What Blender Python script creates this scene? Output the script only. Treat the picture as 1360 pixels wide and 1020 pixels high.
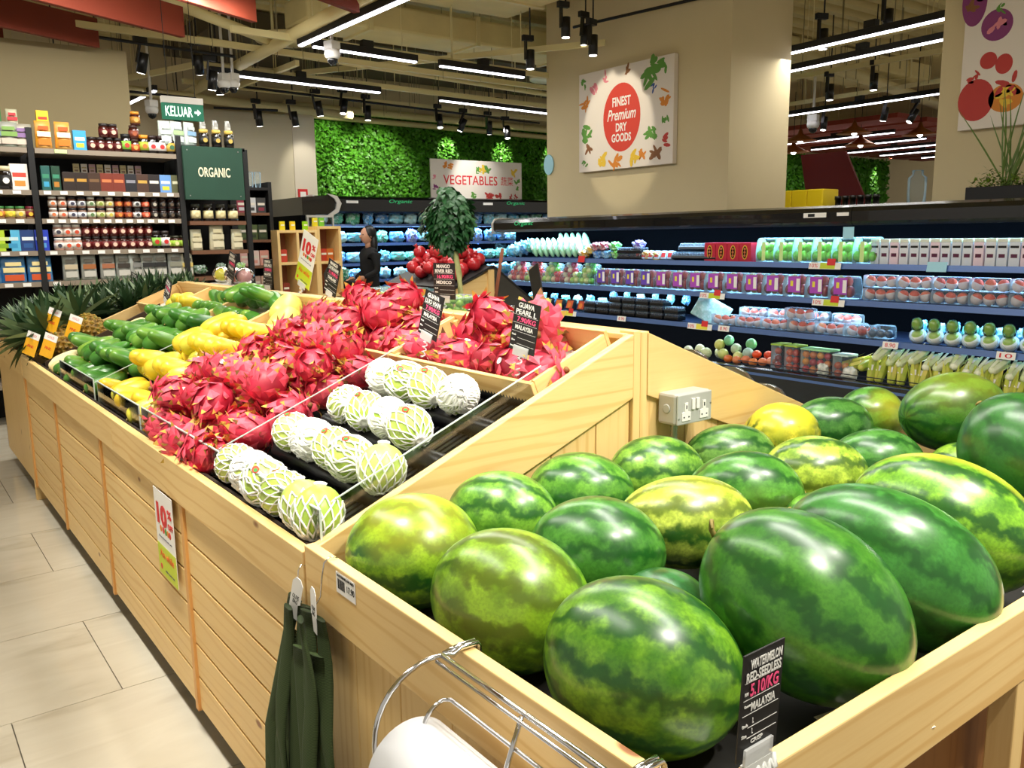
import bpy, math, random
from mathutils import Vector, Matrix, Euler
PI = math.pi
rnd = random.Random(7)
sc = bpy.context.scene
col = sc.collection
for o in list(bpy.data.objects): bpy.data.objects.remove(o)

# ------------------------------------------------------------ camera
cd = bpy.data.cameras.new('camera'); cam = bpy.data.objects.new('camera', cd); col.objects.link(cam)
YAW, PITCH, ROLL = math.radians(37.056), math.radians(9.907), math.radians(-0.797)
fw = Vector((math.sin(YAW)*math.cos(PITCH), math.cos(YAW)*math.cos(PITCH), -math.sin(PITCH)))
rt = Vector((math.cos(YAW), -math.sin(YAW), 0)); up = rt.cross(fw)
r2 = math.cos(ROLL)*rt + math.sin(ROLL)*up; u2 = -math.sin(ROLL)*rt + math.cos(ROLL)*up
cam.matrix_world = Matrix(((r2.x, u2.x, -fw.x, 0), (r2.y, u2.y, -fw.y, 0), (r2.z, u2.z, -fw.z, 1.5), (0, 0, 0, 1)))
cd.sensor_width = 36; cd.lens = 1123.9/1360*36; cd.clip_start = .05; cd.clip_end = 100
sc.camera = cam

# ------------------------------------------------------------ world, light, exposure
w = bpy.data.worlds.new('world'); sc.world = w; w.use_nodes = True
w.node_tree.nodes['Background'].inputs[0].default_value = (1.0, .93, .80, 1)
w.node_tree.nodes['Background'].inputs[1].default_value = .5
sc.view_settings.view_transform = 'Standard'; sc.view_settings.look = 'None'
sc.view_settings.gamma = 1; sc.view_settings.exposure = 0.12
try: sc.view_settings.use_curve_mapping = False
except Exception: pass

def area(name, loc, rot, sx, sy, power, color=(1, .97, .9)):
    l = bpy.data.lights.new(name, 'AREA'); l.shape = 'RECTANGLE'; l.size = sx; l.size_y = sy
    l.energy = power; l.color = color
    o = bpy.data.objects.new(name, l); col.objects.link(o); o.location = loc; o.rotation_euler = rot
    return o
def spot(name, loc, target, power, angle=50, size=.06, color=(1, .95, .85), blend=.6):
    l = bpy.data.lights.new(name, 'SPOT'); l.energy = power; l.spot_size = math.radians(angle)
    l.shadow_soft_size = size; l.color = color; l.spot_blend = blend
    o = bpy.data.objects.new(name, l); col.objects.link(o); o.location = loc
    d = Vector(target)-Vector(loc); o.rotation_euler = d.to_track_quat('-Z', 'Y').to_euler()
    return o
# fluorescent rows over the aisles (hung at 3.3 m, the nearer ones unseen)
area('tube_row_light', (1.7, .7, 3.25), (0, 0, 0), .25, 2.2, 60)
area('tube_row_light', (.2, 2.8, 3.25), (0, 0, 0), .25, 4.5, 62)  # unseen aisle lamp, added to brighten the stand front
area('tube_row_light', (2.6, 3.6, 3.25), (0, 0, 0), .25, 4.5, 62)
area('tube_row_light', (3.5, 7.2, 3.25), (0, 0, 0), .25, 3.5, 45)
area('tube_row_light', (7.7, 4.8, 3.22), (0, 0, 0), .25, 3.5, 30)
area('tube_row_light', (16.5, 10, 3.3), (0, 0, 0), 3, 3, 110)
area('tube_row_light', (5.5, 9.8, 3.22), (0, 0, 0), 4, .25, 45)
area('tube_row_light', (1.6, 6.9, 3.3), (math.radians(32), 0, 0), 2.4, .2, 60)
# track spots trained on the produce
spot('track_spot_light', (1.2, -.5, 3.3), (1.1, .9, .9), 217, 46)
spot('track_spot_light', (2.3, -.3, 3.3), (1.9, 1.1, .9), 203, 46)
spot('track_spot_light', (.3, 1.4, 3.3), (.95, 1.9, .95), 181, 40)
spot('track_spot_light', (.2, 2.2, 3.3), (1.1, 2.6, 1.0), 181, 40)
spot('track_spot_light', (.2, 3.4, 3.3), (1.0, 3.6, 1.0), 181, 40)
spot('track_spot_light', (.3, 4.6, 3.3), (1.0, 4.8, 1.0), 145, 40)
# accents on poster, far foliage wall, column
spot('track_spot_light', (5.3, 7.0, 3.75), (6.75, 6.95, 2.7), 75, 36, .03, (1, .9, .7), .25)
spot('track_spot_light', (6.9, 11.6, 3.5), (7.0, 13.2, 2.35), 150, 62, .05, (1, .97, .8))
spot('track_spot_light', (6.2, 11.6, 3.5), (6.1, 13.2, 2.6), 110, 55, .05, (1, .97, .8))
for x in (8.4, 9.6, 10.8): spot('track_spot_light', (x, 12.5, 3.45), (x+.05, 13.2, 2.75), 60, 42, .03, (1, .97, .8))
spot('track_spot_light', (5.35, 11.6, 3.35), (5.45, 12.4, 2.3), 26, 46, .04, (1, .93, .8))
for x in (19.0, 20.1, 20.9, 21.7, 22.4): spot('track_spot_light', (x, 12.5, 3.5), (x+.05, 13.15, 2.7), 90, 46, .03, (1, .97, .8))
spot('track_spot_light', (8.4, 11.2, 3.2), (8.6, 12.25, 2.4), 70, 60, .05, (1, .97, .9))  # extra spot added to brighten the dull vegetables sign
# cold light strips inside the chillers, under canopy and shelves
CB = (.42, .72, 1.0)
for z, xx, e in ((1.53, 6.06, 66), (1.205, 6.10, 42), (.935, 6.10, 42), (.655, 6.06, 44)):
    area('chiller_strip_light', (xx+.05, 5.2, z), (0, math.radians(-28), 0), .05, 6.2, e, CB if z > .66 else (.8, .95, 1))
for z, yy, e in ((2.0, 12.1, 60), (1.66, 12.14, 40), (1.36, 12.14, 40), (1.06, 12.14, 40)):
    area('chiller_strip_light', (8.0, yy, z), (math.radians(28), 0, 0), 5.0, .05, e, (.3, .6, 1))

# ------------------------------------------------------------ mesh helpers
class MB:
    def __init__(s): s.v = []; s.f = []; s.m = []; s.s = []
    def add(s, vs, fs, mi=0, sm=False, M=None):
        b = len(s.v)
        s.v += [tuple(M @ Vector(p)) for p in vs] if M is not None else [tuple(p) for p in vs]
        s.f += [tuple(b+i for i in f) for f in fs]; s.m += [mi]*len(fs); s.s += [sm]*len(fs); return s
    def box(s, x0, x1, y0, y1, z0, z1, mi=0, M=None):
        vs = [(x, y, z) for x in (x0, x1) for y in (y0, y1) for z in (z0, z1)]
        return s.add(vs, [(0,1,3,2),(4,6,7,5),(0,4,5,1),(2,3,7,6),(0,2,6,4),(1,5,7,3)], mi, False, M)
    def prism(s, poly, axis, a, b, mi=0, M=None, sm=False):
        n = len(poly)
        def P(u, v, t): return {'x': (t, u, v), 'y': (u, t, v), 'z': (u, v, t)}[axis]
        vs = [P(u, v, a) for u, v in poly]+[P(u, v, b) for u, v in poly]
        fs = [tuple(range(n))[::-1], tuple(range(n, 2*n))]
        s.add(vs, fs, mi, False, M); b0 = len(s.v)-2*n
        for i in range(n):
            j = (i+1) % n; s.f.append((b0+i, b0+j, b0+n+j, b0+n+i)); s.m.append(mi); s.s.append(sm)
        return s
    def tube(s, pts, r, n=8, mi=0, closed=False, cap=True):
        pts = [Vector(p) for p in pts]; k = len(pts); vs = []; fs = []
        rr = r if isinstance(r, (list, tuple)) else [r]*k
        ref = Vector((0, 0, 1))
        for i, p in enumerate(pts):
            if closed: d = pts[(i+1) % k]-pts[i-1]
            else: d = pts[min(i+1, k-1)]-pts[max(i-1, 0)]
            if d.length < 1e-9: d = Vector((0, 0, 1))
            d.normalize()
            a = d.cross(ref)
            if a.length < .15: a = d.cross(Vector((1, 0, 0)))
            a.normalize(); b = d.cross(a); 
            if i and a.dot(pa) < 0: a = -a; b = -b
            pa = a
            for j in range(n):
                t = 2*PI*j/n; vs.append(p+(a*math.cos(t)+b*math.sin(t))*rr[i])
        for i in range(k if closed else k-1):
            for j in range(n):
                a_, b_ = i*n+j, i*n+(j+1) % n; c_, d_ = ((i+1) % k)*n+(j+1) % n, ((i+1) % k)*n+j
                fs.append((a_, b_, c_, d_))
        if cap and not closed: fs += [tuple(range(n))[::-1], tuple((k-1)*n+j for j in range(n))]
        return s.add(vs, fs, mi, True)
    def cyl(s, p, q, r0, r1=None, n=12, mi=0):
        return s.tube([p, q], [r0, r0 if r1 is None else r1], n, mi)
    def lathe(s, prof, n=16, mi=0, M=None, sm=True):
        vs = [(r*math.cos(2*PI*j/n), r*math.sin(2*PI*j/n), z) for r, z in prof for j in range(n)]
        fs = [(i*n+j, i*n+(j+1) % n, (i+1)*n+(j+1) % n, (i+1)*n+j) for i in range(len(prof)-1) for j in range(n)]
        if prof[0][0] > 1e-5: fs.append(tuple(range(n))[::-1])
        if prof[-1][0] > 1e-5: fs.append(tuple((len(prof)-1)*n+j for j in range(n)))
        return s.add(vs, fs, mi, sm, M)
    def ell(s, c, r, n=14, k=9, mi=0, M=None, fn=None):
        vs = []; 
        for i in range(k+1):
            th = PI*i/k
            for j in range(n):
                ph = 2*PI*j/n
                d = Vector((math.cos(th), math.sin(th)*math.cos(ph), math.sin(th)*math.sin(ph)))
                q = 1 if fn is None else fn(d)
                vs.append((c[0]+d.x*r[0]*q, c[1]+d.y*r[1]*q, c[2]+d.z*r[2]*q))
        fs = [(i*n+j, i*n+(j+1) % n, (i+1)*n+(j+1) % n, (i+1)*n+j) for i in range(k) for j in range(n)]
        return s.add(vs, fs, mi, True, M)
    def disc(s, c, rx, ry, t=.0006, n=20, mi=0, M=None, z=0):
        return s.prism([(c[0]+rx*math.cos(2*PI*i/n), c[1]+ry*math.sin(2*PI*i/n)) for i in range(n)], 'z', z, z+t, mi, M)
    def leaf(s, p, d, nrm, L, W, mi=0, bend=0., segs=3, tip=1):
        d = Vector(d).normalized(); nrm = Vector(nrm); sd = d.cross(nrm); 
        if sd.length < 1e-4: sd = d.orthogonal()
        sd.normalize(); nn = sd.cross(d); vs = []
        for i in range(segs+1):
            t = i/segs; c = Vector(p)+d*L*t-nn*(-bend)*L*t*t
            wd = W*.5*math.sin(PI*min(.98, (.22+.78*t)))**.8 if i < segs else 0
            vs += [c-sd*wd, c+sd*wd]
        fs = [(2*i, 2*i+1, 2*i+3, 2*i+2) for i in range(segs)]
        return s.add(vs, fs, mi, True)
    def mesh(s, name, mats):
        me = bpy.data.meshes.new(name); me.from_pydata(s.v, [], s.f)
        for m in (mats if isinstance(mats, (list, tuple)) else [mats]): me.materials.append(m)
        me.polygons.foreach_set('material_index', s.m); me.polygons.foreach_set('use_smooth', s.s)
        me.validate(); me.update(); return me
    def build(s, name, mats, parent=None, loc=None, rot=None, bevel=0, world=False):
        return ob(name, s.mesh(name, mats), parent, loc, rot, bevel=bevel, world=world)
def ob(name, me, parent=None, loc=None, rot=None, scale=None, bevel=0, world=False):
    o = bpy.data.objects.new(name, me); col.objects.link(o)
    if parent is not None:
        o.parent = parent
        if world: o.location = -parent.location
    if loc is not None: o.location = loc
    if rot is not None: o.rotation_euler = rot
    if scale is not None: o.scale = scale if hasattr(scale, '__len__') else (scale,)*3
    if bevel:
        b = o.modifiers.new('bevel', 'BEVEL'); b.width = bevel; b.segments = 2; b.limit_method = 'ANGLE'
    return o
def tag(o, label=None, cat=None, group=None, kind=None):
    if label: o['label'] = label
    if cat: o['category'] = cat
    if group: o['group'] = group
    if kind: o['kind'] = kind
    return o
def thing(name, label, cat, loc=(0, 0, 0), rot=(0, 0, 0), group=None, kind=None):
    o = bpy.data.objects.new(name, None); col.objects.link(o); o.location = loc; o.rotation_euler = rot
    o.empty_display_size = .05
    return tag(o, label, cat, group, kind)
def clone(o, loc=None, rot=None, label=None, group=None, scale=None, parent=None):
    c = o.copy(); col.objects.link(c)
    if parent is not None: c.parent = parent
    if loc is not None: c.location = loc
    if rot is not None: c.rotation_euler = rot
    if scale is not None: c.scale = scale if hasattr(scale, '__len__') else (scale,)*3
    if label: c['label'] = label
    if group: c['group'] = group
    for ch in KIDS(o): clone(ch, parent=c)
    return c
KC = {}
def KIDS(o):
    return [x for x in o.children]
class Proto:
    """places the first instance itself, then copies"""
    def __init__(s, o): s.o = o; s.used = False
    def put(s, loc, rot=(0, 0, 0), label=None, group=None, scale=None):
        if not s.used:
            s.used = True; o = s.o; o.location = loc; o.rotation_euler = rot
            if scale is not None: o.scale = scale if hasattr(scale, '__len__') else (scale,)*3
            if label: o['label'] = label
            if group: o['group'] = group
            return o
        return clone(s.o, loc, rot, label, group, scale)
ORD = ['first','second','third','fourth','fifth','sixth','seventh','eighth','ninth','tenth','eleventh','twelfth','thirteenth','fourteenth','fifteenth','sixteenth','seventeenth','eighteenth','nineteenth','twentieth','twenty-first','twenty-second','twenty-third','twenty-fourth','twenty-fifth','twenty-sixth']
def od(i): return ORD[i]

# ------------------------------------------------------------ materials
def lin(h):
    if isinstance(h, str):
        h = h.lstrip('#'); c = [int(h[i:i+2], 16)/255 for i in (0, 2, 4)]
    else: c = h
    return tuple((x/12.92 if x <= .04045 else ((x+.055)/1.055)**2.4) for x in c)+(1,)
def setin(b, n, v):
    if n in b.inputs: b.inputs[n].default_value = v
MC = {}
def mat(name, h='#888888', rough=.5, metal=0, spec=.5, coat=0, emit=None, es=0, var=0, bump=0, bscale=60, sss=0):
    if name in MC: return MC[name]
    m = bpy.data.materials.new(name); m.use_nodes = True; nt = m.node_tree; b = nt.nodes['Principled BSDF']
    c = lin(h); b.inputs['Base Color'].default_value = c; b.inputs['Roughness'].default_value = rough
    b.inputs['Metallic'].default_value = metal; setin(b, 'Specular IOR Level', spec); setin(b, 'Coat Weight', coat)
    if emit: setin(b, 'Emission Color', lin(emit)); setin(b, 'Emission Strength', es)
    if sss: setin(b, 'Subsurface Weight', sss); setin(b, 'Subsurface Scale', .02)
    if var or bump:
        tc = nt.nodes.new('ShaderNodeTexCoord'); nz = nt.nodes.new('ShaderNodeTexNoise'); nz.inputs['Scale'].default_value = bscale; nz.inputs['Detail'].default_value = 4
        nt.links.new(tc.outputs['Object'], nz.inputs['Vector'])
        if var:
            mx = nt.nodes.new('ShaderNodeMix'); mx.data_type = 'RGBA'; mx.inputs['A'].default_value = tuple(x*(1-var) for x in c[:3])+(1,); mx.inputs['B'].default_value = tuple(min(1, x*(1+var)) for x in c[:3])+(1,)
            nt.links.new(nz.outputs['Fac'], mx.inputs['Factor']); nt.links.new(mx.outputs['Result'], b.inputs['Base Color'])
        if bump:
            bp = nt.nodes.new('ShaderNodeBump'); bp.inputs['Strength'].default_value = bump; bp.inputs['Distance'].default_value = .004
            nt.links.new(nz.outputs['Fac'], bp.inputs['Height']); nt.links.new(bp.outputs['Normal'], b.inputs['Normal'])
    MC[name] = m; return m
def clear(name, h='#ffffff', op=.12, rough=.08, gloss=False):
    """thin clear plastic: mostly see-through with a glossy skin"""
    if name in MC: return MC[name]
    m = bpy.data.materials.new(name); m.use_nodes = True; nt = m.node_tree; nt.nodes.clear()
    out = nt.nodes.new('ShaderNodeOutputMaterial'); tr = nt.nodes.new('ShaderNodeBsdfTransparent'); tr.inputs[0].default_value = (.95, .97, .96, 1)
    if gloss:
        p = nt.nodes.new('ShaderNodeBsdfGlossy'); p.inputs[0].default_value = (.8, .8, .8, 1); p.inputs[1].default_value = rough
    else:
        p = nt.nodes.new('ShaderNodeBsdfPrincipled'); p.inputs['Base Color'].default_value = lin(h); p.inputs['Roughness'].default_value = rough
    lw = nt.nodes.new('ShaderNodeFresnel'); lw.inputs[0].default_value = 1.3
    ma = nt.nodes.new('ShaderNodeMath'); ma.operation = 'ADD'; ma.inputs[1].default_value = op; ma.use_clamp = True
    mx = nt.nodes.new('ShaderNodeMixShader')
    nt.links.new(lw.outputs[0], ma.inputs[0]); nt.links.new(ma.outputs[0], mx.inputs[0]); nt.links.new(tr.outputs[0], mx.inputs[1]); nt.links.new(p.outputs[0], mx.inputs[2]); nt.links.new(mx.outputs[0], out.inputs[0])
    MC[name] = m; return m
class NT:
    def __init__(s, name):
        s.m = bpy.data.materials.new(name); s.m.use_nodes = True; s.t = s.m.node_tree; s.b = s.t.nodes['Principled BSDF']
    def n(s, typ, **kw):
        nd = s.t.nodes.new('ShaderNode'+typ)
        for k, v in kw.items(): setattr(nd, k, v)
        return nd
    def L(s, a, b): s.t.links.new(a, b)
    def noise(s, vec, scale, detail=3, dist=0):
        nd = s.n('TexNoise'); nd.inputs['Scale'].default_value = scale; nd.inputs['Detail'].default_value = detail; nd.inputs['Distortion'].default_value = dist
        if vec is not None: s.L(vec, nd.inputs['Vector'])
        return nd.outputs['Fac']
    def ramp(s, fac, stops, interp='LINEAR'):
        r = s.n('ValToRGB'); cr = r.color_ramp; cr.interpolation = interp
        while len(cr.elements) < len(stops): cr.elements.new(.5)
        for e, (p, c) in zip(cr.elements, stops): e.position = p; e.color = lin(c) if isinstance(c, str) else c
        s.L(fac, r.inputs[0]); return r.outputs[0]
    def mix(s, fac, a, b, blend='MIX'):
        m = s.n('Mix', data_type='RGBA', blend_type=blend)
        for sock, val in ((m.inputs['Factor'], fac), (m.inputs['A'], a), (m.inputs['B'], b)):
            if isinstance(val, (int, float)): sock.default_value = val
            elif isinstance(val, str): sock.default_value = lin(val)
            elif isinstance(val, tuple): sock.default_value = val
            else: s.L(val, sock)
        return m.outputs['Result']
    def math(s, op, a, b=0, clamp=False):
        m = s.n('Math', operation=op, use_clamp=clamp)
        for i, val in enumerate((a, b)):
            if isinstance(val, (int, float)): m.inputs[i].default_value = val
            else: s.L(val, m.inputs[i])
        return m.outputs[0]
    def mapping(s, vec, scale=(1, 1, 1), loc=None):
        mp = s.n('Mapping'); mp.inputs['Scale'].default_value = scale; s.L(vec, mp.inputs['Vector'])
        if loc is not None: s.L(loc, mp.inputs['Location'])
        return mp.outputs[0]
    def bump(s, h, st=.3, d=.002):
        bp = s.n('Bump'); bp.inputs['Strength'].default_value = st; bp.inputs['Distance'].default_value = d; s.L(h, bp.inputs['Height']); s.L(bp.outputs[0], s.b.inputs['Normal'])
def wood(axis, c1='#f2d190', c2='#dbae66', c3='#b87a3a', nm='pine'):
    k = nm+'_'+axis
    if k in MC: return MC[k]
    q = NT(k); tc = q.n('TexCoord'); oi = q.n('ObjectInfo')
    cb = q.n('CombineXYZ'); r10 = q.math('MULTIPLY', oi.outputs['Random'], 13.7); 
    for i in range(3): q.L(r10, cb.inputs[i])
    ai = 'xyz'.index(axis)
    sca = [1, 1, 1]; sca[ai] = .09
    v = q.mapping(tc.outputs['Object'], tuple(sca), cb.outputs[0])
    dn = q.noise(v, 5, 2)
    wv = q.n('TexWave', wave_type='RINGS', rings_direction='XYZ'[ai]); wv.inputs['Scale'].default_value = 11; wv.inputs['Distortion'].default_value = 9; wv.inputs['Detail'].default_value = 2; wv.inputs['Detail Scale'].default_value = 1.2
    q.L(v, wv.inputs['Vector'])
    base = q.mix(q.math('MULTIPLY', q.ramp(wv.outputs['Fac'], [(0, (0, 0, 0, 1)), (.75, (.08, .08, .08, 1)), (.97, (.75, .75, .75, 1))]), q.ramp(q.noise(v, 3.1, 1), [(.35, (.15, .15, .15, 1)), (.65, (1, 1, 1, 1))])), c1, c2)
    fine = q.noise(q.mapping(tc.outputs['Object'], tuple(x*(8 if i != ai else 5) for i, x in enumerate(sca)), cb.outputs[0]), 30, 2)
    base = q.mix(q.math('MULTIPLY', fine, .35), base, c2)
    base = q.mix(q.math('MULTIPLY', oi.outputs['Random'], .22), base, c2)
    sk = [1, 1, 1]; sk[ai] = .45
    vo = q.n('TexVoronoi'); vo.inputs['Scale'].default_value = 5.2; q.L(q.mapping(tc.outputs['Object'], tuple(sk), cb.outputs[0]), vo.inputs['Vector'])
    kn = q.ramp(vo.outputs['Distance'], [(0, (1, 1, 1, 1)), (.035, (.9, .9, .9, 1)), (.06, (0, 0, 0, 1))])
    base = q.mix(kn, base, '#8a4e22')
    q.L(base, q.b.inputs['Base Color']); q.b.inputs['Roughness'].default_value = .48
    q.bump(wv.outputs['Fac'], .08, .001)
    MC[k] = q.m; return q.m
def leafwall():
    q = NT('foliage_wall'); oi = q.n('TexCoord'); f = q.noise(oi.outputs['Object'], 3.5, 3); f2 = q.noise(oi.outputs['Object'], 45, 1)
    c = q.mix(f, '#12420e', '#3f9a1e'); c = q.mix(q.math('MULTIPLY', f2, .5), c, '#8ad83a')
    q.L(c, q.b.inputs['Base Color']); q.b.inputs['Roughness'].default_value = .45; return q.m
def melonmat():
    q = NT('watermelon_rind'); tc = q.n('TexCoord'); oi = q.n('ObjectInfo'); at = q.n('Attribute', attribute_type='OBJECT', attribute_name='yellow')
    sp = q.n('SeparateXYZ'); q.L(tc.outputs['Object'], sp.inputs[0])
    cb = q.n('CombineXYZ'); r = q.math('MULTIPLY', oi.outputs['Random'], 9.3); q.L(r, cb.inputs[0]); q.L(r, cb.inputs[1])
    v = q.mapping(tc.outputs['Object'], (1, 1, 1), cb.outputs[0])
    ang = q.math('ARCTAN2', sp.outputs[2], sp.outputs[1])
    nz = q.noise(v, 9, 3); wob = q.math('MULTIPLY', q.math('SUBTRACT', nz, .5), 4.2)
    nz2 = q.noise(v, 38, 5); wob2 = q.math('MULTIPLY', q.math('SUBTRACT', nz2, .5), 6.5)
    st = q.math('SINE', q.math('ADD', q.math('ADD', q.math('MULTIPLY', ang, 9), wob), wob2))
    stripe = q.ramp(st, [(.42, (0, 0, 0, 1)), (.56, (.8, .8, .8, 1)), (.8, (1, 1, 1, 1))])
    stripe = q.ramp(q.math('MULTIPLY', q.math('ADD', st, 1), .5), [(.38, (0, 0, 0, 1)), (.66, (.5, .5, .5, 1)), (.95, (1, 1, 1, 1))])
    vor = q.n('TexVoronoi', feature='DISTANCE_TO_EDGE'); vor.inputs['Scale'].default_value = 55; q.L(v, vor.inputs['Vector'])
    light = q.mix(q.ramp(q.noise(v, 24, 5), [(.38, (0, 0, 0, 1)), (.62, (1, 1, 1, 1))]), oi.outputs['Color'], q.mix(.72, oi.outputs['Color'], '#27661c'))
    vein = q.ramp(vor.outputs['Distance'], [(0, (1, 1, 1, 1)), (.2, (0, 0, 0, 1))])
    light = q.mix(q.math('MULTIPLY', vein, .13), light, '#3f7f20')
    dark = q.mix(q.noise(v, 30, 3), '#0a3610', '#1f5f1f')
    c = q.mix(q.math('MULTIPLY', stripe, at.outputs['Fac'] if False else .92), light, dark)
    c = q.mix(q.math('MULTIPLY', q.ramp(q.noise(v, 170, 2), [(.42, (0, 0, 0, 1)), (.62, (1, 1, 1, 1))]), .28), c, '#1b4f17')
    # ground spot that turned yellow while the fruit lay in the field
    pz = q.math('ADD', q.math('MULTIPLY', sp.outputs[2], 9), q.math('MULTIPLY', q.math('SUBTRACT', q.noise(v, 6, 3), .5), 1.3))
    pf = q.math('MULTIPLY', q.ramp(pz, [(.35, (0, 0, 0, 1)), (.95, (1, 1, 1, 1))]), at.outputs['Fac'], True)
    c = q.mix(pf, c, q.mix(q.noise(v, 40, 3), '#f3e234', '#d3d536'))
    q.L(c, q.b.inputs['Base Color']); q.b.inputs['Roughness'].default_value = .3; setin(q.b, 'Coat Weight', .25); setin(q.b, 'Coat Roughness', .22)
    return q.m
def fruitmat(nm, stops, rough=.35, scale=8, coat=.1, bump=0):
    if nm in MC: return MC[nm]
    q = NT(nm); tc = q.n('TexCoord'); oi = q.n('ObjectInfo'); cb = q.n('CombineXYZ'); r = q.math('MULTIPLY', oi.outputs['Random'], 20)
    q.L(r, cb.inputs[0]); q.L(r, cb.inputs[2])
    v = q.mapping(tc.outputs['Object'], (1, 1, 1), cb.outputs[0]); f = q.noise(v, scale, 3)
    f = q.math('ADD', f, q.math('MULTIPLY', q.math('SUBTRACT', oi.outputs['Random'], .5), .22))
    sp = q.noise(v, scale*14, 1)
    c = q.ramp(f, stops); c = q.mix(q.ramp(sp, [(.72, (0, 0, 0, 1)), (.8, (.35, .35, .35, 1))]), c, '#6b4a1c')
    q.L(c, q.b.inputs['Base Color']); q.b.inputs['Roughness'].default_value = rough; setin(q.b, 'Coat Weight', coat); setin(q.b, 'Coat Roughness', .2)
    if bump: q.bump(sp, bump, .002)
    MC[nm] = q.m; return q.m
WX, WY, WZ = wood('x'), wood('y'), wood('z')
PLY = wood('z', '#a8743f', '#8d5a2c', '#6f441f', 'plywood')
BLK = mat('black_plastic', '#0c0c0e', .35)
BLKM = mat('black_matte', '#0d0d0e', .6)
WHT = mat('white_paint', '#e9e6df', .5)
CHROME = mat('chrome', '#d8d8da', .12, 1)
STEEL = mat('galvanised_steel', '#a9a9a4', .35, .8)
ACR = clear('clear_acrylic', '#ffffff', .02, .05, True)
FILM = clear('clear_wrap', '#eef8ff', .04, .18, True)
CARDB = mat('chalk_card', '#1b1a1a', .45)
CHALK = mat('chalk_white', '#efeee8', .7)
PINK = mat('chalk_pink', '#ff5a8c', .6)
REDP = mat('print_red', '#d92a2c', .55)
PAPER = mat('paper', '#f6f4ef', .55)
TUBE = mat('lit_tube', '#ffffff', .4, emit='#f6f4ff', es=7)
LENS = mat('lit_lens', '#ffffff', .4, emit='#fffaf0', es=9)

def text(body, M, cx, cy, w_, h_, m, parent, name='lettering', ext=.0006, shear=0, rot=0, bold=0):
    cu = bpy.data.curves.new('t', 'FONT'); cu.body = body; cu.align_x = 'CENTER'; cu.extrude = .004; cu.resolution_u = 3; cu.shear = shear; cu.offset = bold
    cu.fill_mode = 'BOTH'; cu.space_line = .85
    t = bpy.data.objects.new('t', cu); me = bpy.data.meshes.new_from_object(t)
    bpy.data.objects.remove(t); bpy.data.curves.remove(cu)
    xs = [v.co.x for v in me.vertices]; ys = [v.co.y for v in me.vertices]
    if not xs: return None
    sx = w_/max(1e-6, max(xs)-min(xs)); sy = h_/max(1e-6, max(ys)-min(ys)); mx, my = (max(xs)+min(xs))/2, (max(ys)+min(ys))/2
    R = Matrix.Translation((cx, cy, 0)) @ Matrix.Rotation(rot, 4, 'Z')
    for v in me.vertices:
        v.co = M @ (R @ Vector(((v.co.x-mx)*sx, (v.co.y-my)*sy, .0008+(v.co.z+.004)*ext/.008)))
    me.materials.clear(); me.materials.append(m); me.name = name
    return ob(name, me, parent, world=True if parent is not None and parent.get('wc') else False)
def frame(o, u, v):
    u = Vector(u).normalized(); v = Vector(v).normalized(); n = u.cross(v)
    return Matrix(((u.x, v.x, n.x, o[0]), (u.y, v.y, n.y, o[1]), (u.z, v.z, n.z, o[2]), (0, 0, 0, 1)))
FX = lambda o: frame(o, (0, -1, 0), (0, 0, 1))     # faces -X
FY = lambda o: frame(o, (1, 0, 0), (0, 0, 1))      # faces -Y
def W(o): o['wc'] = 1; return o                     # parts of this thing are given in world coordinates

# ============================================================ ROOM
fm = NT('floor_tile'); tc = fm.n('TexCoord'); oi = fm.n('ObjectInfo')
f1 = fm.noise(fm.mapping(tc.outputs['Object'], (1, 3, 1)), 2.2, 5, 1.2)
c = fm.ramp(f1, [(.3, '#d6cfbd'), (.55, '#cdc5b2'), (.75, '#bdb39e')]); c = fm.mix(fm.math('MULTIPLY', oi.outputs['Random'], .18), c, '#b9b09b')
fm.L(c, fm.b.inputs['Base Color']); fm.b.inputs['Roughness'].default_value = .1; setin(fm.b, 'Specular IOR Level', .5)
MC['tile'] = fm.m
grout = mat('grout', '#6f675a', .8)
floor = MB().box(-4, 30, -3, 22, -.1, -.006).build('floor', [grout]); tag(floor, kind='structure')
tile_me = MB().box(.0018, .6582, .0018, .6582, -.006, 0).mesh('tile', fm.m)
for j in range(-1, 16):
    y = 2.932+.66*(j-1)
    off = .535 if j % 2 == 1 else .205
    for i in range(-5, 4):
        x = off+.66*i
        if x > 1.4: continue
        t = ob('tile', tile_me, floor, (x, y, 0))
# tiles of the far shop floor, too far off to tell apart: joined
mb = MB()
for j in range(-1, 16):
    y = 2.932+.66*(j-1); off = .535 if j % 2 == 1 else .205
    for i in range(4, 24):
        x = off+.66*i
        mb.box(x+.002, x+.658, y+.002, y+.658, -.006, 0)
mb.build('far_tile', fm.m, floor); floor.children[-1]['kind'] = 'stuff'

plaster = mat('warm_plaster', '#d8c9a2', .85, var=.04, bscale=3)
plaster2 = mat('cool_plaster', '#a8ab98', .85)
cream = mat('cream_plaster', '#d8cfb4', .8)
def st(o): return tag(o, kind='structure')
st(MB().box(-4, 30, 13.2, 13.4, 0, 4.3).build('wall_back', plaster))
st(MB().box(-4, 2.3, 9.3, 9.45, 0, 3.35).build('wall_left', mat('grey_plaster', '#a3946f', .85)))
st(MB().box(4.0, 5.3, 12.3, 12.5, 0, 3.3).build('wall_side', cream))
st(MB().box(5.27, 5.62, 12.28, 13.2, 0, 3.35).build('trim_1', mat('ivory_paint', '#e8dfcb', .6)))
# big pillars behind the chiller
st(MB().box(6.8, 7.74, 5.47, 8.23, 0, 4.2).build('wall_pillar', plaster))
st(MB().box(6.8, 8.0, 1.2, 3.45, 0, 4.2).build('wall_pillar_near', plaster))

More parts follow.
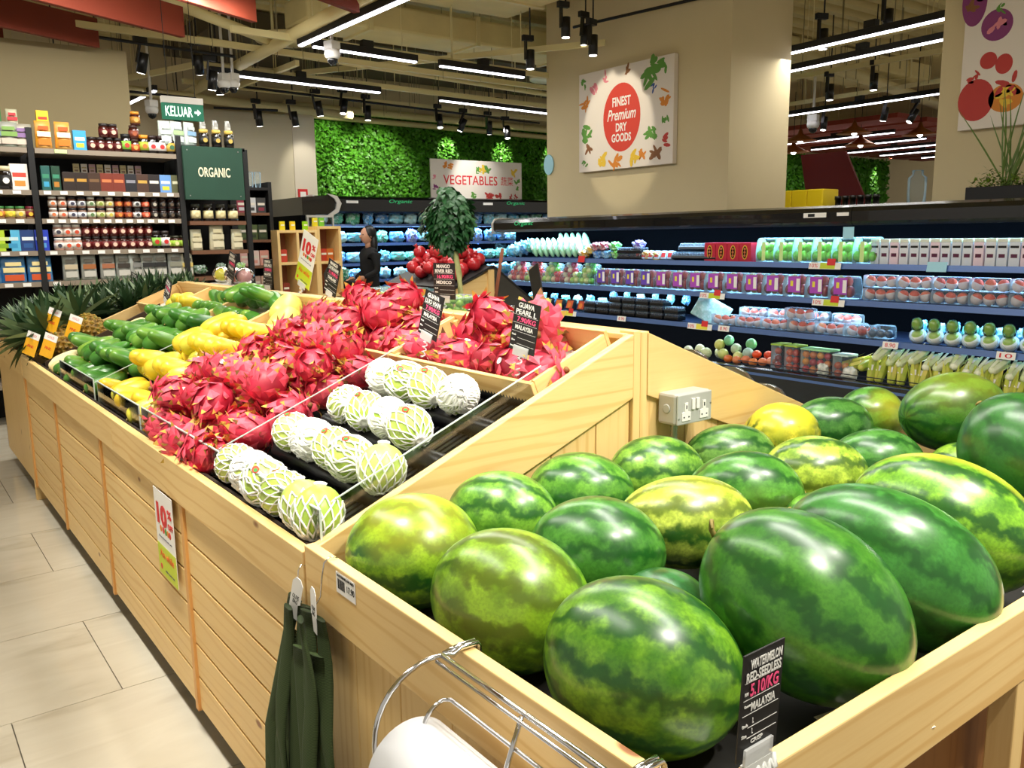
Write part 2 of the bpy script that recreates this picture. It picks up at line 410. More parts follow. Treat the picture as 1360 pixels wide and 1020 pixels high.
# ceiling: ribbed deck, painted the same warm beige as everything hung below it
cm = mat('ceiling_paint', '#d2c188', .8, var=.1, bscale=1.5)
duct_m = mat('duct_insulation', '#dccc92', .75, var=.12, bscale=4, bump=.3)
pipe_m = mat('painted_pipe', '#ddcf98', .55)
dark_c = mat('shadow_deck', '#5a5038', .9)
mb = MB(); mb.box(-4, 30, -3, 20, 4.3, 4.4)
st(mb.build('ceiling', cm))
mb = MB()
for i in range(46):
    y = 5.5+i*.32; mb.prism([(y, 4.3), (y+.05, 4.22), (y+.17, 4.22), (y+.22, 4.3)], 'x', -4, 14)
r_ = mb.build('ceiling_rib', cm, bpy.data.objects['ceiling']); r_['kind'] = 'stuff'
def boxthing(name, label, cat, args, m, kind=None, bevel=0):
    return tag(MB().box(*args).build(name, m, bevel=bevel), label, cat, kind=kind)
for i, (a, lb) in enumerate([
    ((2.3, 3.5, 3.2, 9.6, 3.9, 4.2), 'wide beige air duct running back over the fruit stand'),
    ((3.9, 9.5, 8.55, 9.15, 3.72, 4.0), 'flat beige air duct crossing in front of the foliage wall'),
    ((-1.5, 2.25, 6.6, 7.5, 3.72, 4.05), 'beige air duct above the two left red baffles'),
    ((-1.2, 2.0, 8.5, 9.1, 3.65, 3.95), 'dull beige duct over the grocery shelves'),
    ((4.6, 6.2, 3.0, 8.2, 3.95, 4.2), 'broad beige duct left of the plastered pillar'),
    ((8.6, 14.5, 7.5, 8.6, 3.95, 4.2), 'beige duct seen between the two pillars')]):
    d = W(thing('air_duct', lb, 'duct', (a[0], a[2], a[4])))
    MB().box(*a).build('duct_body', duct_m, d, world=True, bevel=.03)
    longx = a[1]-a[0] > a[3]-a[2]; L = (a[1]-a[0]) if longx else (a[3]-a[2]); n = int(L/1.2)
    for k in range(n):
        t = (k+.5)*L/n
        if longx: MB().box(a[0]+t, a[0]+t+.05, a[2]-.02, a[3]+.02, a[4]-.02, a[5]+.02).build('flange', pipe_m, d, world=True)
        else: MB().box(a[0]-.02, a[1]+.02, a[2]+t, a[2]+t+.05, a[4]-.02, a[5]+.02).build('flange', pipe_m, d, world=True)
def pipe(p, q, r, label, m=pipe_m, name='ceiling_pipe'):
    return tag(MB().cyl(p, q, r, n=12).build(name, m), label, 'pipe')
pipe((3.72, 13, 3.42), (3.36, 4.2, 3.42), .06, 'thick beige pipe running back beside the long lit tubes')
pipe((2.2, 8.5, 3.75), (3.55, 8.6, 3.46), .05, 'short slanting beige pipe joining the thick one')
pipe((-1, 10.9, 3.35), (6.1, 12.0, 3.32), .06, 'beige pipe in front of the shelves wall')
pipe((5.3, 12.6, 3.5), (14, 12.7, 3.42), .06, 'beige pipe above the foliage wall, upper one')
pipe((5.3, 12.9, 3.42), (14, 13.0, 3.32), .045, 'thin beige pipe above the foliage wall, lower one')
pipe((3.0, 9.3, 3.55), (14, 10.6, 3.5), .035, 'slim beige pipe crossing behind the short tubes')
pipe((9, 6.8, 3.8), (17, 8.4, 3.8), .09, 'thick pale pipe seen high between the pillars')
def strut(p, q, label, hgt=.06, wd=.045):
    p = Vector(p); q = Vector(q); d = (q-p); L = d.length; d.normalize(); M = frame(p, d, Vector((0, 0, 1)).cross(d))
    t = thing('strut_channel', label, 'strut')
    mb = MB().box(0, L, -wd/2, wd/2, 0, hgt, 0, M); mb.build('channel', pipe_m, t)
    n = max(2, int(L/1.6)); hb = MB()
    for i in range(n):
        c_ = p+d*L*(i+.5)/n; MB().cyl(c_, (c_.x, c_.y, 4.3), .006, n=6).build('hanger', pipe_m, t)
    return t
strut((2.9, 8.0, 3.36), (9.5, 8.35, 3.36), 'perforated beige channel carrying the short front tubes')
strut((1.2, 8.9, 3.44), (9.6, 9.35, 3.44), 'beige channel just behind the short tubes')
strut((3.2, 9.75, 3.36), (9.8, 10.2, 3.36), 'beige channel carrying the row of far tubes')
strut((3.4, 11.2, 3.42), (12, 11.7, 3.42), 'rearmost beige channel before the foliage wall')
strut((4.6, 10.3, 3.5), (6.6, 7.0, 3.5), 'slanting beige channel crossing the tubes diagonally')
strut((4.0, 11.5, 3.38), (4.05, 9.2, 3.38), 'short beige channel behind the twin dome cameras')
strut((8.6, 7.6, 3.45), (8.5, 3.2, 3.45), 'beige channel above the tubes between pillars')
strut((10.2, 8.5, 3.5), (10.1, 4.2, 3.5), 'second beige channel between the pillars')
strut((12.3, 9.5, 3.52), (12.2, 5, 3.52), 'third beige channel between the pillars, further back')
strut((1.4, 14.2, 3.3), (3.2, 9.8, 3.38), 'beige beam over the exit sign')
for i in range(7):
    y = 14+i*.9
    tag(MB().box(1.0, 6, y, y+.12, 3.75, 3.95).build('ceiling_joist', cm), '%s pale ceiling joist beyond the grocery shelves, counted from the front' % od(i), 'joist', 'joists of the far aisle')
# thin suspension rods, far too many to count
mb = MB()
for i in range(150):
    x = rnd.uniform(2, 14); y = rnd.uniform(8.5, 12.5); mb.cyl((x, y, 3.4), (x, y, 4.3), .004, n=4)
for i in range(90):
    x = rnd.uniform(9, 15); y = rnd.uniform(5, 12); mb.cyl((x, y, 3.5), (x, y, 4.3), .006, n=4)
tag(mb.build('hanger_rods', mat('rod_paint', '#8f8460', .6)), 'thin suspension rods dropping from the slab all over the ceiling', 'rods', kind='stuff')
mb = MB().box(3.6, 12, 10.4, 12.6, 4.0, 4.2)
tag(mb.build('shadow_panel', dark_c), 'dark ceiling slab painted as shadow above the far tube row', 'panel')  # flat slab under the deck, shadow put into its colour
for i, (x, y, z) in enumerate([(3.95, 9.2, 3.62), (7.9, 9.4, 3.62)]):
    tag(MB().cyl((x, y, z), (x, y, z+.05), .34, n=28).build('round_diffuser', pipe_m), ['round beige ceiling disc near the twin dome cameras', 'round beige ceiling disc left of the pillar'][i], 'vent')
# red-brown baffles
bfm = mat('terracotta_baffle', '#7c2d15', .7, var=.05, bscale=4)
ang = math.radians(26)
for i, (x, y, L) in enumerate([(1.99, 9.04, 3.6), (2.52, 8.18, 3.6), (2.85, 7.3, 3.6), (3.42, 6.55, 3.6), (1.28, 9.6, 3.2)]):
    t = thing('ceiling_baffle', ['terracotta baffle with its end over the jars, left', 'terracotta baffle ending left of the exit sign', 'terracotta baffle ending nearest the thick pipe', 'terracotta baffle just showing its tip at the top edge', 'terracotta baffle lowest at the left edge'][i], 'baffle', (x, y, 3.3), (0, 0, PI/2-math.radians(64)))
    MB().box(-L, 0, -.03, .03, 0, .26).build('board', bfm, t, bevel=.004)
    for k in (.4, 1.6): MB().cyl((-k, 0, .25), (-k, 0, 1.0), .006, n=6).build('hanger', pipe_m, t)

def tube_light(a, b, label, z=3.3, group=None):
    a = Vector((a[0], a[1], z)); b = Vector((b[0], b[1], z)); d = b-a; L = d.length; d.normalize()
    t = thing('linear_light', label, 'ceiling light', a, (0, 0, math.atan2(d.y, d.x)), group)
    MB().box(0, L, -.028, .028, .012, .075).build('housing', BLKM, t)
    MB().box(.01, L-.01, -.022, .022, -.004, .012).build('diffuser', TUBE, t, bevel=.004)
    MB().box(L/2-.06, L/2+.06, -.035, .035, .075, .14).build('driver_box', BLKM, t)
    for k in (.15, .85): MB().cyl((L*k, 0, .07), (L*k, 0, 4.3-z), .004, n=5).build('hanger', pipe_m, t)
for a, b, lb in [
    ((3.53, 7.94), (3.56, 4.6), 'long lit tube running overhead beside the nearest dome camera'),
    ((3.64, 7.9), (4.85, 8.0), 'short lit tube end-on to the nearest dome camera'),
    ((5.15, 8.03), (6.33, 8.07), 'short lit tube just left of the plastered pillar'),
    ((3.25, 9.72), (5.44, 9.88), 'long lit tube left above the foliage wall'),
    ((6.4, 10.0), (8.5, 10.2), 'long lit tube above the vegetables sign'),
    ((-.2, 10.0), (2.29, 10.45), 'lit tube at the upper left edge'),
    ((.4, 11.3), (2.0, 11.5), 'shorter lit tube below the upper left one'),
    ((3.0, 15.3), (3.07, 11.2), 'lit tube running away behind the exit sign'),
    ((2.4, 17.5), (2.5, 14.5), 'most distant lit tube above the grocery shelves'),
    ((7.81, 5.54), (7.7, 3.7), 'uppermost lit tube between the two pillars'),
    ((8.66, 6.2), (8.51, 4.2), 'second lit tube down between the two pillars'),
    ((11.85, 8.5), (11.76, 5.8), 'third lit tube down between the two pillars')]:
    tube_light(a, b, lb)
for i, (x, y0, y1) in enumerate([(15.6, 11.2, 8.7), (17.15, 11.5, 8.9), (18.6, 11.55, 9.2), (20, 11.5, 9.4), (21.6, 11.3, 9.6)]):
    tube_light((x, y0), (x, y1), '%s of five lit tubes under the far red ceiling, counted from the top' % od(i))
for i in range(10):
    x = 14.4+i*1.0
    tag(MB().box(x, x+.75, 8.0, 12.6, 3.42, 3.5).build('ceiling_plank', mat('red_slat', '#8c3322', .7)), '%s red plank of the distant red ceiling, counted from the near side' % od(i), 'ceiling plank', 'planks of the distant red ceiling')
# tracks and spot heads
def track(a, b, label, z=3.5):
    a = Vector((*a, z)); b = Vector((*b, z)); tag(MB().tube([a, b], .016, 4).build('lighting_track', BLKM), label, 'track')
track((-.2, 8.8), (3.35, 9.2), 'black lighting track passing the twin dome cameras', 3.4)
track((.5, 11.0), (3.6, 11.35), 'black lighting track above the jars', 3.28)
track((4.0, 10.9), (9.5, 11.7), 'black lighting track in front of the foliage wall', 3.4)
track((6.9, 4.9), (6.5, 7.4), 'black lighting track left of the pillar', 3.75)
track((9.5, 5.5), (9.1, 3.6), 'black lighting track between the pillars', 3.75)
track((3.9, 11.6), (4.7, 11.4), 'short black track at the beige wall', 3.22)
hd = tag(MB().box(-.08, .03, -.022, .022, .25, .3).cyl((0, 0, .3), (0, 0, 1.0), .007, n=6).build('track_spotlight', BLKM), 'black', 'spotlight')
hb = MB().cyl((0, 0, -.17), (0, 0, 0), .042, n=14).box(-.055, -.04, -.02, .02, -.09, .08).build('head', BLK, hd, (0, 0, .17))
MB().cyl((0, 0, -.174), (0, 0, -.168), .034, n=14).build('lens', LENS, hb)
HP = Proto(hd)
for x, y, z, rx, ry, lb in [
    (2.47, 9.3, 3.16, .35, .1, 'black spotlight with lit lens at the end of the upper left tube'),
    (2.0, 11.2, 3.14, .2, 0, 'black spotlight right of the shorter left tube'),
    (2.45, 11.2, 3.02, 0, .1, 'black spotlight shining down over the jar shelf'),
    (2.75, 11.3, 3.05, 0, .1, 'black spotlight just right of the one over the jars'),
    (3.6, 12.1, 2.98, .6, .3, 'black spotlight low above the chocolate jars'),
    (3.15, 9.3, 3.06, .15, .1, 'black spotlight above the exit sign'),
    (3.4, 9.9, 3.12, .2, -.2, 'black spotlight right of the exit sign'),
    (3.0, 9.3, 3.2, .5, -.1, 'black unlit spotlight head over the exit sign'),
    (2.6, 6.6, 3.42, 1.2, .1, 'black spotlight lying sideways between the red baffles'),
    (4.42, 11.4, 3.0, .1, -.2, 'left spotlight of two on the beige wall'),
    (4.92, 11.4, 3.03, .1, -.2, 'right spotlight of two on the beige wall'),
    (5.1, 11.0, 3.13, .1, -.2, 'black spotlight at the left end of the foliage wall'),
    (5.5, 11.0, 3.18, -.1, .2, 'second black spotlight from the left before the foliage wall'),
    (5.9, 11.1, 3.14, 0, 0, 'third black spotlight from the left before the foliage wall'),
    (7.15, 11.2, 3.12, -.2, .1, 'fourth black spotlight from the left before the foliage wall'),
    (7.65, 11.25, 3.1, .3, .3, 'fifth black spotlight from the left before the foliage wall'),
    (8.15, 11.3, 3.1, .3, -.3, 'sixth black spotlight from the left before the foliage wall'),
    (8.5, 11.3, 3.05, -.2, 0, 'seventh black spotlight from the left before the foliage wall'),
    (10.0, 11.5, 3.03, 0, 0, 'black spotlight standing alone above the vegetables sign'),
    (6.05, 7.6, 3.3, 0, 0, 'lower black spotlight left of the pillar, left one'),
    (6.15, 6.7, 3.3, 0, 0, 'lower black spotlight left of the pillar, right one'),
    (6.0, 6.95, 3.5, 0, 0, 'upper black spotlight left of the pillar'),
    (6.5, 7.2, 3.52, 0, .1, 'topmost black spotlight beside the pillar edge'),
    (8.1, 5.35, 3.35, 0, 0, 'left large black spotlight between the pillars'),
    (8.0, 4.6, 3.37, 0, 0, 'right large black spotlight between the pillars'),
    (10.2, 6.6, 3.18, 0, 0, 'left black spotlight above the third tube between pillars'),
    (10.2, 6.0, 3.22, 0, 0, 'right black spotlight above the third tube between pillars'),
    (12.1, 7.9, 3.05, 0, .2, 'black spotlight below the third tube, beside the copper pendants'),
    (12.1, 6.9, 3.08, .2, 0, 'black spotlight below the third tube, in the middle'),
    (12.2, 6.5, 3.0, .2, .5, 'black spotlight below the third tube, right of the middle'),
    (12.0, 6.0, 3.05, 0, 0, 'black spotlight below the third tube, right end')]:
    o = HP.put((x, y, z), (0, 0, rnd.uniform(-.4, .4)), lb, 'track spotlights', 1.15)
    o.children[0].rotation_euler = (rx, ry, 0)
# dome cameras
dm = thing('dome_camera', 'x', 'security camera')
MB().cyl((0, 0, .06), (0, 0, .95), .014, n=8).build('stem', WHT, dm)
MB().box(-.05, .05, -.05, .05, .05, .12).build('junction_box', WHT, dm, bevel=.008)
MB().lathe([(.03, .06), (.06, .055), (.066, .02), (.06, -.005), (.045, -.02)], 18).build('housing', WHT, dm)
MB().lathe([(.046, -.012), (.04, -.045), (.022, -.065), (0, -.072)], 16).build('dome', mat('smoked_dome', '#15171a', .08), dm)
DP = Proto(dm)
for x, y, z, s, lb in [(3.76, 7.73, 3.2, 1.15, 'white dome camera nearest, under the long lit tube'), (3.36, 9.6, 3.16, 1.1, 'white dome camera, left one of the twin pair'), (3.48, 9.65, 3.18, 1.1, 'white dome camera, right one of the twin pair'), (2.85, 10.6, 2.97, 1.1, 'white dome camera touching the exit sign'), (9.85, 10.4, 2.95, 1.2, 'white dome camera at the left edge of the pillar'), (12.1, 8.1, 3.13, 1.5, 'white dome camera seen between the pillars')]:
    DP.put((x, y, z), (0, 0, .3), lb, 'dome cameras', s)
# copper pendants far right
cop = mat('copper_shade', '#9a5a2a', .4, .7)
pd = tag(MB().lathe([(.30, 0), (.22, .03), (.05, .13), (.02, .22)], 20).build('pendant_lamp', cop), 'x', 'pendant lamp')
MB().ell((0, 0, .01), (.05, .05, .05), 10, 6).build('bulb', LENS, pd); MB().cyl((0, 0, .2), (0, 0, 1.1), .006, n=6).build('cord', BLKM, pd)
PP = Proto(pd)
for x, y, z, lb in [(13.6, 9.35, 3.1, 'copper pendant at the left, upper one'), (14.2, 9.9, 2.98, 'copper pendant at the left, lower one'), (14.0, 8.55, 3.18, 'copper pendant in the middle of the pillar gap'), (14.8, 8.9, 3.05, 'copper pendant lower right of the middle'), (15, 7.9, 3.15, 'copper pendant at the right of the pillar gap')]:
    PP.put((x, y, z), (0, 0, 0), lb, 'copper pendants')

# exit sign
t = W(thing('exit_sign', 'green lit exit sign reading KELUAR with an arrow, above the grocery shelves', 'sign', (1.96, 6.5, 2.36)))
MB().box(1.82, 2.11, 6.5, 6.53, 2.36, 2.475).build('panel', mat('sign_green', '#0f6a50', .5, emit='#0f7a58', es=.35), t, world=True)
MB().box(1.82, 2.11, 6.495, 6.535, 2.475, 2.52).build('housing', WHT, t, world=True)
glow = mat('sign_letters', '#f0fff8', .5, emit='#e8fff4', es=1.3)
text('KELUAR', FY((1.82, 6.499, 2.36)), .115, .058, .19, .07, glow, t, bold=.01)
MB().prism([(.225, .05), (.245, .05), (.245, .035), (.27, .058), (.245, .081), (.245, .066), (.225, .066)], 'z', .0005, .0015, 0, FY((1.82, 6.499, 2.36))).build('arrow', glow, t, world=True)
for x in (1.87, 2.06): MB().cyl((x, 6.515, 2.52), (x, 6.515, 3.5), .0025, n=6).build('hanger', BLKM, t, world=True)

# foliage walls
def foliage(name, label, x0, x1, z0, z1, y, n, seed, s=.1):
    r = random.Random(seed); mb = MB()
    for i in range(n):
        p = (r.uniform(x0, x1), y-r.uniform(0, .12), r.uniform(z0, z1))
        d = Vector((r.uniform(-1, 1), -r.uniform(.2, 1), r.uniform(-1, .8))); L = r.uniform(.6, 1.2)*s
        mb.leaf(p, d, (r.uniform(-1, 1), -1, r.uniform(.2, 1.2)), L, L*.75, 0, -.3, 2)
    mb.box(x0, x1, y+.01, y+.05, z0, z1, 1)
    return tag(mb.build(name, [LW, mat('foliage_backing', '#0c1d0a', .9)]), label, 'green wall', kind='stuff')
LW = leafwall()
foliage('foliage_wall', 'green wall of small artificial leaves above the rear chiller', 5.65, 13.5, 2.0, 3.5, 13.1, 30000, 3, .062)
foliage('far_foliage_wall', 'distant green wall lit in patches, seen between the pillars', 18.2, 23.1, 1.9, 3.42, 13.1, 11000, 4, .09)

# ============================================================ PRODUCE STAND
X0, XR, XB = .665, 1.63, 2.6
Y1, Y2 = 1.587, 5.52
SL = (1.251-.862)/(XR-X0)
def zs(x, off=0): return .862+SL*(x-X0)+off if x <= XR else 1.251-.4*(x-XR)+off
stand = W(thing('produce_stand', 'long pine produce stand with a ridge, between the tiled aisle and the watermelon bin', 'display stand', (1.63, 3.5, 0)))
def P(mb, name, m, parent=stand, bevel=.002): return mb.build(name, m, parent, world=True, bevel=bevel)
BAT = wood('z', '#dfa860', '#c68a48', '#a86e34', 'batten_pine')
P(MB().box(X0+.019, X0+.03, Y1+.03, Y2-.01, .09, .86), 'seam_shade_board', mat('seam_shade', '#2b1d10', .8))  # sheet added behind the planks, dark so the seams read as shade
segs = [1.61, 2.49, 3.58, 4.58, 5.52]
for a, b in zip(segs, segs[1:]):
    for k in range(6):
        z0 = .09+.1085*k
        P(MB().box(X0, X0+.018, a+.012, b-.012, z0+.003, z0+.1045), 'plank', WY)
for y in segs[:4]+[5.52]:
    P(MB().box(X0-.009, X0+.02, y-.013, y+.013, .085, .742), 'batten', BAT)
P(MB().box(X0-.014, X0+.012, 1.587, 3.3, .742, .865), 'front_rail', WY)
P(MB().box(X0-.014, X0+.012, 3.302, Y2, .742, .865), 'front_rail', WY)
P(MB().box(X0+.07, XB-.07, Y1+.05, Y2-.03, 0, .09), 'kick_base', BLKM)
P(MB().box(XB-.018, XB, Y1, Y2, .09, .86), 'rear_panel', WY)
for yy, nm in ((Y1, 'near'), (Y2, 'far')):
    s_ = 1 if nm == 'near' else -1
    ya, yb = (yy, yy+.022)
    P(MB().prism([(X0, .862), (XR-.028, zs(XR-.028)), (XR-.028, zs(XR-.028)-.172), (X0, .862-.150)], 'y', ya-.004, yb), 'end_board', WX)
    P(MB().prism([(XR+.028, zs(XR+.028)), (XB, zs(XB)), (XB, zs(XB)-.15), (XR+.028, zs(XR+.028)-.172)], 'y', ya-.004, yb), 'end_board', WX)
    P(MB().box(XR-.026, XR+.0, ya-.002, yb+.03, .09, 1.247), 'post', WZ)
    P(MB().box(XR+.001, XR+.026, ya-.002, yb+.03, .09, 1.243), 'post', WZ)
    xs = [X0+.02, .87, 1.02, 1.172, 1.325, 1.478, XR-.03, XR+.03, 1.824, 1.97, 2.12, 2.27, 2.42, XB-.02]
    for a, b in zip(xs, xs[1:]):
        if a == XR-.03: continue
        P(MB().prism([(a+.0015, .09), (b-.0015, .09), (b-.0015, zs(b)-.12), (a+.0015, zs(a)-.12)], 'y', ya+.008, yb), 'end_plank', WZ)
# decks and ridge board
P(MB().prism([(X0+.012, .70), (XR-.02, zs(XR)-.16), (XR-.02, zs(XR)-.14), (X0+.012, .72)], 'y', Y1+.025, Y2-.002), 'deck', BLKM)
P(MB().prism([(XR+.02, zs(XR)-.16), (XB-.02, .70), (XB-.02, .72), (XR+.02, zs(XR)-.14)], 'y', Y1+.025, Y2-.002), 'deck', BLKM)
P(MB().box(XR-.012, XR+.012, Y1+.02, Y2, 1.06, 1.236), 'ridge_board', WY)
P(MB().box(XR-.045, XR+.055, Y1+.02, Y2, 1.225, 1.24), 'ridge_cap', WY)
P(MB().box(XB-.018, XB+.01, Y1, Y2, .742, .865), 'rear_rail', WY)

# stepped ribbed black mats carrying the fruit
ribs = mat('ribbed_black_mat', '#101012', .3)
mats = thing('ribbed_mat', 'black corrugated stepped mat under the foam-netted guavas', 'display mat', (0, 0, 0)); W(mats)
mb = MB()
for k, xr in enumerate([.73, .895, 1.045, 1.195, 1.34]):
    c_ = (xr, zs(xr)-.055)
    prof = []; n = 100; y0, y1 = 1.62, 2.30
    for i in range(n+1):
        prof.append((.032 if i % 2 else .026, y0+(y1-y0)*i/n))
    mb.lathe([(r, z) for r, z in prof], 10, 0, Matrix.Translation((c_[0], 0, c_[1])) @ Matrix.Rotation(-PI/2, 4, 'X') @ Matrix.Scale(-1, 4, (0, 0, 1)) @ Matrix.Scale(-1, 4, (0, 0, 1)))
P(mb, 'ribbed_roll', ribs, mats, 0)
mb = MB()
for i in range(30):
    y = 1.625+i*.0225
    mb.prism([(.70, zs(.70)-.10), (1.36, zs(1.36)-.10), (1.36, zs(1.36)-.065), (.70, zs(.70)-.065)], 'y', y, y+.013)
P(mb, 'rib', ribs, mats, 0)
bpy.data.objects['rib']['kind'] = 'stuff'
# the other zones rest on plain dark trays
for a, b, lb in ((2.31, 3.05, 'dark liner tray under the dragon fruit'), (3.09, 3.80, 'dark liner tray under the yellow mangoes'), (3.84, 5.02, 'dark liner tray under the green mangoes'), (5.06, 5.50, 'empty dark liner tray at the far end of the stand')):
    tag(MB().prism([(.70, zs(.70)-.12), (1.31, zs(1.31)-.12), (1.31, zs(1.31)-.085), (.70, zs(.70)-.085)], 'y', a, b).build('liner_tray', mat('dark_liner', '#2a2520', .6), bevel=.004), lb, 'tray')
# acrylic fences
gm = ACR; edge = mat('acrylic_edge', '#c9d6d0', .2)
def guard(y0, y1, label, h=.075):
    t = W(thing('acrylic_guard', label, 'divider', (.70, y0, .84)))
    P(MB().box(.698, .702, y0, y1, .84, .865+h), 'guard_panel', ACR, t, 0)
    P(MB().box(.6975, .7025, y0, y1, .865+h, .868+h).box(.6975, .7025, y0-.002, y0, .84, .868+h).box(.6975, .7025, y1, y1+.002, .84, .868+h), 'polished_edge', edge, t, 0)
guard(1.60, 2.44, 'clear acrylic guard in front of the netted guavas')
guard(2.45, 3.03, 'clear acrylic guard in front of the dragon fruit')
guard(3.07, 3.72, 'clear acrylic guard in front of the yellow mangoes')
guard(3.80, 4.55, 'clear acrylic guard in front of the green mangoes')
def divider(y, label, x1=1.33, h=.045, h0=-.09):
    t = W(thing('acrylic_divider', label, 'divider', (.70, y, .84)))
    P(MB().prism([(.705, zs(.705)+h0), (x1, zs(x1)+h0), (x1, zs(x1)+h), (.705, zs(.705)+h)], 'y', y-.0015, y+.0015), 'divider_panel', ACR, t, 0)
    P(MB().prism([(.705, zs(.705)+h), (x1, zs(x1)+h), (x1, zs(x1)+h+.003), (.705, zs(.705)+h+.003)], 'y', y-.0018, y+.0018), 'polished_edge', edge, t, 0)
divider(1.64, 'clear acrylic divider beside the sloping end board')
divider(2.305, 'clear acrylic divider between guavas and dragon fruit')
divider(3.065, 'clear acrylic divider between dragon fruit and yellow mangoes')
divider(3.815, 'clear acrylic divider between yellow and green mangoes')
t = tag(MB().prism([(.705, zs(.705)-.09), (1.31, zs(1.31)-.09), (1.31, zs(1.31)+.03), (.705, zs(.705)+.0)], 'y', 5.03, 5.045).build('side_divider', mat('dark_wood', '#3b2a1c', .5)), 'dark divider board at the far side of the green mangoes', 'divider')

# wooden crates along the ridge
TH = math.atan(SL)
def crate(y0, y1, label, liner=True):
    t = thing('wooden_crate', label, 'crate', (1.325, y0, zs(1.325)-.075), (0, -TH, 0))
    L, w_, h = .285, y1-y0-.006, .088
    MB().box(0, .012, 0, w_, 0, h).build('front_board', WY, t, bevel=.0015)
    MB().box(L-.012, L, 0, w_, 0, h+.012).build('back_board', WY, t, bevel=.0015)
    for y in (0, w_-.012): MB().box(.013, L-.013, y, y+.012, 0, h+.004).build('side_board', WX, t, bevel=.0015)
    MB().box(.012, L-.012, .012, w_-.012, 0, .008).build('bottom_board', WY, t)
    for y in (.0, w_): pass
    for (x, y) in ((.014, .014), (.014, w_-.03), (L-.03, .014), (L-.03, w_-.03)):
        MB().box(x, x+.016, y, y+.016, .008, h-.006).build('corner_block', WZ, t)
    if liner:
        mb = MB(); n = 6
        for i in range(n):
            a = .05+(w_-.1)*i/n
            mb.add([(.03, a, .02+.004*(i % 2)), (L-.03, a, .03+.01*(i % 2)), (L-.03, a+(w_-.1)/n, .03+.01*((i+1) % 2)), (.03, a+(w_-.1)/n, .02+.004*((i+1) % 2)),
                    (.03, a, .019+.004*(i % 2)), (L-.03, a, .029+.01*(i % 2)), (L-.03, a+(w_-.1)/n, .029+.01*((i+1) % 2)), (.03, a+(w_-.1)/n, .019+.004*((i+1) % 2))], [(0,1,2,3),(7,6,5,4)])
        mb.build('liner', mat('foam_liner', '#d9d2c2', .7), t)
    return t
CY = [1.635, 2.37, 3.03, 3.66, 4.25, 4.87, 5.50]
for a, b, lb in zip(CY, CY[1:], ['open pine crate of dragon fruit nearest the watermelon bin', 'pine crate overflowing with dragon fruit behind the guava sign', 'pine crate with pale yellow papayas and empty liner', 'pine crate filled with green mangoes, nearer one', 'pine crate holding green and yellow mangoes', 'almost empty pine crate at the far end of the ridge']):
    crate(a, b, lb)

# ============================================================ WATERMELON BIN
YN = .551
binn = W(thing('watermelon_bin', 'open pine bin filled with watermelons in the foreground', 'display bin', (1.63, 1.07, 0)))
Q = lambda mb, n, m, bevel=.0025: P(mb, n, m, binn, bevel)
Q(MB().box(X0-.012, X0+.012, YN, 1.582, .745, .882), 'side_rail', WY)
Q(MB().box(X0+.013, XB-.012, YN-.012, YN+.012, .745, .882), 'near_rail', WX)
Q(MB().box(XB-.012, XB+.012, YN, 1.582, .745, .882), 'side_rail', WY)
ys = [YN+.012, .72, .888, 1.058, 1.227, 1.40, 1.578]
for a, b in zip(ys, ys[1:]): Q(MB().box(X0+.004, X0+.016, a+.001, b-.001, .09, .745), 'side_plank', WZ)
Q(MB().box(X0+.01, XB-.01, YN+.07, YN+.08, .09, .745), 'back_panel', PLY)
for x in (.70, 1.47, 2.24): Q(MB().box(x, x+.045, YN-.01, YN+.035, .09, .745), 'post', WZ)
Q(MB().box(X0+.016, XB-.012, YN+.012, 1.582, .735, .755), 'bed', mat('black_bed', '#15130f', .7))
Q(MB().box(X0+.06, XB-.06, YN+.06, 1.55, 0, .09), 'kick_base', BLKM)
for i, (x, y, r) in enumerate([(.80, .60, .3), (1.12, .60, -.2), (1.47, .62, .25), (1.85, .62, .1), (.95, .6, 1.0)]):
    tag(MB().box(-.07, .07, -.05, .05, .7565+.0012*i, .7575+.0012*i, 0).build('paper_sheet', PAPER if i < 4 else mat('black_mat', '#141414', .5), None, (x, y, .022 if i < 4 else 0), (0, 0, r)), ['white paper liner by the watermelon price card', 'white paper liner under the foremost dark watermelon', 'white paper liner showing beside the second dark watermelon', 'white paper liner beside the yellow-streaked watermelon', 'black liner sheet in the bin corner'][i], 'paper')
MEL = melonmat()
MR = MEL
def melon_mesh(name, a, b, seed):
    r = random.Random(seed); p1, p2, p3 = (r.uniform(0, 6) for _ in range(3)); e = r.uniform(-.04, .04)
    def fn(d):
        return 1+.012*math.sin(3*d.y+p1)+.010*math.sin(4*d.z+p2+2*d.x)+e*d.x-.02*abs(d.x)**4+.004*math.cos(9*math.atan2(d.z, d.y)+p3)*(1-d.x*d.x)
    return MB().ell((0, 0, 0), (a, b, b*.97), 48, 30, fn=fn).mesh(name, MR)
stem_m = mat('dried_stem', '#8b7a3c', .7)
def melon(x, y, z, a, b, yaw, pitch, roll, colr, label, yellow=0, stem=False, seed=0):
    o = ob('watermelon', melon_mesh('watermelon', a, b, seed), None, (x, y, z), None)
    o.rotation_euler = (Matrix.Rotation(yaw, 3, 'Z') @ Matrix.Rotation(-pitch, 3, 'Y') @ Matrix.Rotation(roll, 3, 'X')).to_euler()
    tag(o, label, 'watermelon', 'watermelons in the bin'); o.color = lin(colr); o['yellow'] = float(yellow)
    if stem:
        MB().tube([(a*.97, 0, 0), (a*1.04, 0, .006), (a*1.09, .012, .02), (a*1.09, .03, .022), (a*1.05, .05, .018)], [.006, .005, .004, .003, .002], 6).build('stem', stem_m, o)
    else:
        MB().lathe([(.0, .004), (.008, .002), (.010, -.002)], 8, 0, Matrix.Translation((a*.985, 0, 0)) @ Matrix.Rotation(PI/2, 4, 'Y')).build('navel', stem_m, o)
    return o
R_ = math.radians
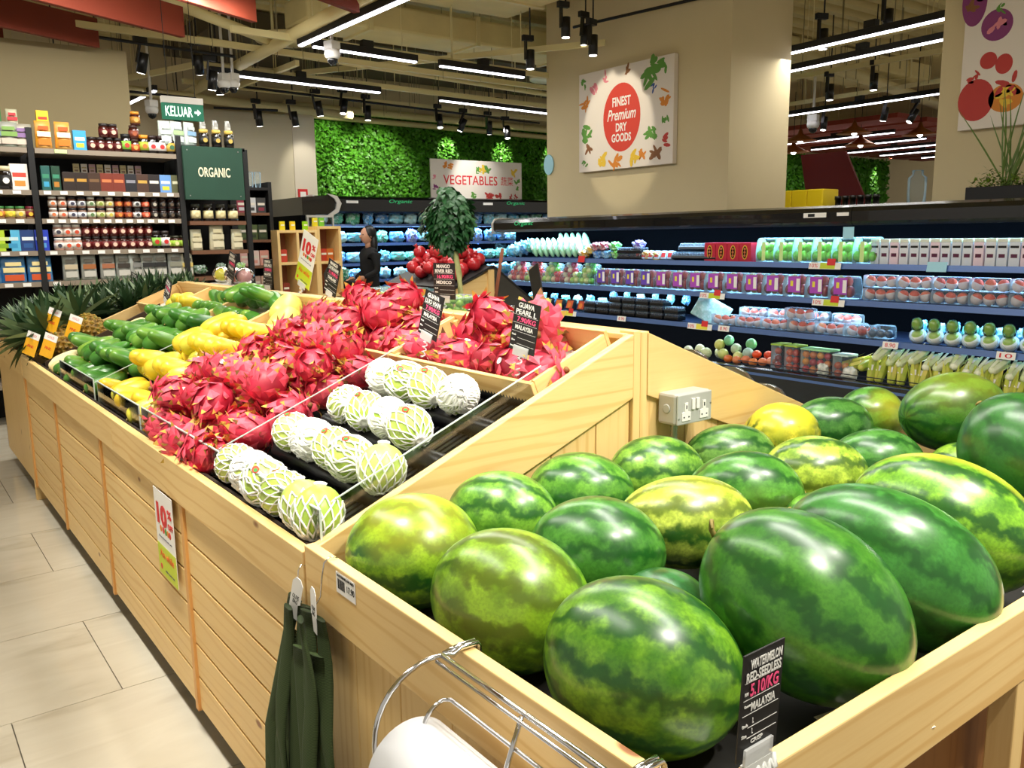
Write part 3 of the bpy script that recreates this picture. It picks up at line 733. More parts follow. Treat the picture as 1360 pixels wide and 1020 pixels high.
LG, MG, DG, PG = '#a3c836', '#6fae35', '#357a30', '#d3e05a'
for i, a in enumerate([
 # x, y, z, a, b, yaw, pitch, roll, colour, label, yellow, stem
 (.825, 1.43, .872, .140, .118, R_(-28), 0, .4, '#8ab82c', 'light green watermelon in the left back corner of the bin', .25),
 (.833, 1.115, .872, .144, .125, R_(-52), R_(-16), .9, '#86ba2a', 'light green glossy watermelon second along the left rail', .12),
 (.840, .80, .876, .152, .127, R_(-52), R_(-16), 2.0, '#78ab2b', 'bright green watermelon nearest the paper roll', 0),
 (1.10, .712, .93, .172, .136, R_(118), R_(33), .2, '#4c8a2a', 'large dark green watermelon with a stem, behind the price card', 0, True),
 (1.355, .722, .93, .186, .130, R_(118), R_(24), 1.1, '#3b8030', 'large dark green watermelon right of the one with the stem', 0),
 (1.640, .755, .93, .182, .130, R_(118), R_(18), 1.0, '#8bc42e', 'big bright green watermelon with a long yellow streak', .95),
 (1.065, 1.45, .884, .130, .104, R_(-50), 0, 1.7, '#7fb53a', 'striped green watermelon beside the light one at the sloping board', 0),
 (1.305, 1.455, .890, .130, .103, R_(-42), 0, .7, '#6ca637', 'striped watermelon in the back row right below the plank seam', 0),
 (1.07, 1.155, .890, .134, .112, R_(-40), 0, 2.6, '#4f8c33', 'mid green round watermelon in the middle of the left half', 0),
 (1.335, 1.165, .893, .150, .102, R_(-32), 0, .2, '#cfe05a', 'very pale yellow-green watermelon in the middle of the bin', .25),
 (1.575, 1.465, .890, .132, .098, R_(-25), 0, 1.3, '#8cbc43', 'pale striped watermelon directly left of the power socket cable', 0),
 (1.59, 1.20, .893, .140, .106, R_(-38), 0, 2.2, '#5d9d38', 'mid green watermelon right of the very pale one', .1),
 (1.875, 1.465, .885, .132, .092, R_(-30), 0, 3.0, '#76a54c', 'dull green watermelon below the power socket', 0),
 (2.11, 1.475, .905, .118, .100, R_(-20), 0, .3, '#ddd23a', 'all yellow watermelon at the back of the bin', 1.3),
 (1.86, 1.20, .890, .135, .102, R_(-35), 0, 1.6, '#c0dc4e', 'pale lime watermelon in front of the yellow one', .15),
 (2.325, 1.44, .905, .138, .094, R_(-25), 0, .9, '#5a9340', 'dull dark green watermelon right of the yellow one', 0),
 (2.065, 1.145, .893, .128, .098, R_(-38), 0, 2.0, '#55923c', 'mid green watermelon right of the pale lime one', 0),
 (2.49, 1.41, .925, .11, .092, R_(-20), 0, 1.1, '#5d9a3a', 'green watermelon with a yellow spot at the far right back', .45),
 (2.42, 1.12, .99, .155, .115, R_(-25), R_(3), .3, '#477f2c', 'big dark watermelon lying on top at the right, navel to the side', .15),
 (2.12, .80, .965, .175, .145, R_(95), R_(45), .8, '#2f6d2b', 'darkest watermelon cut off by the right edge of the photo', 0),
 (2.24, .985, .858, .125, .095, R_(70), 0, 2.6, '#a4cf42', 'lime green watermelon half hidden behind the yellow-streaked one', .2),
 (1.03, .935, .840, .110, .092, R_(60), 0, 1.9, '#2f7440', 'dark watermelon wedged between the pale one and the stemmed one', 0),
 (1.36, .965, .845, .105, .090, R_(40), 0, .6, '#8cc63c', 'lime green watermelon peeping out above the stemmed one', 0),
 (1.60, 1.00, .850, .120, .088, R_(60), 0, 1.2, '#86c23e', 'lime green watermelon hidden behind the second large dark one', 0),
 (2.40, 1.35, .83, .09, .08, R_(70), 0, 2.1, '#6fae3c', 'small green watermelon under the big dark one at the back', 0),
 (1.90, .93, .842, .10, .085, R_(80), 0, 0, '#4f9038', 'green watermelon under the yellow-streaked one', 0)]):
    melon(*a[:10], yellow=a[10] if len(a) > 10 else 0, stem=len(a) > 11, seed=i)
mb = MB().tube([(2.27, 1.33, .965), (2.262, 1.33, .985), (2.27, 1.325, 1.0)], [.004, .003, .002], 6)

# ---- power socket on the end panel
t = W(thing('power_socket', 'grey metal double power socket fixed to the pine end panel', 'socket', (1.78, Y1-.01, 1.03)))
P(MB().box(1.700, 1.845, 1.520, 1.586, .985, 1.073), 'box', mat('grey_metal', '#b4b1a8', .45, .1), t, .008)
P(MB().box(1.703, 1.842, 1.515, 1.521, .987, 1.071), 'face_plate', mat('face_grey', '#b4b4ae', .4, .1), t, .004)
F_ = FY((1.700, 1.5150, .985))
for dx in (.036, .109):
    P(MB().prism([(dx-.006, .062), (dx+.006, .062), (dx+.006, .038), (dx+.017, .036), (dx+.017, .013), (dx-.017, .013), (dx-.017, .036), (dx-.006, .038)], 'z', 0, .0025, 0, F_), 'outlet', WHT, t, 0)
    P(MB().box(dx-.002, dx+.002, .046, .056, .002, .003, 0, F_).box(dx-.012, dx-.007, .021, .025, .002, .003, 0, F_).box(dx+.007, dx+.012, .021, .025, .002, .003, 0, F_), 'pin_hole', BLKM, t, 0)
for dx in (.063, .081): P(MB().box(dx-.006, dx+.006, .042, .072, 0, .005, 0, F_), 'switch', WHT, t, .001)
for dx, dz in ((.008, .02), (.137, .05)): P(MB().disc((dx, dz), .003, .003, .001, 10, 0, F_), 'screw', STEEL, t, 0)
P(MB().lathe([(.013, 0), (.013, .002), (.010, .002)], 16, 0, FX((1.700, 1.553, 1.03))), 'knockout', mat('face_grey'), t, 0)
mb = MB(); pts = [(1.74-.02*(i/40)**2, 1.56, .986-.20*i/40) for i in range(41)]
mb.tube(pts, [.011 if i % 2 else .0085 for i in range(41)], 10)
P(mb, 'conduit', STEEL, t, 0)

# ---- barcode label on rail
def barcode(M, w_, h_, parent, seed=1):
    r = random.Random(seed); mb = MB(); x = -w_/2
    while x < w_/2:
        k = r.choice((.001, .0015, .002)); mb.box(x, min(w_/2, x+k), -h_/2, h_/2, .0006, .001, 0, M); x += k+r.choice((.001, .0015))
    return mb.build('barcode', BLKM, parent, world=True)
t = W(thing('price_label', 'white barcode price label 17.90 stuck on the bin rail', 'label', (.65, 1.39, .86)))
F_ = FX((X0-.0125, 1.392, .853))
P(MB().box(-.04, .04, -.021, .021, 0, .0006, 0, F_), 'sticker', PAPER, t, 0)
barcode(F_ @ Matrix.Translation((-.018, -.002, 0)), .03, .02, t)
text('17.90', F_, .021, -.002, .03, .013, BLKM, t); text('WATERMELON RED', F_, 0, .015, .07, .005, BLKM, t)

# ============================================================ SIGNS
CLIPM = clear('clip_plastic', '#ffffff', .35, .15)
def price_card(name, label, M, w_, h_, lines, coil=True, cat='price sign', clipw=.06):
    """M maps the card plane (origin at its bottom middle) to the world"""
    t = thing(name, label, cat); 
    t.matrix_world = M
    MB().box(-w_/2, w_/2, 0, h_, -.002, 0).build('card', CARDB, t)
    I = Matrix.Identity(4)
    for ln in lines:
        if ln[0] == '-': MB().box(-w_/2+.004+ln[2]*w_, w_/2-.004, ln[1]*h_, ln[1]*h_+.0006, .0002, .0006).build('rule', CHALK, t)
        else:
            s_, cx, cy, ww, hh, m_ = ln; text(s_, I, cx*w_, cy*h_, ww*w_, hh*h_, m_, t, bold=.02)
    MB().box(-clipw/2, clipw/2, -.012, .014, .0005, .004).build('clip', CLIPM, t)
    if coil:
        mb = MB().tube([(.006*math.cos(q*.9), -.012-.0022*q, .006*math.sin(q*.9)) for q in range(26)], .0022, 5)
        mb.build('coil_stem', CLIPM, t)
    return t
def cardM(x, y, z, yaw=0, lean=0, roll=0):   # faces -X
    return Matrix.Translation((x, y, z)) @ Matrix.Rotation(yaw, 4, 'Z') @ Matrix(((0, 0, -1, 0), (-1, 0, 0, 0), (0, 1, 0, 0), (0, 0, 0, 1))) @ Matrix.Rotation(roll, 4, 'Z') @ Matrix.Rotation(-lean, 4, 'X')
def gl(a, b, price, org, extra=None):
    L_ = [(a, -.02, .91, .62, .10, CHALK), (b, .0, .78, .8, .10, CHALK), ('-', .71, 0), (price, .05, .63, .72, .10, PINK), ('-', .55, 0), (org, 0, .47, .7, .09, CHALK), ('-', .38, 0),
          ('Grade', -.36, .31, .16, .035, CHALK), ('-', .26, .25), ('Size', -.36, .2, .14, .035, CHALK), ('-', .14, .25), ('Sweetness', -.3, .08, .3, .04, CHALK)]
    return L_
price_card('price_card', 'black chalk price card for GUAVA LUO HAN, clipped to the dragon fruit crate', cardM(1.325, 2.178, 1.205, 0, .12, -.22), .105, .135, gl('GUAVA', 'LUO HAN', '7.90/KG', 'MALAYSIA'))
price_card('price_card', 'black chalk price card for seedless pearl guava, clipped to the nearest crate', cardM(1.325, 1.715, 1.205, 0, .10, -.13), .105, .130, gl('GUAVA', 'PEARL L', '7.90/KG', 'MALAYSIA'))
price_card('price_card', 'black price card for mango river, standing behind the ridge right of the woman', cardM(1.72, 2.69, 1.27, .2, 0, 0), .115, .135, gl('MANGO', 'RIVER RED', '16.90/KG', 'MEXICO'))
price_card('price_card', 'black price card on the ridge just right of the cube shelf', cardM(1.66, 3.56, 1.255, 0, .1, -.3), .12, .15, gl('MANGO', 'CHOKANAN', '11.90/KG', 'THAILAND'))
price_card('price_card', 'black price card on the ridge left of the promotion card', cardM(1.68, 4.35, 1.25, .1, .05, -.05), .10, .15, gl('PAPAYA', 'SEKAKI', '5.90/KG', 'MALAYSIA'))
price_card('price_card', 'black price card standing behind the far crate near the wrapped fruit', cardM(1.72, 5.05, 1.26, 0, .1, -.25), .12, .17, gl('MANGO', 'GREEN', '6.90/KG', 'THAILAND'))
price_card('price_card', 'leaning black price card inside the far empty crate', cardM(1.36, 5.10, 1.16, 0, .1, -.45), .10, .13, gl('MANGO', 'WATER', '9.90/KG', 'THAILAND'))
price_card('price_card', 'black price card among the pineapple crowns', cardM(1.45, 6.2, 1.17, .2, 0, -.3), .10, .12, gl('PINE', 'APPLE', '6.90', 'MALAYSIA'))
price_card('price_card', 'black price card for red seedless watermelon, 5.10/KG, in the foreground', Matrix.Translation((.745, YN-.016, .917)) @ Matrix(((1, 0, 0, 0), (0, 0, -1, 0), (0, 1, 0, 0), (0, 0, 0, 1))) @ Matrix.Rotation(.05, 4, 'X'), .072, .132,
    [('WATERMELON', .04, .90, .78, .09, CHALK), ('RED-SEEDLESS', -.0, .79, .86, .09, CHALK), ('-', .735, 0), ('5.10/KG', .04, .66, .7, .12, PINK), ('RM', -.4, .64, .08, .03, CHALK), ('-', .575, 0), ('MALAYSIA', .04, .50, .6, .08, CHALK), ('Country', -.34, .52, .18, .03, CHALK), ('-', .43, 0), ('Grade', -.38, .34, .14, .03, CHALK), ('L', -.18, .36, .03, .05, CHALK), ('-', .3, .15), ('Size', -.38, .24, .12, .03, CHALK), ('L', -.18, .26, .03, .05, CHALK), ('-', .2, .15), ('CRISP', -.05, .16, .3, .04, CHALK)], False, clipw=.05)
mb = MB()
for i in range(5): mb.tube([(.722+.011*i, YN-.016, .905), (.724+.011*i, YN-.022, .892), (.729+.011*i, YN-.022, .892), (.733+.011*i, YN-.016, .905)], .0035, 6)
tag(mb.box(.72, .77, YN-.02, YN-.013, .883, .91).build('card_clip', mat('milky_clip', '#d9dbd6', .3)), 'milky plastic clip holding the watermelon price card on the rail', 'clip')
# blank dark backs of cards seen from behind
for i, (x, y, z, w_, h_, ro) in enumerate([(2.0, 2.47, 1.25, .07, .15, .45), (1.74, 2.98, 1.22, .05, .06, .05), (1.72, 3.68, 1.25, .1, .13, .55), (1.76, 2.55, 1.22, .05, .05, .0)]):
    tag(MB().box(-w_/2, w_/2, 0, h_, -.002, .002, 0, cardM(x, y, z, -.1, .1, ro)).build('price_sign', CARDB), ['blank back of a tilted card in front of the pomegranate stand', 'small dark card back by the grape packs', 'dark card back beside the cube shelf price card', 'tiny dark card back behind the guava card'][i], 'price sign')

def promo(M, w_, h_, label, clip=True):
    t = thing('promotion_sign', label, 'promotion sign'); t.matrix_world = M; I = Matrix.Identity(4)
    MB().box(-w_/2, w_/2, 0, h_, -.0015, 0).build('card', PAPER, t)
    MB().box(-w_/2, w_/2, 0, h_*.36, 0, .0004).build('lime_field', mat('lime_print', '#c9d92c', .5), t)
    text('10', I, -.10*w_, .73*h_, .55*w_, .25*h_, REDP, t, bold=.05)
    text('%', I, .33*w_, .80*h_, .22*w_, .10*h_, REDP, t, bold=.03); text('OFF', I, .34*w_, .66*h_, .26*w_, .07*h_, REDP, t, bold=.03)
    text('Selected fresh fruits only', I, 0, .46*h_, .7*w_, .025*h_, mat('print_grey', '#555566', .6), t)
    text('Aia while', I, 0, .26*h_, .75*w_, .09*h_, mat('print_orange', '#e86a1c', .5), t, bold=.01)
    fr = MB()
    for i, (fx, c_) in enumerate([(-.22, 0), (-.08, 1), (.05, 2), (.17, 0), (.27, 1)]): fr.disc((fx*w_, .56*h_), .06*w_, .055*w_, .0006, 12, c_)
    fr.build('fruit_print', [mat('p_or', '#e8862a', .6), REDP, mat('p_gr', '#4e9a3a', .6)], t)
    MB().disc((-.36*w_, .09*h_), .05*w_, .05*w_, .0006, 12, 0, None, .0004).build('red_mark', REDP, t)
    text('while stocks last', I, .1*w_, .08*h_, .5*w_, .025*h_, mat('print_grey'), t)
    if clip:
        MB().box(-.04, .04, -.014, .012, .0005, .004).build('clip', CLIPM, t)
        MB().tube([(.008*math.cos(q*.9), -.014-.003*q, .008*math.sin(q*.9)) for q in range(24)], .003, 5).build('coil_stem', CLIPM, t)
    return t
promo(cardM(1.665, 3.87, 1.285, 0, .1, -.33), .165, .25, 'white and lime 10% OFF promotion sign tilted above the ridge crates')
t = promo(cardM(.6485, 2.656, .452, 0, 0, 0), .20, .285, 'white and lime 10% OFF poster stuck on the stand front planks', False)

# ---- hanging aprons / straps in the bin corner
olive = NT('olive_webbing'); tc = olive.n('TexCoord'); wv = olive.n('TexWave', bands_direction='Z'); wv.inputs['Scale'].default_value = 120
olive.L(tc.outputs['Object'], wv.inputs['Vector']); olive.L(olive.ramp(wv.outputs['Fac'], [(0, '#222f13'), (1, '#43552a')]), olive.b.inputs['Base Color']); olive.b.inputs['Roughness'].default_value = .9; olive.bump(wv.outputs['Fac'], .4, .002)
def strap(pts, wd, th, name, parent):
    mb = MB(); vs = []; n = len(pts)
    for (x, y, z, a) in pts:
        dx, dy = math.cos(a)*wd/2, math.sin(a)*wd/2; nx, ny = -math.sin(a)*th/2, math.cos(a)*th/2
        for k in range(8):
            q = 2*PI*k/8; cx_, sx_ = math.cos(q), math.sin(q)
            vs.append((x+dx*cx_+nx*sx_, y+dy*cx_+ny*sx_, z))
    fs = [(i*8+j, i*8+(j+1) % 8, (i+1)*8+(j+1) % 8, (i+1)*8+j) for i in range(n-1) for j in range(8)]+[tuple(range(8)), tuple(range((n-1)*8, n*8))]
    return mb.add(vs, fs, 0, True).build(name, olive.m, parent, world=True)
t = W(thing('shopping_bag', 'folded dark olive webbing bags hanging by white tags in the bin corner', 'bag', (.62, 1.5, .8)))
r = random.Random(5)
for k, (y0, y1, xo, w0, w1) in enumerate([(1.455, 1.40, .625, .03, .05), (1.50, 1.46, .615, .03, .05), (1.535, 1.53, .62, .03, .055), (1.57, 1.62, .625, .03, .05), (1.59, 1.70, .63, .025, .04), (1.48, 1.43, .60, .03, .05), (1.55, 1.58, .60, .03, .055)]):
    pts = [(xo-.03*(i/12)+.006*math.sin(i*.8+k), y0+(y1-y0)*min(1, i/7)+.006*math.sin(i*.6+k*2), .775-.042*i, PI/2+.35*math.sin(i*.5+k)) for i in range(17)]
    mb_ = strap(pts, w0+.012, .012, 'strap', t)
    if k < 5:
        strap([(xo-.01-.03*(i/12), y0+(y1-y0)*min(1, i/6)*1.02+.01, .70-.045*i, PI/2+.3) for i in range(15)], w1, .012, 'fold', t)
for k, (y, x, a, tilt) in enumerate([(1.545, .617, .25, .3), (1.475, .622, -.1, .05)]):
    M = Matrix.Translation((x, y, .80)) @ Matrix.Rotation(a, 4, 'Z') @ Matrix(((0, 0, -1, 0), (-1, 0, 0, 0), (0, 1, 0, 0), (0, 0, 0, 1))) @ Matrix.Rotation(-tilt, 4, 'Z')
    MB().prism([(-.016, -.06), (.016, -.06), (.016, .022), (.007, .034), (-.007, .034), (-.016, .022)], 'z', 0, .001, 0, M).build('tag', PAPER, t, world=True)
    text('OLIVE\nBAG', M, 0, -.015, .02, .02, BLKM, t)
MB().tube([(.676, 1.468, .862), (.672, 1.468, .884), (.658, 1.468, .889), (.645, 1.468, .88), (.640, 1.47, .85), (.637, 1.475, .81), (.625, 1.49, .78)], .0016, 6).build('wire_hook', CHROME, t, world=True)
MB().tube([(.645, 1.562, .845), (.636, 1.56, .85), (.628, 1.557, .84), (.622, 1.55, .80)], .0014, 6).build('wire_hook', CHROME, t, world=True)

# ---- paper roll holder
t = W(thing('roll_holder', 'chrome wire roll holder hooked over the bin rail', 'holder', (.6, .9, .85)))
def wire(pts, r=.0038, nm='wire'):
    return MB().tube(pts, r, 8).build(nm, CHROME, t, world=True)
def arc(c, r, a0, a1, n=8):   # in X-Z plane at y
    return [(c[0]+r*math.cos(a0+(a1-a0)*i/n), c[1], c[2]+r*math.sin(a0+(a1-a0)*i/n)) for i in range(n+1)]
for y in (1.00, .62):
    wire([(.684, y-.002, .86), (.684, y-.002, .884), (.681, y-.001, .889), (.652, y, .889)]+arc((.60, y, .79), .099, R_(68), R_(180), 10)+[(.501, y, .75), (.515, y, .70)], .004, 'side_wire')
    wire([(.684, y+.008, .86), (.684, y+.008, .884), (.681, y+.008, .889), (.652, y+.008, .889)]+[(.625, y+.007, .885)], .004, 'rail_hook')
wire([(.617, 1.0, .888), (.617, .62, .888)], .004, 'cross_wire'); wire([(.605, .995, .884), (.605, .62, .884)], .003, 'cross_wire')
wire([(.56, .985, .78)]+arc((.60, .965, .80), .04, R_(180), R_(95), 6)+[(.60, .95, .845), (.60, .64, .845)], .0032, 'cross_wire')
wire([(.612, .80, .886), (.59, .795, .845), (.54, .795, .72)], .0036, 'brace_wire')
roll = tag(MB().lathe([(.018, -.13), (.072, -.135), (.072, .135), (.018, .13), (.018, -.13)], 40, 0, Matrix.Translation((.55, .85, .745)) @ Matrix.Rotation(PI/2, 4, 'X')).build('bag_roll', mat('matte_paper', '#e9eaec', .55), bevel=0), 'white roll of produce bags on the chrome holder', 'bag roll')
mb = MB(); n = 8; pts = [(.55-.073*math.cos(q*.16), .745-.073*math.sin(q*.16) if q < 4 else .70-.018*(q-4)) for q in range(12)]
vs = []; 
for i, (x, z) in enumerate(pts):
    for yy in (.99, .735): vs.append((x-.002*i, yy+.012*math.sin(i*.4), z))
mb.add(vs, [(2*i, 2*i+1, 2*i+3, 2*i+2) for i in range(len(pts)-1)], 0, True)
so = mb.build('loose_sheet', mat('matte_paper'), roll)
md = so.modifiers.new('s', 'SOLIDIFY'); md.thickness = .001
MB().lathe([(.0, .135), (.017, .135), (.017, -.135), (0, -.135)], 16, 0, Matrix.Translation((.55, .85, .745)) @ Matrix.Rotation(PI/2, 4, 'X')).build('core', mat('card_core', '#b99b6b', .8), roll)
# labels on the near side are left blank where the photo shows none

# ============================================================ FRUIT ON THE STAND
def npos(x, off): # point above the slope
    return zs(x)+off
# --- foam-netted guavas
GUA = fruitmat('guava_skin', [(.3, '#9cc043'), (.6, '#c3d66a'), (.8, '#dbe48c')], .4)
NETM = mat('foam_net', '#f7f7f2', .65, sss=0)
def guava_body(r, seed):
    q = random.Random(seed); p1 = q.uniform(0, 6)
    return MB().ell((0, 0, 0), (r*1.12, r, r*.97), 20, 14, fn=lambda d: 1+.02*math.sin(4*math.atan2(d.z, d.y)+p1)-.02*abs(d.x)**3).mesh('guava', GUA)
def net_mesh(r, n, tw, rad, cover=(.06, .94), bunch=.0, seed=0):
    q = random.Random(seed); mb = MB(); K = 15
    for s_ in (1, -1):
        for i in range(n):
            pts = []
            for k in range(K+1):
                t = cover[0]+(cover[1]-cover[0])*k/K; th = PI*t; ph = 2*PI*i/n+s_*tw*t*PI+bunch*math.sin(5*th+i)
                rr = 1.03+.02*math.sin(k*3.1+i)
                pts.append((math.cos(th)*r*1.12*rr, math.sin(th)*math.cos(ph)*r*rr, math.sin(th)*math.sin(ph)*r*.97*rr))
            mb.tube(pts, rad, 4, cap=False)
    for e in (-1, 1):   # frilly bunched ends
        mb.lathe([(r*.10, r*1.12), (r*.28, r*1.20), (r*.2, r*1.06)], 9, 0, Matrix.Rotation(e*PI/2, 4, 'Y'))
    return mb.mesh('foam_net', NETM)
gprot = []
stk = mat('sticker_red', '#e2452c', .5); stg = mat('sticker_green', '#3a8f3c', .5)
for k, (r_, n, tw, rad, cov, full) in enumerate([(.055, 13, .55, .0020, (.05, .95), 0), (.057, 16, .3, .0030, (.05, .95), .2), (.054, 20, .15, .0036, (.04, .96), .25), (.056, 13, .6, .0022, (.38, .97), 0)]):
    g = tag(ob('guava', guava_body(r_, k)), 'x', 'guava'); ob('foam_net', net_mesh(r_, n, tw, rad, cov, full, k), g)
    if k == 2:  # a fully closed foam sleeve
        MB().ell((0, 0, 0), (r_*1.10, r_*1.015, r_*.985), 22, 14, fn=lambda d: 1+.018*math.sin(11*math.atan2(d.z, d.y)+3*d.x)).build('foam_sleeve', NETM, g)
    if k in (0, 1):
        M = Matrix.Rotation(-.5, 4, 'X') @ Matrix.Translation((0, 0, r_*1.045))
        st_ = MB().disc((0, 0), .011, .009, .0012, 12, 0, M).build('sticker', stk, g)
        MB().disc((-.003, .001), .006, .005, .0008, 10, 0, M, .0012).build('sticker_leaf', stg, st_)
    gprot.append(Proto(g))
r = random.Random(11)
rows = [(.735, [2.20, 2.09, 1.98, 1.865, 1.75, 1.68], [0, 2, 1, 0, 3, 3]), (.895, [2.19, 2.07, 1.95, 1.83, 1.70], [0, 2, 0, 1, 3]), (1.045, [2.17, 2.05, 1.93, 1.80], [1, 0, 2, 0]), (1.195, [2.20, 2.08, 1.955, 1.82], [2, 1, 0, 2])]
for ri, (x, yl, kk) in enumerate(rows):
    for i, (y, k) in enumerate(zip(yl, kk)):
        lb = ('bare-topped guava in half a foam net' if k == 3 else 'guava in a closed white foam sleeve' if k == 2 else 'guava in white foam net')+', %s from the dragon fruit in the %s row' % (od(i), ['front', 'second', 'third', 'rear'][ri])
        gprot[k].put((x+r.uniform(-.008, .008), y, npos(x, .018)), (r.uniform(-.3, .3), r.uniform(-.5, .3) if k != 3 else -.95, r.uniform(.9, 1.9)), lb, 'foam netted guavas', 1.0+r.uniform(-.03, .05))
# --- dragon fruit
DF = fruitmat('dragon_fruit_skin', [(.3, '#93182c'), (.55, '#bd2440'), (.8, '#d23c52')], .5, 7, .05)
DS = mat('scale_red', '#f05468', .45, var=.28, bscale=45); DT = mat('scale_tip', '#c9a545', .55, var=.4, bscale=20); DG_ = mat('scale_dry', '#7d5226', .7)
def dragon(seed, r_=.055):
    q = random.Random(seed)
    fn = lambda d: 1+.03*math.sin(3*math.atan2(d.z, d.y)+seed)+.015*math.sin(7*d.x+seed)-.05*abs(d.x)**4
    o = MB().ell((0, 0, 0), (r_*1.18, r_, r_), 18, 12, fn=fn).build('dragon_fruit', DF)
    tag(o, 'x', 'dragon fruit'); mb = MB()
    for k in range(46):
        t = .07+.88*(k+.5)/38 if k < 38 else q.uniform(.02, .12); th = PI*t; ph = k*2.399+q.uniform(-.2, .2)
        d = Vector((math.cos(th), math.sin(th)*math.cos(ph), math.sin(th)*math.sin(ph))); p = Vector((d.x*r_*1.15, d.y*r_*.98, d.z*r_*.98))
        tg = (Vector((1, 0, 0))-d*d.x)
        if tg.length < .1: tg = d.orthogonal()
        tg.normalize(); L = q.uniform(.030, .042)*(1.15 if k >= 38 else 1); wd = q.uniform(.026, .038)*(.7 if k >= 38 else 1)
        dr = (tg*.9+d*(.12+(.6 if k >= 38 else 0)+q.uniform(0, .25))).normalized(); sd = dr.cross(d).normalized(); cv = d*.010
        a0, a1 = p-sd*wd*.5-dr*.008, p+sd*wd*.5-dr*.008; m0, m1 = p+dr*L*.64-sd*wd*.27+cv*.5, p+dr*L*.64+sd*wd*.27+cv*.5; tp = p+dr*L+cv*q.uniform(.5, 1.8); c0 = p+dr*L*.28+d*.006
        mb.add([a0, a1, m0, m1, tp, c0], [(0, 5, 2), (0, 1, 5), (1, 3, 5), (2, 5, 3)], 0, False)
        mb.add([m0, m1, tp], [(0, 1, 2)], 1 if q.random() < .75 else 2, False)
    mb.tube([(-r_*1.12, 0, 0), (-r_*1.32, .004, .004)], [.010, .006], 7, 2)
    s_ = mb.build('scales', [DS, DT, DG_], o); s_['kind'] = 'stuff'
    M = Matrix.Rotation(.4, 4, 'X') @ Matrix.Translation((.01, 0, r_*1.02))
    if seed in (2, 5):
        MB().disc((0, 0), .009, .009, .0015, 14, 0, M).build('sticker', PAPER, o)
    return Proto(o)
dp = [dragon(k) for k in range(6)]
def put_dragon(x, y, off, lb, sc_=1.0, g='dragon fruits'):
    k = r.randrange(6)
    dp[k].put((x, y, npos(x, off)), (r.uniform(-PI, PI), r.uniform(-.7, .5), r.uniform(-PI, PI)), lb, g, sc_*r.uniform(.94, 1.08))
for ri, x in enumerate([.735, .855, .975, 1.095, 1.215]):
    n = 6
    for i in range(n):
        y = 2.375+i*.118+(.03 if ri % 2 else 0)+r.uniform(-.012, .012)
        put_dragon(x+r.uniform(-.015, .015), min(y, 3.0), .0, 'red dragon fruit in the bottom layer, %s from the guavas in the %s row' % (od(i), ['front', 'second', 'third', 'fourth', 'top'][ri]))
for ri, (x, ys_) in enumerate([(.80, [2.62, 2.74, 2.86, 2.97]), (.93, [2.50, 2.63, 2.76, 2.89, 3.0]), (1.06, [2.44, 2.57, 2.70, 2.83, 2.95]), (1.19, [2.42, 2.54, 2.66, 2.79, 2.92])]):
    for i, y in enumerate(ys_):
        put_dragon(x+r.uniform(-.02, .02), y, .085, 'red dragon fruit piled on the heap, %s from the guavas in the %s upper row' % (od(i), ['front', 'second', 'third', 'rear'][ri]))
for ci, (cy, n, nm) in enumerate([(1.70, 6, 'nearest crate'), (2.44, 5, 'crate behind the guava card')]):
    for ri, x in enumerate([1.385, 1.50]):
        for i in range(n if ri == 0 or ci else 4):
            put_dragon(x, cy+i*.118+(0 if ci else 0)+(.02 if ri else 0)+(.11 if (ri and not ci) else 0), -.005, 'dragon fruit inside the %s, %s from the right, %s row' % (nm, od(i), ['front', 'back'][ri]))
for i, (x, y, lb) in enumerate([(1.45, 1.80, 'large dragon fruit on top of the nearest crate right of the price card'), (1.47, 2.05, 'dragon fruit on top in the nearest crate, left of the price card'), (1.40, 2.6, 'dragon fruit on top of the second crate, front right'), (1.42, 2.75, 'dragon fruit on top of the second crate, front middle'), (1.48, 2.9, 'dragon fruit on top of the second crate, rear left'), (1.33, 2.68, 'dragon fruit bridging the heap and the second crate, right one'), (1.31, 2.82, 'dragon fruit bridging the heap and the second crate, middle one'), (1.32, 2.95, 'dragon fruit bridging the heap and the second crate, left one'), (1.50, 2.62, 'dragon fruit topping the second crate, against its back board')]):
    put_dragon(x, y, .085, lb, 1.12 if i == 0 else 1)
# --- mangoes
MGG = fruitmat('green_mango_skin', [(.25, '#28601c'), (.5, '#437f28'), (.75, '#7fa83c')], .33, 5, .15)
MGY = fruitmat('yellow_mango_skin', [(.3, '#dcb41e'), (.5, '#ecd238'), (.72, '#c4cf48')], .4, 5, .1)
MGC = fruitmat('cream_mango_skin', [(.3, '#f3dd8e'), (.7, '#f8ecbc')], .5, 5, 0)
def mango_mesh(nm, m, a, b, seed):
    def fn(d): return 1+.42*d.x*d.x*(1-d.x*d.x)
    mb = MB().ell((0, 0, 0), (a*.95, b, b*.9), 18, 16, fn=fn)
    mb.v = [(x, y+.22*b*(1-(x/a)**2)*0+.22*b*(x/a)**2*(1 if x > 0 else .4), z*(1-.18*(x/a))) for x, y, z in mb.v]
    return mb.mesh(nm, m)
def mango(m, a, b, seed, nm='mango'):
    o = tag(ob(nm, mango_mesh(nm, m, a, b, seed)), 'x', 'mango')
    MB().lathe([(.004, -.002), (.004, .003), (.0, .004)], 7, 0, Matrix.Translation((-a*.99, .06*b, 0)) @ Matrix.Rotation(-PI/2, 4, 'Y')).build('stem_end', stem_m, o)
    return Proto(o)
gm_ = [mango(MGG, .098, .040, 1), mango(MGG, .088, .044, 2)]; ym_ = [mango(MGY, .088, .046, 3), mango(MGY, .080, .047, 4)]; cm_ = [mango(MGC, .085, .042, 5)]
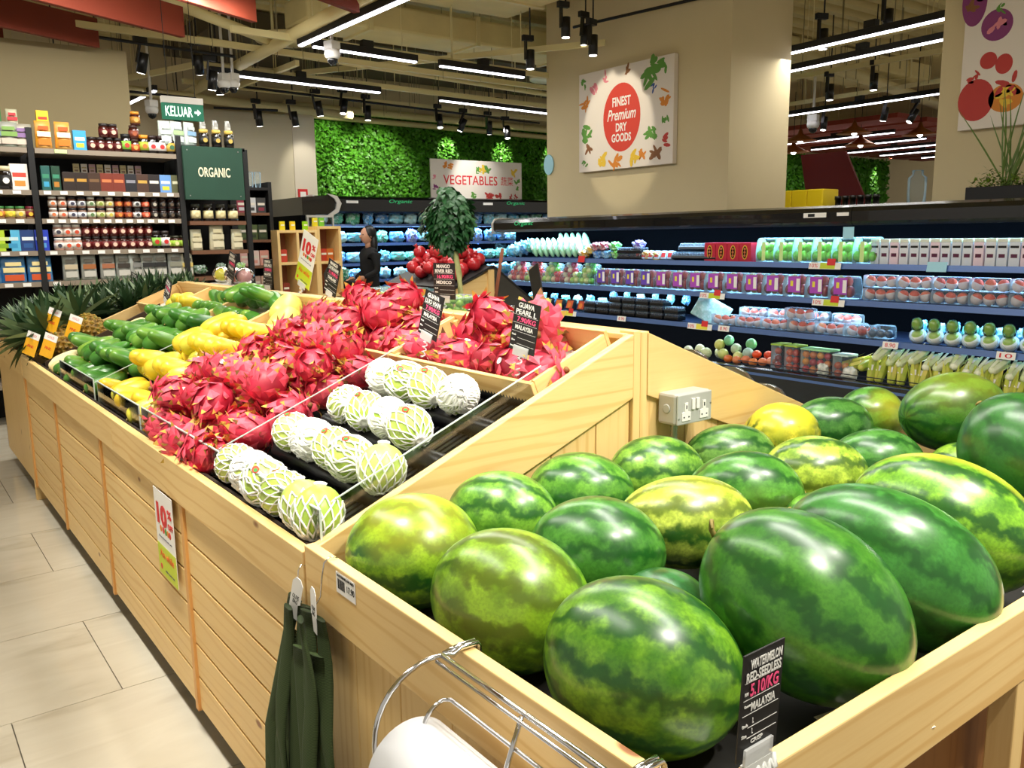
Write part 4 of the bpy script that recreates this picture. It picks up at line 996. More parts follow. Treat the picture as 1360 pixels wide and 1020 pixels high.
def put_mango(pr, x, y, off, lb, g, yaw=None, sc_=1):
    pr.put((x, y, npos(x, off)), (r.uniform(-.4, .4), -TH+r.uniform(-.12, .12), (PI if r.random() < .5 else 0)+(yaw if yaw is not None else r.uniform(-.25, .1))), lb, g, sc_*r.uniform(.93, 1.06))
rown = ['front', 'middle', 'rear']
for ri, x in enumerate([.785, .955, 1.13]):
    n = 15
    for i in range(n):
        y = 3.885+i*.073
        if ri == 0 and i < 1: continue
        cr = i >= [12, 13, 13][ri]
        put_mango(cm_[0] if cr else gm_[r.randrange(2)], x+r.uniform(-.02, .02), y, -.012+(.0), ('cream-coloured mango' if cr else 'green mango')+', %s from the yellow ones in the %s row' % (od(i), rown[ri]), 'green mangoes on the slope')
for ri, (x, n) in enumerate([(.87, 12), (1.04, 11), (1.21, 10)]):
    for i in range(n):
        put_mango(gm_[r.randrange(2)], x, 3.93+i*.082, .045, 'green mango in the upper layer, %s from the yellow ones in the %s row' % (od(i), rown[ri]), 'green mangoes on the slope', r.uniform(-.22, .05))
for ri, x in enumerate([.785, .95, 1.115, 1.24]):
    for i in range(8):
        if ri == 3 and i > 6: continue
        put_mango(ym_[r.randrange(2)], x+r.uniform(-.02, .02), 3.12+i*.086, -.008, 'yellow mango, %s from the dragon fruit in the %s row' % (od(i), ['front', 'second', 'third', 'top'][ri]), 'yellow mangoes on the slope')
for ri, (x, n) in enumerate([(.90, 6), (1.07, 6), (1.20, 6)]):
    for i in range(n):
        put_mango(ym_[r.randrange(2)], x, 3.16+i*.105, .060, 'yellow mango in the upper layer, %s from the dragon fruit in the %s row' % (od(i), rown[ri]), 'yellow mangoes on the slope')
# crate contents further on
pm2 = mango(fruitmat('papaya_skin', [(.3, '#d8d85a'), (.6, '#e8e47a'), (.8, '#c8d45a')], .4, 5, .1), .085, .05, 9)
for i, (x, y, off, m_, nm) in enumerate([(1.39, 3.43, .0, 'PY', 'large pale yellow papaya lying at the left of its crate'), (1.45, 3.55, .02, 'PY', 'large pale yellow papaya on top of the other'), (1.37, 3.34, -.01, 'YR', 'round lime-yellow mango in the papaya crate, left one'), (1.37, 3.25, -.01, 'YR', 'round lime-yellow mango in the papaya crate, middle one'), (1.38, 3.15, -.01, 'Y', 'deep yellow mango at the right of the papaya crate')]):
    pr = ym_[0]
    (pm2 if m_ != 'Y' else pr).put((x, y, npos(x, off)), (.2, -TH, .75 if m_ == 'PY' else .3), nm, 'fruit in the papaya crate', 1.2 if m_ == 'PY' else .8)
for i in range(6):
    for j, x in enumerate((1.38, 1.49)):
        put_mango(gm_[1], x, 3.76+i*.082, -.005+.03*(j), 'green mango in the nearer crate, %s from the right, %s row' % (od(i), ['front', 'back'][j]), 'green mangoes in crates', 1.45+r.uniform(-.3, .3), .85)
for i in range(5):
    put_mango(gm_[0], 1.44, 3.79+i*.09, .075, 'green mango on top in the nearer crate, %s from its right end' % od(i), 'green mangoes in crates', r.uniform(-.6, 0), .85)
for i in range(5):
    for j, x in enumerate((1.39, 1.49)):
        put_mango(gm_[1], x, 4.31+i*.07, 0, 'green mango in the middle crate, %s from its right end in the %s row' % (od(i), ['front', 'back'][j]), 'green mangoes in crates', 1.4+r.uniform(-.3, .3), .85)
for i in range(4):
    put_mango(ym_[0], 1.39, 4.68+i*.075, .01, 'yellow-green mango in the middle crate, %s from the green ones' % od(i), 'yellow mangoes in crates', r.uniform(-.2, .2), .95)

# ============================================================ PINEAPPLE BIN
pb = W(thing('pineapple_bin', 'pine bin full of pineapples at the far end of the stand', 'display bin', (1.6, 6.1, 0)))
Y3 = 6.75
for k in range(1): P(MB().box(X0, X0+.018, Y2+.05, Y3, .09, .742), 'side_panel', WZ, pb)
P(MB().box(X0-.014, X0+.012, Y2+.023, Y3, .742, .862), 'side_rail', WY, pb)
P(MB().box(X0-.01, X0+.05, Y2+.024, Y2+.06, .0, .742), 'post', WZ, pb)
P(MB().box(X0, XB, Y3-.02, Y3, .09, .86), 'far_rail', WX, pb)
P(MB().box(X0+.02, XB, Y2+.03, Y3-.02, .60, .64), 'bed', BLKM, pb)
P(MB().box(X0+.07, XB-.05, Y2+.05, Y3-.05, 0, .09), 'kick_base', BLKM, pb)
guard(5.55, 6.3, 'clear acrylic guard in front of the pineapples')
PN = NT('pineapple_skin'); tc = PN.n('TexCoord'); f = PN.noise(tc.outputs['Object'], 30, 3)
PN.L(PN.ramp(f, [(.3, '#5e4a1a'), (.5, '#a37a22'), (.7, '#6f7a2a')]), PN.b.inputs['Base Color']); PN.b.inputs['Roughness'].default_value = .6
PL1 = mat('pineapple_leaf', '#33502f', .45, var=.35, bscale=12); PL2 = mat('pineapple_leaf_pale', '#7c9468', .5, var=.2, bscale=12)
def pine(seed):
    q = random.Random(seed); mb = MB(); n = 12; K = 12
    for i in range(K):
        for j in range(n):
            th = PI*(i+.5)/K; ph = 2*PI*(j+(i % 2)*.5)/n; d = Vector((math.sin(th)*math.cos(ph), math.sin(th)*math.sin(ph), math.cos(th)))
            c = Vector((d.x*.062, d.y*.062, d.z*.095)); s_ = .014*(.5+.5*math.sin(th))
            u_ = d.orthogonal().normalized(); v_ = d.cross(u_)
            mb.add([c+u_*s_+v_*s_*.2, c+v_*s_-u_*s_*.2, c-u_*s_, c-v_*s_, c+d*.009], [(0, 1, 4), (1, 2, 4), (2, 3, 4), (3, 0, 4)], 0, False)
    mb.ell((0, 0, 0), (.060, .060, .093), 14, 10)
    o = tag(mb.build('pineapple', PN.m), 'x', 'pineapple'); mb = MB()
    for k in range(60):
        a = k*2.399; t = k/60; el = .25+1.2*t+q.uniform(-.1, .1)
        d = Vector((math.cos(a)*math.cos(el), math.sin(a)*math.cos(el), math.sin(el))); L = q.uniform(.15, .25)*(1-.2*t)
        mb.leaf((0, 0, .085+.02*t), d, (0, 0, 1), L, .034, 0 if q.random() < .8 else 1, -.35*(1-t), 5)
    mb.build('crown', [PL1, PL2], o)
    return Proto(o)
pp = [pine(k) for k in range(3)]
ppos = []
for j, y in enumerate([5.86, 6.02, 6.18, 6.34, 6.50, 6.64]):
    for i, x in enumerate([.80, .96, 1.12, 1.28, 1.44, 1.60, 1.76]):
        if j > 3 and i > 5: continue
        pp[r.randrange(3)].put((x+r.uniform(-.03, .03), y+r.uniform(-.02, .02), .85+.16*min(1, i/5)), (r.uniform(-.15, .15), r.uniform(-.15, .15), r.uniform(0, 6)), 'standing pineapple, %s from the left in the %s row' % (od(i), od(j)), 'standing pineapples', r.uniform(.95, 1.1))
tagm = mat('yellow_tag', '#f2b21c', .5, var=.1, bscale=60)
for i, (x, y, z, rx, ry, lb) in enumerate([(.76, 5.36, .93, -.95, -.3, 'ripe pineapple lying foremost at the far stand corner'), (.83, 5.20, .955, -1.0, -.2, 'ripe pineapple second at the far stand corner'), (.90, 5.38, 1.0, -.9, -.2, 'ripe pineapple beside the dark divider, lower one'), (.99, 5.26, 1.02, -.95, -.1, 'ripe pineapple beside the dark divider, upper one')]):
    pp[i % 3].put((x, y, z), (rx, ry, .5), lb, 'lying pineapples', 1.05)
for i, (x, y, z, lb) in enumerate([(.655, 5.22, .91, 'leftmost of the four on the pineapples'), (.72, 5.10, .905, 'second of the four on the pineapples'), (.77, 5.22, 1.03, 'third of the four on the pineapples'), (.85, 5.10, .995, 'rightmost of the four on the pineapples')]):
    M = cardM(x, y, z, .5, .25, -.25)
    t = tag(MB().box(-.048, .048, -.01, .10, -.001, 0, 0, M).build('fruit_tag', tagm), 'yellow paper tag, '+lb, 'tag')
    MB().box(-.048, .048, .082, .118, .0003, .0012, 0, M).build('header', PAPER, t); text('PINE', M, 0, .04, .045, .014, REDP, t); text('GOLD', M, 0, .10, .05, .012, REDP, t)

# ============================================================ CHILLERS
def objcol(name, rough=.5, crinkle_glint=0, coat=0, scale=30):
    q = NT(name); oi = q.n('ObjectInfo'); c = oi.outputs['Color']
    if crinkle_glint:
        tc = q.n('TexCoord'); f = q.noise(tc.outputs['Object'], scale, 4, .6)
        c = q.mix(q.math('MULTIPLY', q.ramp(f, [(.45, (0, 0, 0, 1)), (.65, (1, 1, 1, 1))]), crinkle_glint), c, '#eef6fa'); q.bump(f, .7, .01)  # white crinkle highlights painted into the bag and pouch colour
        f2 = q.noise(tc.outputs['Object'], scale*.4, 2); c = q.mix(q.math('MULTIPLY', q.ramp(f2, [(.4, (0, 0, 0, 1)), (.6, (1, 1, 1, 1))]), .4), c, '#3c6a50')
    q.L(c, q.b.inputs['Base Color']); q.b.inputs['Roughness'].default_value = rough; setin(q.b, 'Coat Weight', coat); MC[name] = q.m; return q.m
OC = objcol('tinted_print', .45); BAG = objcol('wrapped_greens', .25, .55, .4); POUCH = objcol('pouch_foil', .35, .12, .2, 12); FRU = objcol('fruit_skin', .3, 0, .3)
CB1 = mat('chiller_black', '#08090c', .25, coat=.4); CB2 = mat('chiller_inner', '#030408', .8, spec=.05); SHM = mat('chiller_shelf', '#1c2740', .45, .2); RAILM = mat('price_rail', '#5d79b0', .3, .3); SIL = mat('silver_trim', '#c9c6bf', .35, .4)
ORG = mat('logo_green', '#2fae6a', .4, emit='#2fae6a', es=.5)
def chiller(label, loc, rotz, L, shelves, top, cdep, deck, D=.80, seams=(), base=0):
    t = thing('open_chiller', label, 'chiller', loc, (0, 0, rotz))
    B = lambda mb, n, m, bev=0: mb.build(n, m, t, bevel=bev)
    prof = [(0, top-cdep+.03), (.0, top-.05), (.02, top-.018), (.07, top), (D, top), (D, top-.05), (.14, top-.05), (.10, top-cdep), (.03, top-cdep)]
    ed = [0]+list(seams)+[L]
    for a, b in zip(ed, ed[1:]): B(MB().prism(prof, 'x', a+.001, b-.004, sm=False), 'canopy', CB1)
    B(MB().prism([(-.012, top-cdep-.01), (-.012, top-.05), (.03, top+.006), (.10, top+.012), (.26, top+.012), (.26, top-cdep-.02), (.05, top-cdep-.02)], 'x', -.035, .001), 'end_cap', SIL, .01)
    B(MB().box(0, L, D-.04, D, .1, top-.02), 'back_panel', CB2)
    B(MB().box(-.03, 0, .35, D, .1, top-.1), 'side_panel', CB2)
    B(MB().box(-.004, .0, .02, .35, .4, top-cdep), 'side_glass', ACR)
    B(MB().prism([(-.14, .10), (-.16, deck[0]), (-.12, deck[0]+.01), (-.10, deck[0]-.03), (D, deck[0]-.03), (D, .10)], 'x', 0, L), 'tub', CB1)
    B(MB().box(0, L, -.05, D, 0, .1), 'kick_base', BLKM)
    B(MB().box(0, L, -.158, -.150, deck[0]-.05, deck[0]+.004), 'bumper', RAILM)
    for i, (z, yf) in enumerate(shelves):
        s_ = B(MB().prism([(yf, z-.035), (yf, z-.012), (D-.05, z-.012), (D-.05, z-.03)], 'x', .01, L-.01), 'shelf', SHM)
        ob('price_rail', MB().prism([(yf-.014, z-.046), (yf-.004, z-.004), (yf+.006, z-.004), (yf+.004, z-.046)], 'x', .01, L-.01).mesh('price_rail', RAILM), s_)
        ob('lamp_strip', MB().box(.05, L-.05, yf+.03, yf+.05, z-.047, z-.037).mesh('lamp_strip', mat('cold_strip', '#cfe8ff', .4, emit='#8ec8ff', es=2.2)), s_)
    ob('lamp_strip', MB().box(.05, L-.05, .12, .14, top-.062, top-.052).mesh('lamp_strip', mat('cold_strip')), t)
    return t
RC = chiller('long black open chiller full of packed fruit behind the stand', (5.95, 8.20, 0), -PI/2, 6.9, [(1.262, .08), (.985, .06), (.70, .02)], 1.70, .155, (.385,), .80, (4.58,))
# local helper: place by world y along the right chiller (front edge at x=5.95)
def lgt(M, s_, w_, h_, m, parent=None): return text(s_, M, 0, 0, w_, h_, m, parent)
ln = text('Organic', FX((5.949, 7.62, 1.635)), 0, 0, .34, .06, ORG, None, shear=.2); ln.parent = RC; ln.matrix_parent_inverse = (Matrix.Translation((5.95, 8.20, 0)) @ Matrix.Rotation(-PI/2, 4, 'Z')).inverted()
def on_rc(mb, name, m):
    o = mb.build(name, m, RC); o.matrix_parent_inverse = (Matrix.Translation((5.95, 8.20, 0)) @ Matrix.Rotation(-PI/2, 4, 'Z')).inverted(); return o
on_rc(MB().box(-.10, .10, -.018, .018, 0, .002, 0, FX((5.949, 3.93, 1.628))), 'rating_plate', PAPER)
on_rc(MB().box(-.06, .0, -.012, .012, .002, .003, 0, FX((5.949, 3.93, 1.628))), 'plate_print', BLKM)
on_rc(MB().box(-.05, .05, -.013, .013, 0, .002, 0, FX((5.949, 3.69, 1.63))), 'rating_plate', PAPER)
on_rc(MB().box(-.045, .045, -.045, .045, 0, .002, 0, FX((5.99, 3.66, 1.49))), 'notice', mat('pale_blue_card', '#a9dff2', .5))
for z, y, kind in [(1.24, 3.86, 0), (.955, 3.80, 0), (.955, 4.95, 0), (.68, 6.87, 1), (.675, 5.05, 1), (.675, 4.78, 2), (1.24, 6.72, 3), (1.24, 2.98, 4), (.675, 2.45, 5), (.67, 3.25, 2), (.675, 6.05, 2)]:
    xx = {1.24: 6.012, .955: 5.99, .68: 5.95, .675: 5.95, .67: 5.95}[z]; M = FX((xx, y, z)) @ Matrix.Rotation(-.2, 4, 'X')
    t = thing('shelf_label', ['lime and white shelf label with a red flag at %.1f m' % y, 'yellow and white shelf label'][0], 'shelf label')
    t['label'] = {0: 'lime price strip with red flag', 1: 'yellow price strip with red flag', 2: 'small white price ticket', 3: 'small red price flag', 4: 'pale blue shelf notice', 5: 'white ticket with red 10 figures'}[kind]+' on the right chiller, %s' % {(1.24, 3.86): 'top shelf by the green apples', (.955, 3.80): 'second shelf, last purple punnet', (.955, 4.95): 'second shelf in the middle', (.68, 6.87): 'third shelf under orange boxes', (.675, 5.05): 'third shelf under the black punnets', (.675, 4.78): 'third shelf by the peaches', (1.24, 6.72): 'top shelf', (1.24, 2.98): 'under the juice cartons', (.675, 2.45): 'at the right photo edge', (.67, 3.25): 'third shelf under the pears', (.675, 6.05): 'third shelf under black punnets'}[(z, y)]
    t.matrix_world = M
    if kind in (0, 1):
        MB().box(-.14, .14, -.03, .022, .003, .005).build('ticket', PAPER, t); MB().box(-.04, .09, -.027, .02, .005, .0056).build('lime_field', mat('lime_print') if kind == 0 else mat('yellow_print', '#f0e34a', .5), t)
        MB().box(.02, .09, .0, .052, .007, .009).build('red_flag', REDP, t); text('10%', Matrix.Identity(4) @ Matrix.Translation((0, 0, .005)), -.095, -.004, .07, .03, REDP, t)
    elif kind == 3: MB().box(-.05, .05, -.02, .045, .003, .005).build('red_flag', REDP, t)
    elif kind == 4: MB().box(-.07, .07, -.03, .04, .003, .005).build('ticket', mat('pale_blue_card'), t)
    else:
        MB().box(-.06, .06, -.025, .025, .003, .005).build('ticket', PAPER, t); text('10' if kind == 5 else '8.90', Matrix.Translation((0, 0, .005)), 0, 0, .08, .03, REDP, t)
PET = clear('clear_clamshell', '#d8f0ff', .07, .12)
def fcol(o, c): o.color = lin(c); return o
def punnet(lbl, cols, nm='fruit_punnet', w_=.20, d_=.14, h_=.12, rr=.036, nf=5):
    r3 = random.Random(len(cols)*7+nf)
    mb = MB(); mb.v = []; 
    prof = [(-d_/2, .0), (-d_/2-.004, h_*.5), (-d_/2+.012, h_*.9), (-d_/2+.03, h_), (d_/2-.03, h_), (d_/2-.012, h_*.9), (d_/2+.004, h_*.5), (d_/2, 0)]
    o = tag(MB().prism([(x, z) for x, z in prof], 'y', -w_/2, w_/2).build(nm, PET, bevel=.008), 'x', 'fruit pack')
    k = 0
    for j in range(2):
        for i in range(3 if j == 0 else 2):
            y = (-.062+.062*i) if j == 0 else (-.034+.066*i)
            if k >= nf: break
            f = MB().ell((0, 0, 0), (rr, rr, rr*.93), 10, 7).build('fruit', FRU, o, (-d_/2+rr+.006+.012*j, y, rr+.004+.052*j)); fcol(f, cols[k % len(cols)]); k += 1
    if lbl:
        MB().box(-d_/2-.0065, -d_/2-.0045, -w_*.34, w_*.22, h_*.22, h_*.95).build('sleeve', OC, o).color = lin(lbl)
        MB().box(-d_/2-.0075, -d_/2-.0065, w_*.05-.012, w_*.05+.012, h_*.5, h_*.75).build('sleeve_mark', mat('yellow_print'), o)
        MB().box(-d_/2-.0075, -d_/2-.0065, -w_*.32, -w_*.16, h_*.3, h_*.85).build('price_sticker', PAPER, o)
    return Proto(o)
xs1, xs2, xs3, xd = 6.13, 6.11, 6.07, 5.95
p_purple = punnet('#b04fc0', ['#a8303a', '#c8a24a', '#7a2232', '#b8403a', '#c9b060'])
p_purple2 = punnet('#6a48b8', ['#a8303a', '#c8a24a', '#7a2232', '#b8403a', '#c9b060'])
p_green = punnet(None, ['#7cc83c', '#96d84e', '#6cb83a'], w_=.17, h_=.155, rr=.038)
MB().box(-.079, -.077, -.015, .018, .01, .13).build('price_sticker', mat('pale_green_ticket', '#d6f0a0', .5), p_green.o)
p_mix = [punnet(None, c, w_=.15, h_=.10, rr=.034, nf=5) for c in (['#d84a3a', '#c02f36', '#e9c9a0'], ['#74b84a', '#d8d890', '#a8d05a'], ['#c03a48', '#e8e0c0', '#8a2030'])]
for i in range(6): p_green.put((xs1, 4.46-i*.178, 1.255), (0, 0, r.uniform(-.04, .04)), 'clear punnet of green apples, %s from the red boxes on the top shelf' % od(i), 'green apple punnets', (1.2, 1.02, 1.3))
for i in range(14):
    (p_purple2 if i < 4 else p_purple).put((xs2, 6.44-i*.208, .978), (0, 0, r.uniform(-.04, .04)), 'apple punnet with purple sleeve, %s from the left on the second shelf' % od(i), 'purple sleeved punnets', (1.2, 1.0, 1.48))
for i in range(9): p_mix[[0, 0, 1, 2, 1, 0, 2, 1, 1][i]].put((xs2+.01, 7.98-i*.158, .978), (0, 0, r.uniform(-.06, .06)), 'plain mixed apple punnet, %s from the far end on the second shelf' % od(i), 'plain apple punnets', (1.15, 1.03, 1.15))
for i in range(5): p_mix[[2, 0, 1, 2, 1][i]].put((xs2+.03, 7.90-i*.3, 1.082), (.05, 0, .1), 'plain apple punnet stacked on the lower ones, %s from the far end' % od(i), 'stacked apple punnets')
# peaches in foam caps
PEA = fruitmat('peach_skin', [(.3, '#d8433a'), (.6, '#ea6a48'), (.8, '#f2a06a')], .5, 9, 0)
FOAM = mat('foam_cap', '#e3d6d8', .6, var=.12, bscale=90)
peach_me = MB().ell((0, 0, 0), (.036, .036, .034), 12, 8).mesh('peach', PEA)
cap_me = MB().lathe([(.0, -.037), (.022, -.032), (.034, -.018), (.0385, 0), (.0375, .010)], 12).mesh('foam_cap', FOAM)
def peachpack(label, loc, n=3, face=0):
    t = tag(MB().box(-.045, .045, -.1225+.04*(3-n), .1225-.04*(3-n), 0, .076).build('peach_pack', PET, bevel=.01), label, 'fruit pack', loc=None) if False else None
def mk_peach(n):
    o = tag(MB().box(-.044, .044, -.041*n, .041*n, 0, .078).build('peach_pack', PET, bevel=.012), 'x', 'fruit pack')
    for i in range(n):
        f = ob('peach', peach_me, o, (0, -.041*n+.041+.082*i, .039), (r.uniform(-.2, .2), 0, r.uniform(0, 6))); 
        ob('foam_cap', cap_me, f, (0, 0, 0), (r.uniform(-.35, .15), r.uniform(-.4, -.1), 0))
    return Proto(o)
pk3 = mk_peach(3)
for lay in range(2):
    for i in range(5): pk3.put((xs2, 3.44-i*.262, .982+.098*lay), (0, 0, r.uniform(-.03, .03)), 'three-peach pack, %s layer, %s from the left, second shelf' % (['lower', 'upper'][lay], od(i)), 'double stacked peach packs', (1.1, 1.03, 1.2))
for i in range(6): pk3.put((xs3, 4.86-i*.262, .696), (0, 0, r.uniform(-.05, .05)), 'pack of three netted peaches on the third shelf, %s from the left' % od(i), 'third shelf peach packs', (1.1, 1.03, 1.2))
pk3.put((xs3, 4.10, .795), (0, 0, .03), 'single peach pack stacked on the third shelf row', 'stacked peach pack')
for i in range(4): pk3.put((xs3+.14, 4.66-i*.3, .76), (0, 0, r.uniform(-.2, .2)), 'peach pack in the rear of the third shelf, %s from the left' % od(i), 'rear peach packs')
# juice cartons
ct = tag(MB().prism([(-.033, 0), (.033, 0), (.033, .165), (-.033, .165)], 'y', -.033, .033).build('juice_carton', OC, bevel=.002), 'x', 'carton')
MB().box(-.0335, .0335, -.0335, .0335, .166, .190).build('cap_band', mat('carton_top', '#e4ecd8', .5), ct)
MB().box(-.0345, -.0335, -.02, .02, .06, .085).build('fruit_print', mat('dark_berry', '#5a1c3c', .5), ct); MB().box(-.0345, -.0335, -.026, .026, .125, .14).build('name_print', BLKM, ct)
cp = Proto(ct)
for i in range(17):
    o = cp.put((xs1-.02, 3.49-i*.0755, 1.252), (0, 0, r.uniform(-.05, .05)), 'white juice carton, %s from the green apples on the top shelf' % od(i), 'juice cartons')
    o.color = lin(['#dfe6ee', '#dfe6ee', '#f2dbe6', '#e6e9ee'][i % 4])
# red fruit boxes with oval windows
rb = tag(MB().box(-.06, .06, -.062, .062, 0, .165).build('fruit_box', mat('crimson_box', '#c3243c', .45), bevel=.002), 'x', 'box')
FXl = frame((-.0605, 0, .083), (0, -1, 0), (0, 0, 1))
MB().disc((0, 0), .030, .062, .001, 20, 0, FXl).build('window_ring', mat('gold_print', '#e2b23c', .4), rb); MB().disc((0, 0), .022, .052, .0008, 20, 0, FXl, .001).build('window', mat('dark_window', '#2a0f12', .2), rb)
for k in (-.028, 0, .028): MB().ell((-.061, 0, .083+k), (.006, .013, .013), 10, 6).build('fruit', FRU, rb).color = lin('#c8642a')
rp = Proto(rb)
for i in range(4): rp.put((xs1, 5.06-i*.128, 1.252), (0, 0, r.uniform(-.04, .04)), 'crimson fruit box with oval window, %s from the left on the top shelf' % od(i), 'crimson fruit boxes')
# bags of greens
def bagmesh(seed, a, b, c):
    from mathutils import noise
    def fn(d):
        k = (1/max(abs(d.x)**3+abs(d.y)**3+abs(d.z)**3, .3)**.28)*.92
        v = Vector((d.x*2.2+seed*7.1, d.y*2.2, d.z*2.2)); return k*(1+.34*noise.noise(v)+.22*noise.noise(v*2.6)+.10*abs(noise.noise(v*6)))
    mb = MB().ell((0, 0, 0), (a, b, c), 20, 14, fn=fn)
    for f in range(len(mb.s)): mb.s[f] = False if seed % 2 else True
    return mb.mesh('produce_bag', BAG)
bagp = [Proto(tag(ob('produce_bag', bagmesh(k, .055, [.075, .065, .085, .06][k], [.07, .085, .06, .075][k])), 'x', 'produce bag')) for k in range(4)]
CY_ = ['#5fc4ea', '#8fdcf4', '#4a9ad8', '#5fc8b0', '#c0f0f8', '#3f86cc', '#4aa878']
def bag(loc, rot, lb, g, c, s_=1): o = bagp[r.randrange(4)].put(loc, rot, lb, g, s_); o.color = lin(c); return o
for i in range(4): bag((xs1+.02, 8.10-i*.12, 1.33+.02*i), (0, 0, 0), 'blue-tinted bag of greens at the far end of the top shelf, %s from the end' % od(i), 'far end bags', CY_[i])
# pale cucumbers leaning
CU = fruitmat('winter_cucumber', [(.3, '#7cbf8c'), (.6, '#a8d8ac'), (.8, '#c8e8c0')], .35, 6, .3)
cup = Proto(tag(MB().ell((0, 0, 0), (.036, .036, .125), 14, 12).build('wrapped_gourd', CU), 'x', 'gourd'))
MB().box(-.039, -.036, -.016, .016, -.03, .03).build('sticker', PAPER, cup.o)
for i in range(9): cup.put((xs1, 7.66-i*.096, 1.37), (-.55, .1, 0), 'pale green wrapped gourd leaning, %s from the left on the top shelf' % od(i), 'leaning gourds')
for i in range(5): cup.put((xs1+.12, 7.3-i*.1, 1.42), (-.5, .1, 0), 'pale green wrapped gourd in the rear, %s from the left' % od(i), 'rear gourds')
yp = Proto(tag(ob('produce_bag', bagmesh(9, .05, .07, .045)), 'x', 'produce bag'))
for y, z, c, lb in [(6.80, 1.30, '#e8b43c', 'orange-yellow wrapped fruit, lower one'), (6.70, 1.345, '#f0c84a', 'orange-yellow wrapped fruit, upper one'), (6.58, 1.30, '#5f9be0', 'blue bag beside the yellow fruit'), (6.45, 1.30, '#7ab8e8', 'pale blue bag left of the black punnets'), (6.5, 1.385, '#c85a70', 'pinkish bag stacked on the blue ones'), (6.34, 1.385, '#66c84e', 'bright green apple bag stacked high'), (6.30, 1.30, '#7fd45c', 'bright green bag below another green one'), (6.62, 1.38, '#b8506a', 'dark pink bag stacked above the yellow fruit'), (6.0, 1.40, '#8a6ad0', 'violet bag behind the black punnets'), (5.88, 1.30, '#d8a84a', 'net of small yellow potatoes'), (5.75, 1.29, '#c8b04a', 'small olive-yellow pack before the gap')]:
    yp.put((xs1, y, z), (0, 0, 0), lb+' on the top chiller shelf', 'mixed top shelf packs').color = lin(c)
# black punnets with lids
bt = tag(MB().box(-.06, .06, -.085, .085, 0, .035).build('berry_punnet', BLK, bevel=.008), 'x', 'fruit pack')
MB().box(-.055, .055, -.08, .08, .036, .060).build('lid', PET, bt, bevel=.008)
bm = MB()
for i in range(5):
    for j in range(3): bm.ell((-.035+.035*j, -.062+.031*i, .04), (.016, .016, .014), 8, 5)
bmm = bm.build('berries', FRU, bt); bmm.color = lin('#241c3a'); bmm['kind'] = 'stuff'
bp = Proto(bt)
for i in range(7):
    for k in range([2, 2, 3, 3, 3, 3, 2][i]):
        bp.put((xs3, 6.60-i*.19, .696+.063*k), (0, 0, r.uniform(-.06, .06)), 'black berry punnet, %s stack from the left, %s from the bottom' % (od(i), od(k)), 'black berry punnets')
for i in range(2):
    for k in range(2): bp.put((xs1, 6.17-i*.17, 1.252+.063*k), (0, 0, 0), 'black punnet on the top shelf, %s from the left, %s one' % (od(i), ['lower', 'upper'][k]), 'top shelf black punnets')
for i in range(3): bp.put((xs1, 5.43-i*.17, 1.252), (0, .3, 0), 'tray of nuts on the top shelf, %s from the left' % od(i), 'nut trays', 1.15)
for i in range(3): bp.put((xs1+.06, 5.40-i*.17, 1.335), (0, .3, 0), 'tray of nuts stacked behind, %s from the left' % od(i), 'stacked nut trays', 1.1)
# striped red and white packs, orange boxes
sp_ = tag(MB().box(-.05, .05, -.035, .035, 0, .085).build('snack_pack', OC, bevel=.01), 'x', 'pack'); MB().box(-.0515, -.050, -.025, .025, .02, .06).build('front_print', REDP, sp_)
spp = Proto(sp_)
for i in range(6): spp.put((xs1, 5.98-i*.085, 1.252), (0, .25, 0), 'small white and red pack, %s from the left on the top shelf' % od(i), 'white and red packs').color = lin('#cfe4f4')
ob_ = tag(MB().box(-.02, .02, -.06, .06, 0, .115).build('seed_box', mat('black_tray', '#16181c', .4), bevel=.004), 'x', 'box'); MB().box(-.0215, -.0205, -.048, .048, .015, .10).build('green_print', OC, ob_).color = lin('#7ab83a')
MB().disc((-.005, .05), .028, .03, .001, 12, 0, frame((-.0217, 0, 0), (0, -1, 0), (0, 0, 1))).build('fruit_print', mat('p_or'), ob_)
op = Proto(ob_)
for i in range(6):
    o = op.put((xs3, 7.72-i*.186, .70), (0, .35, 0), 'black tray with green and orange label, %s from the far end of the third shelf' % od(i), 'orange label trays')
    for c_ in o.children:
        if c_.name.startswith('green_print'): c_.color = lin(['#c8c84a', '#c8a83a', '#d8d080', '#e0782a', '#d85a2a', '#c8482a'][i])
for i in range(7): bag((xs3+.14, 7.8-i*.2, .80), (0, 0, 0), 'aqua pack behind the orange label trays, %s from the far end' % od(i), 'rear aqua packs', CY_[i % 5], .75)
for i in range(7): bag((xs3+.2, 6.5-i*.2, .87), (0, 0, 0), 'aqua pack behind the berry punnets, %s from the left' % od(i), 'rear aqua packs', CY_[(i+2) % 5], .6)
tag(MB().box(-.02, .02, -.16, .16, 0, .22).build('divider_pack', BAG, None, (6.12, 5.13, .70), (.5, .0, .6), bevel=.01), 'slanting film-wrapped pack standing between berries and peaches', 'pack').color = lin('#b8e0d8')
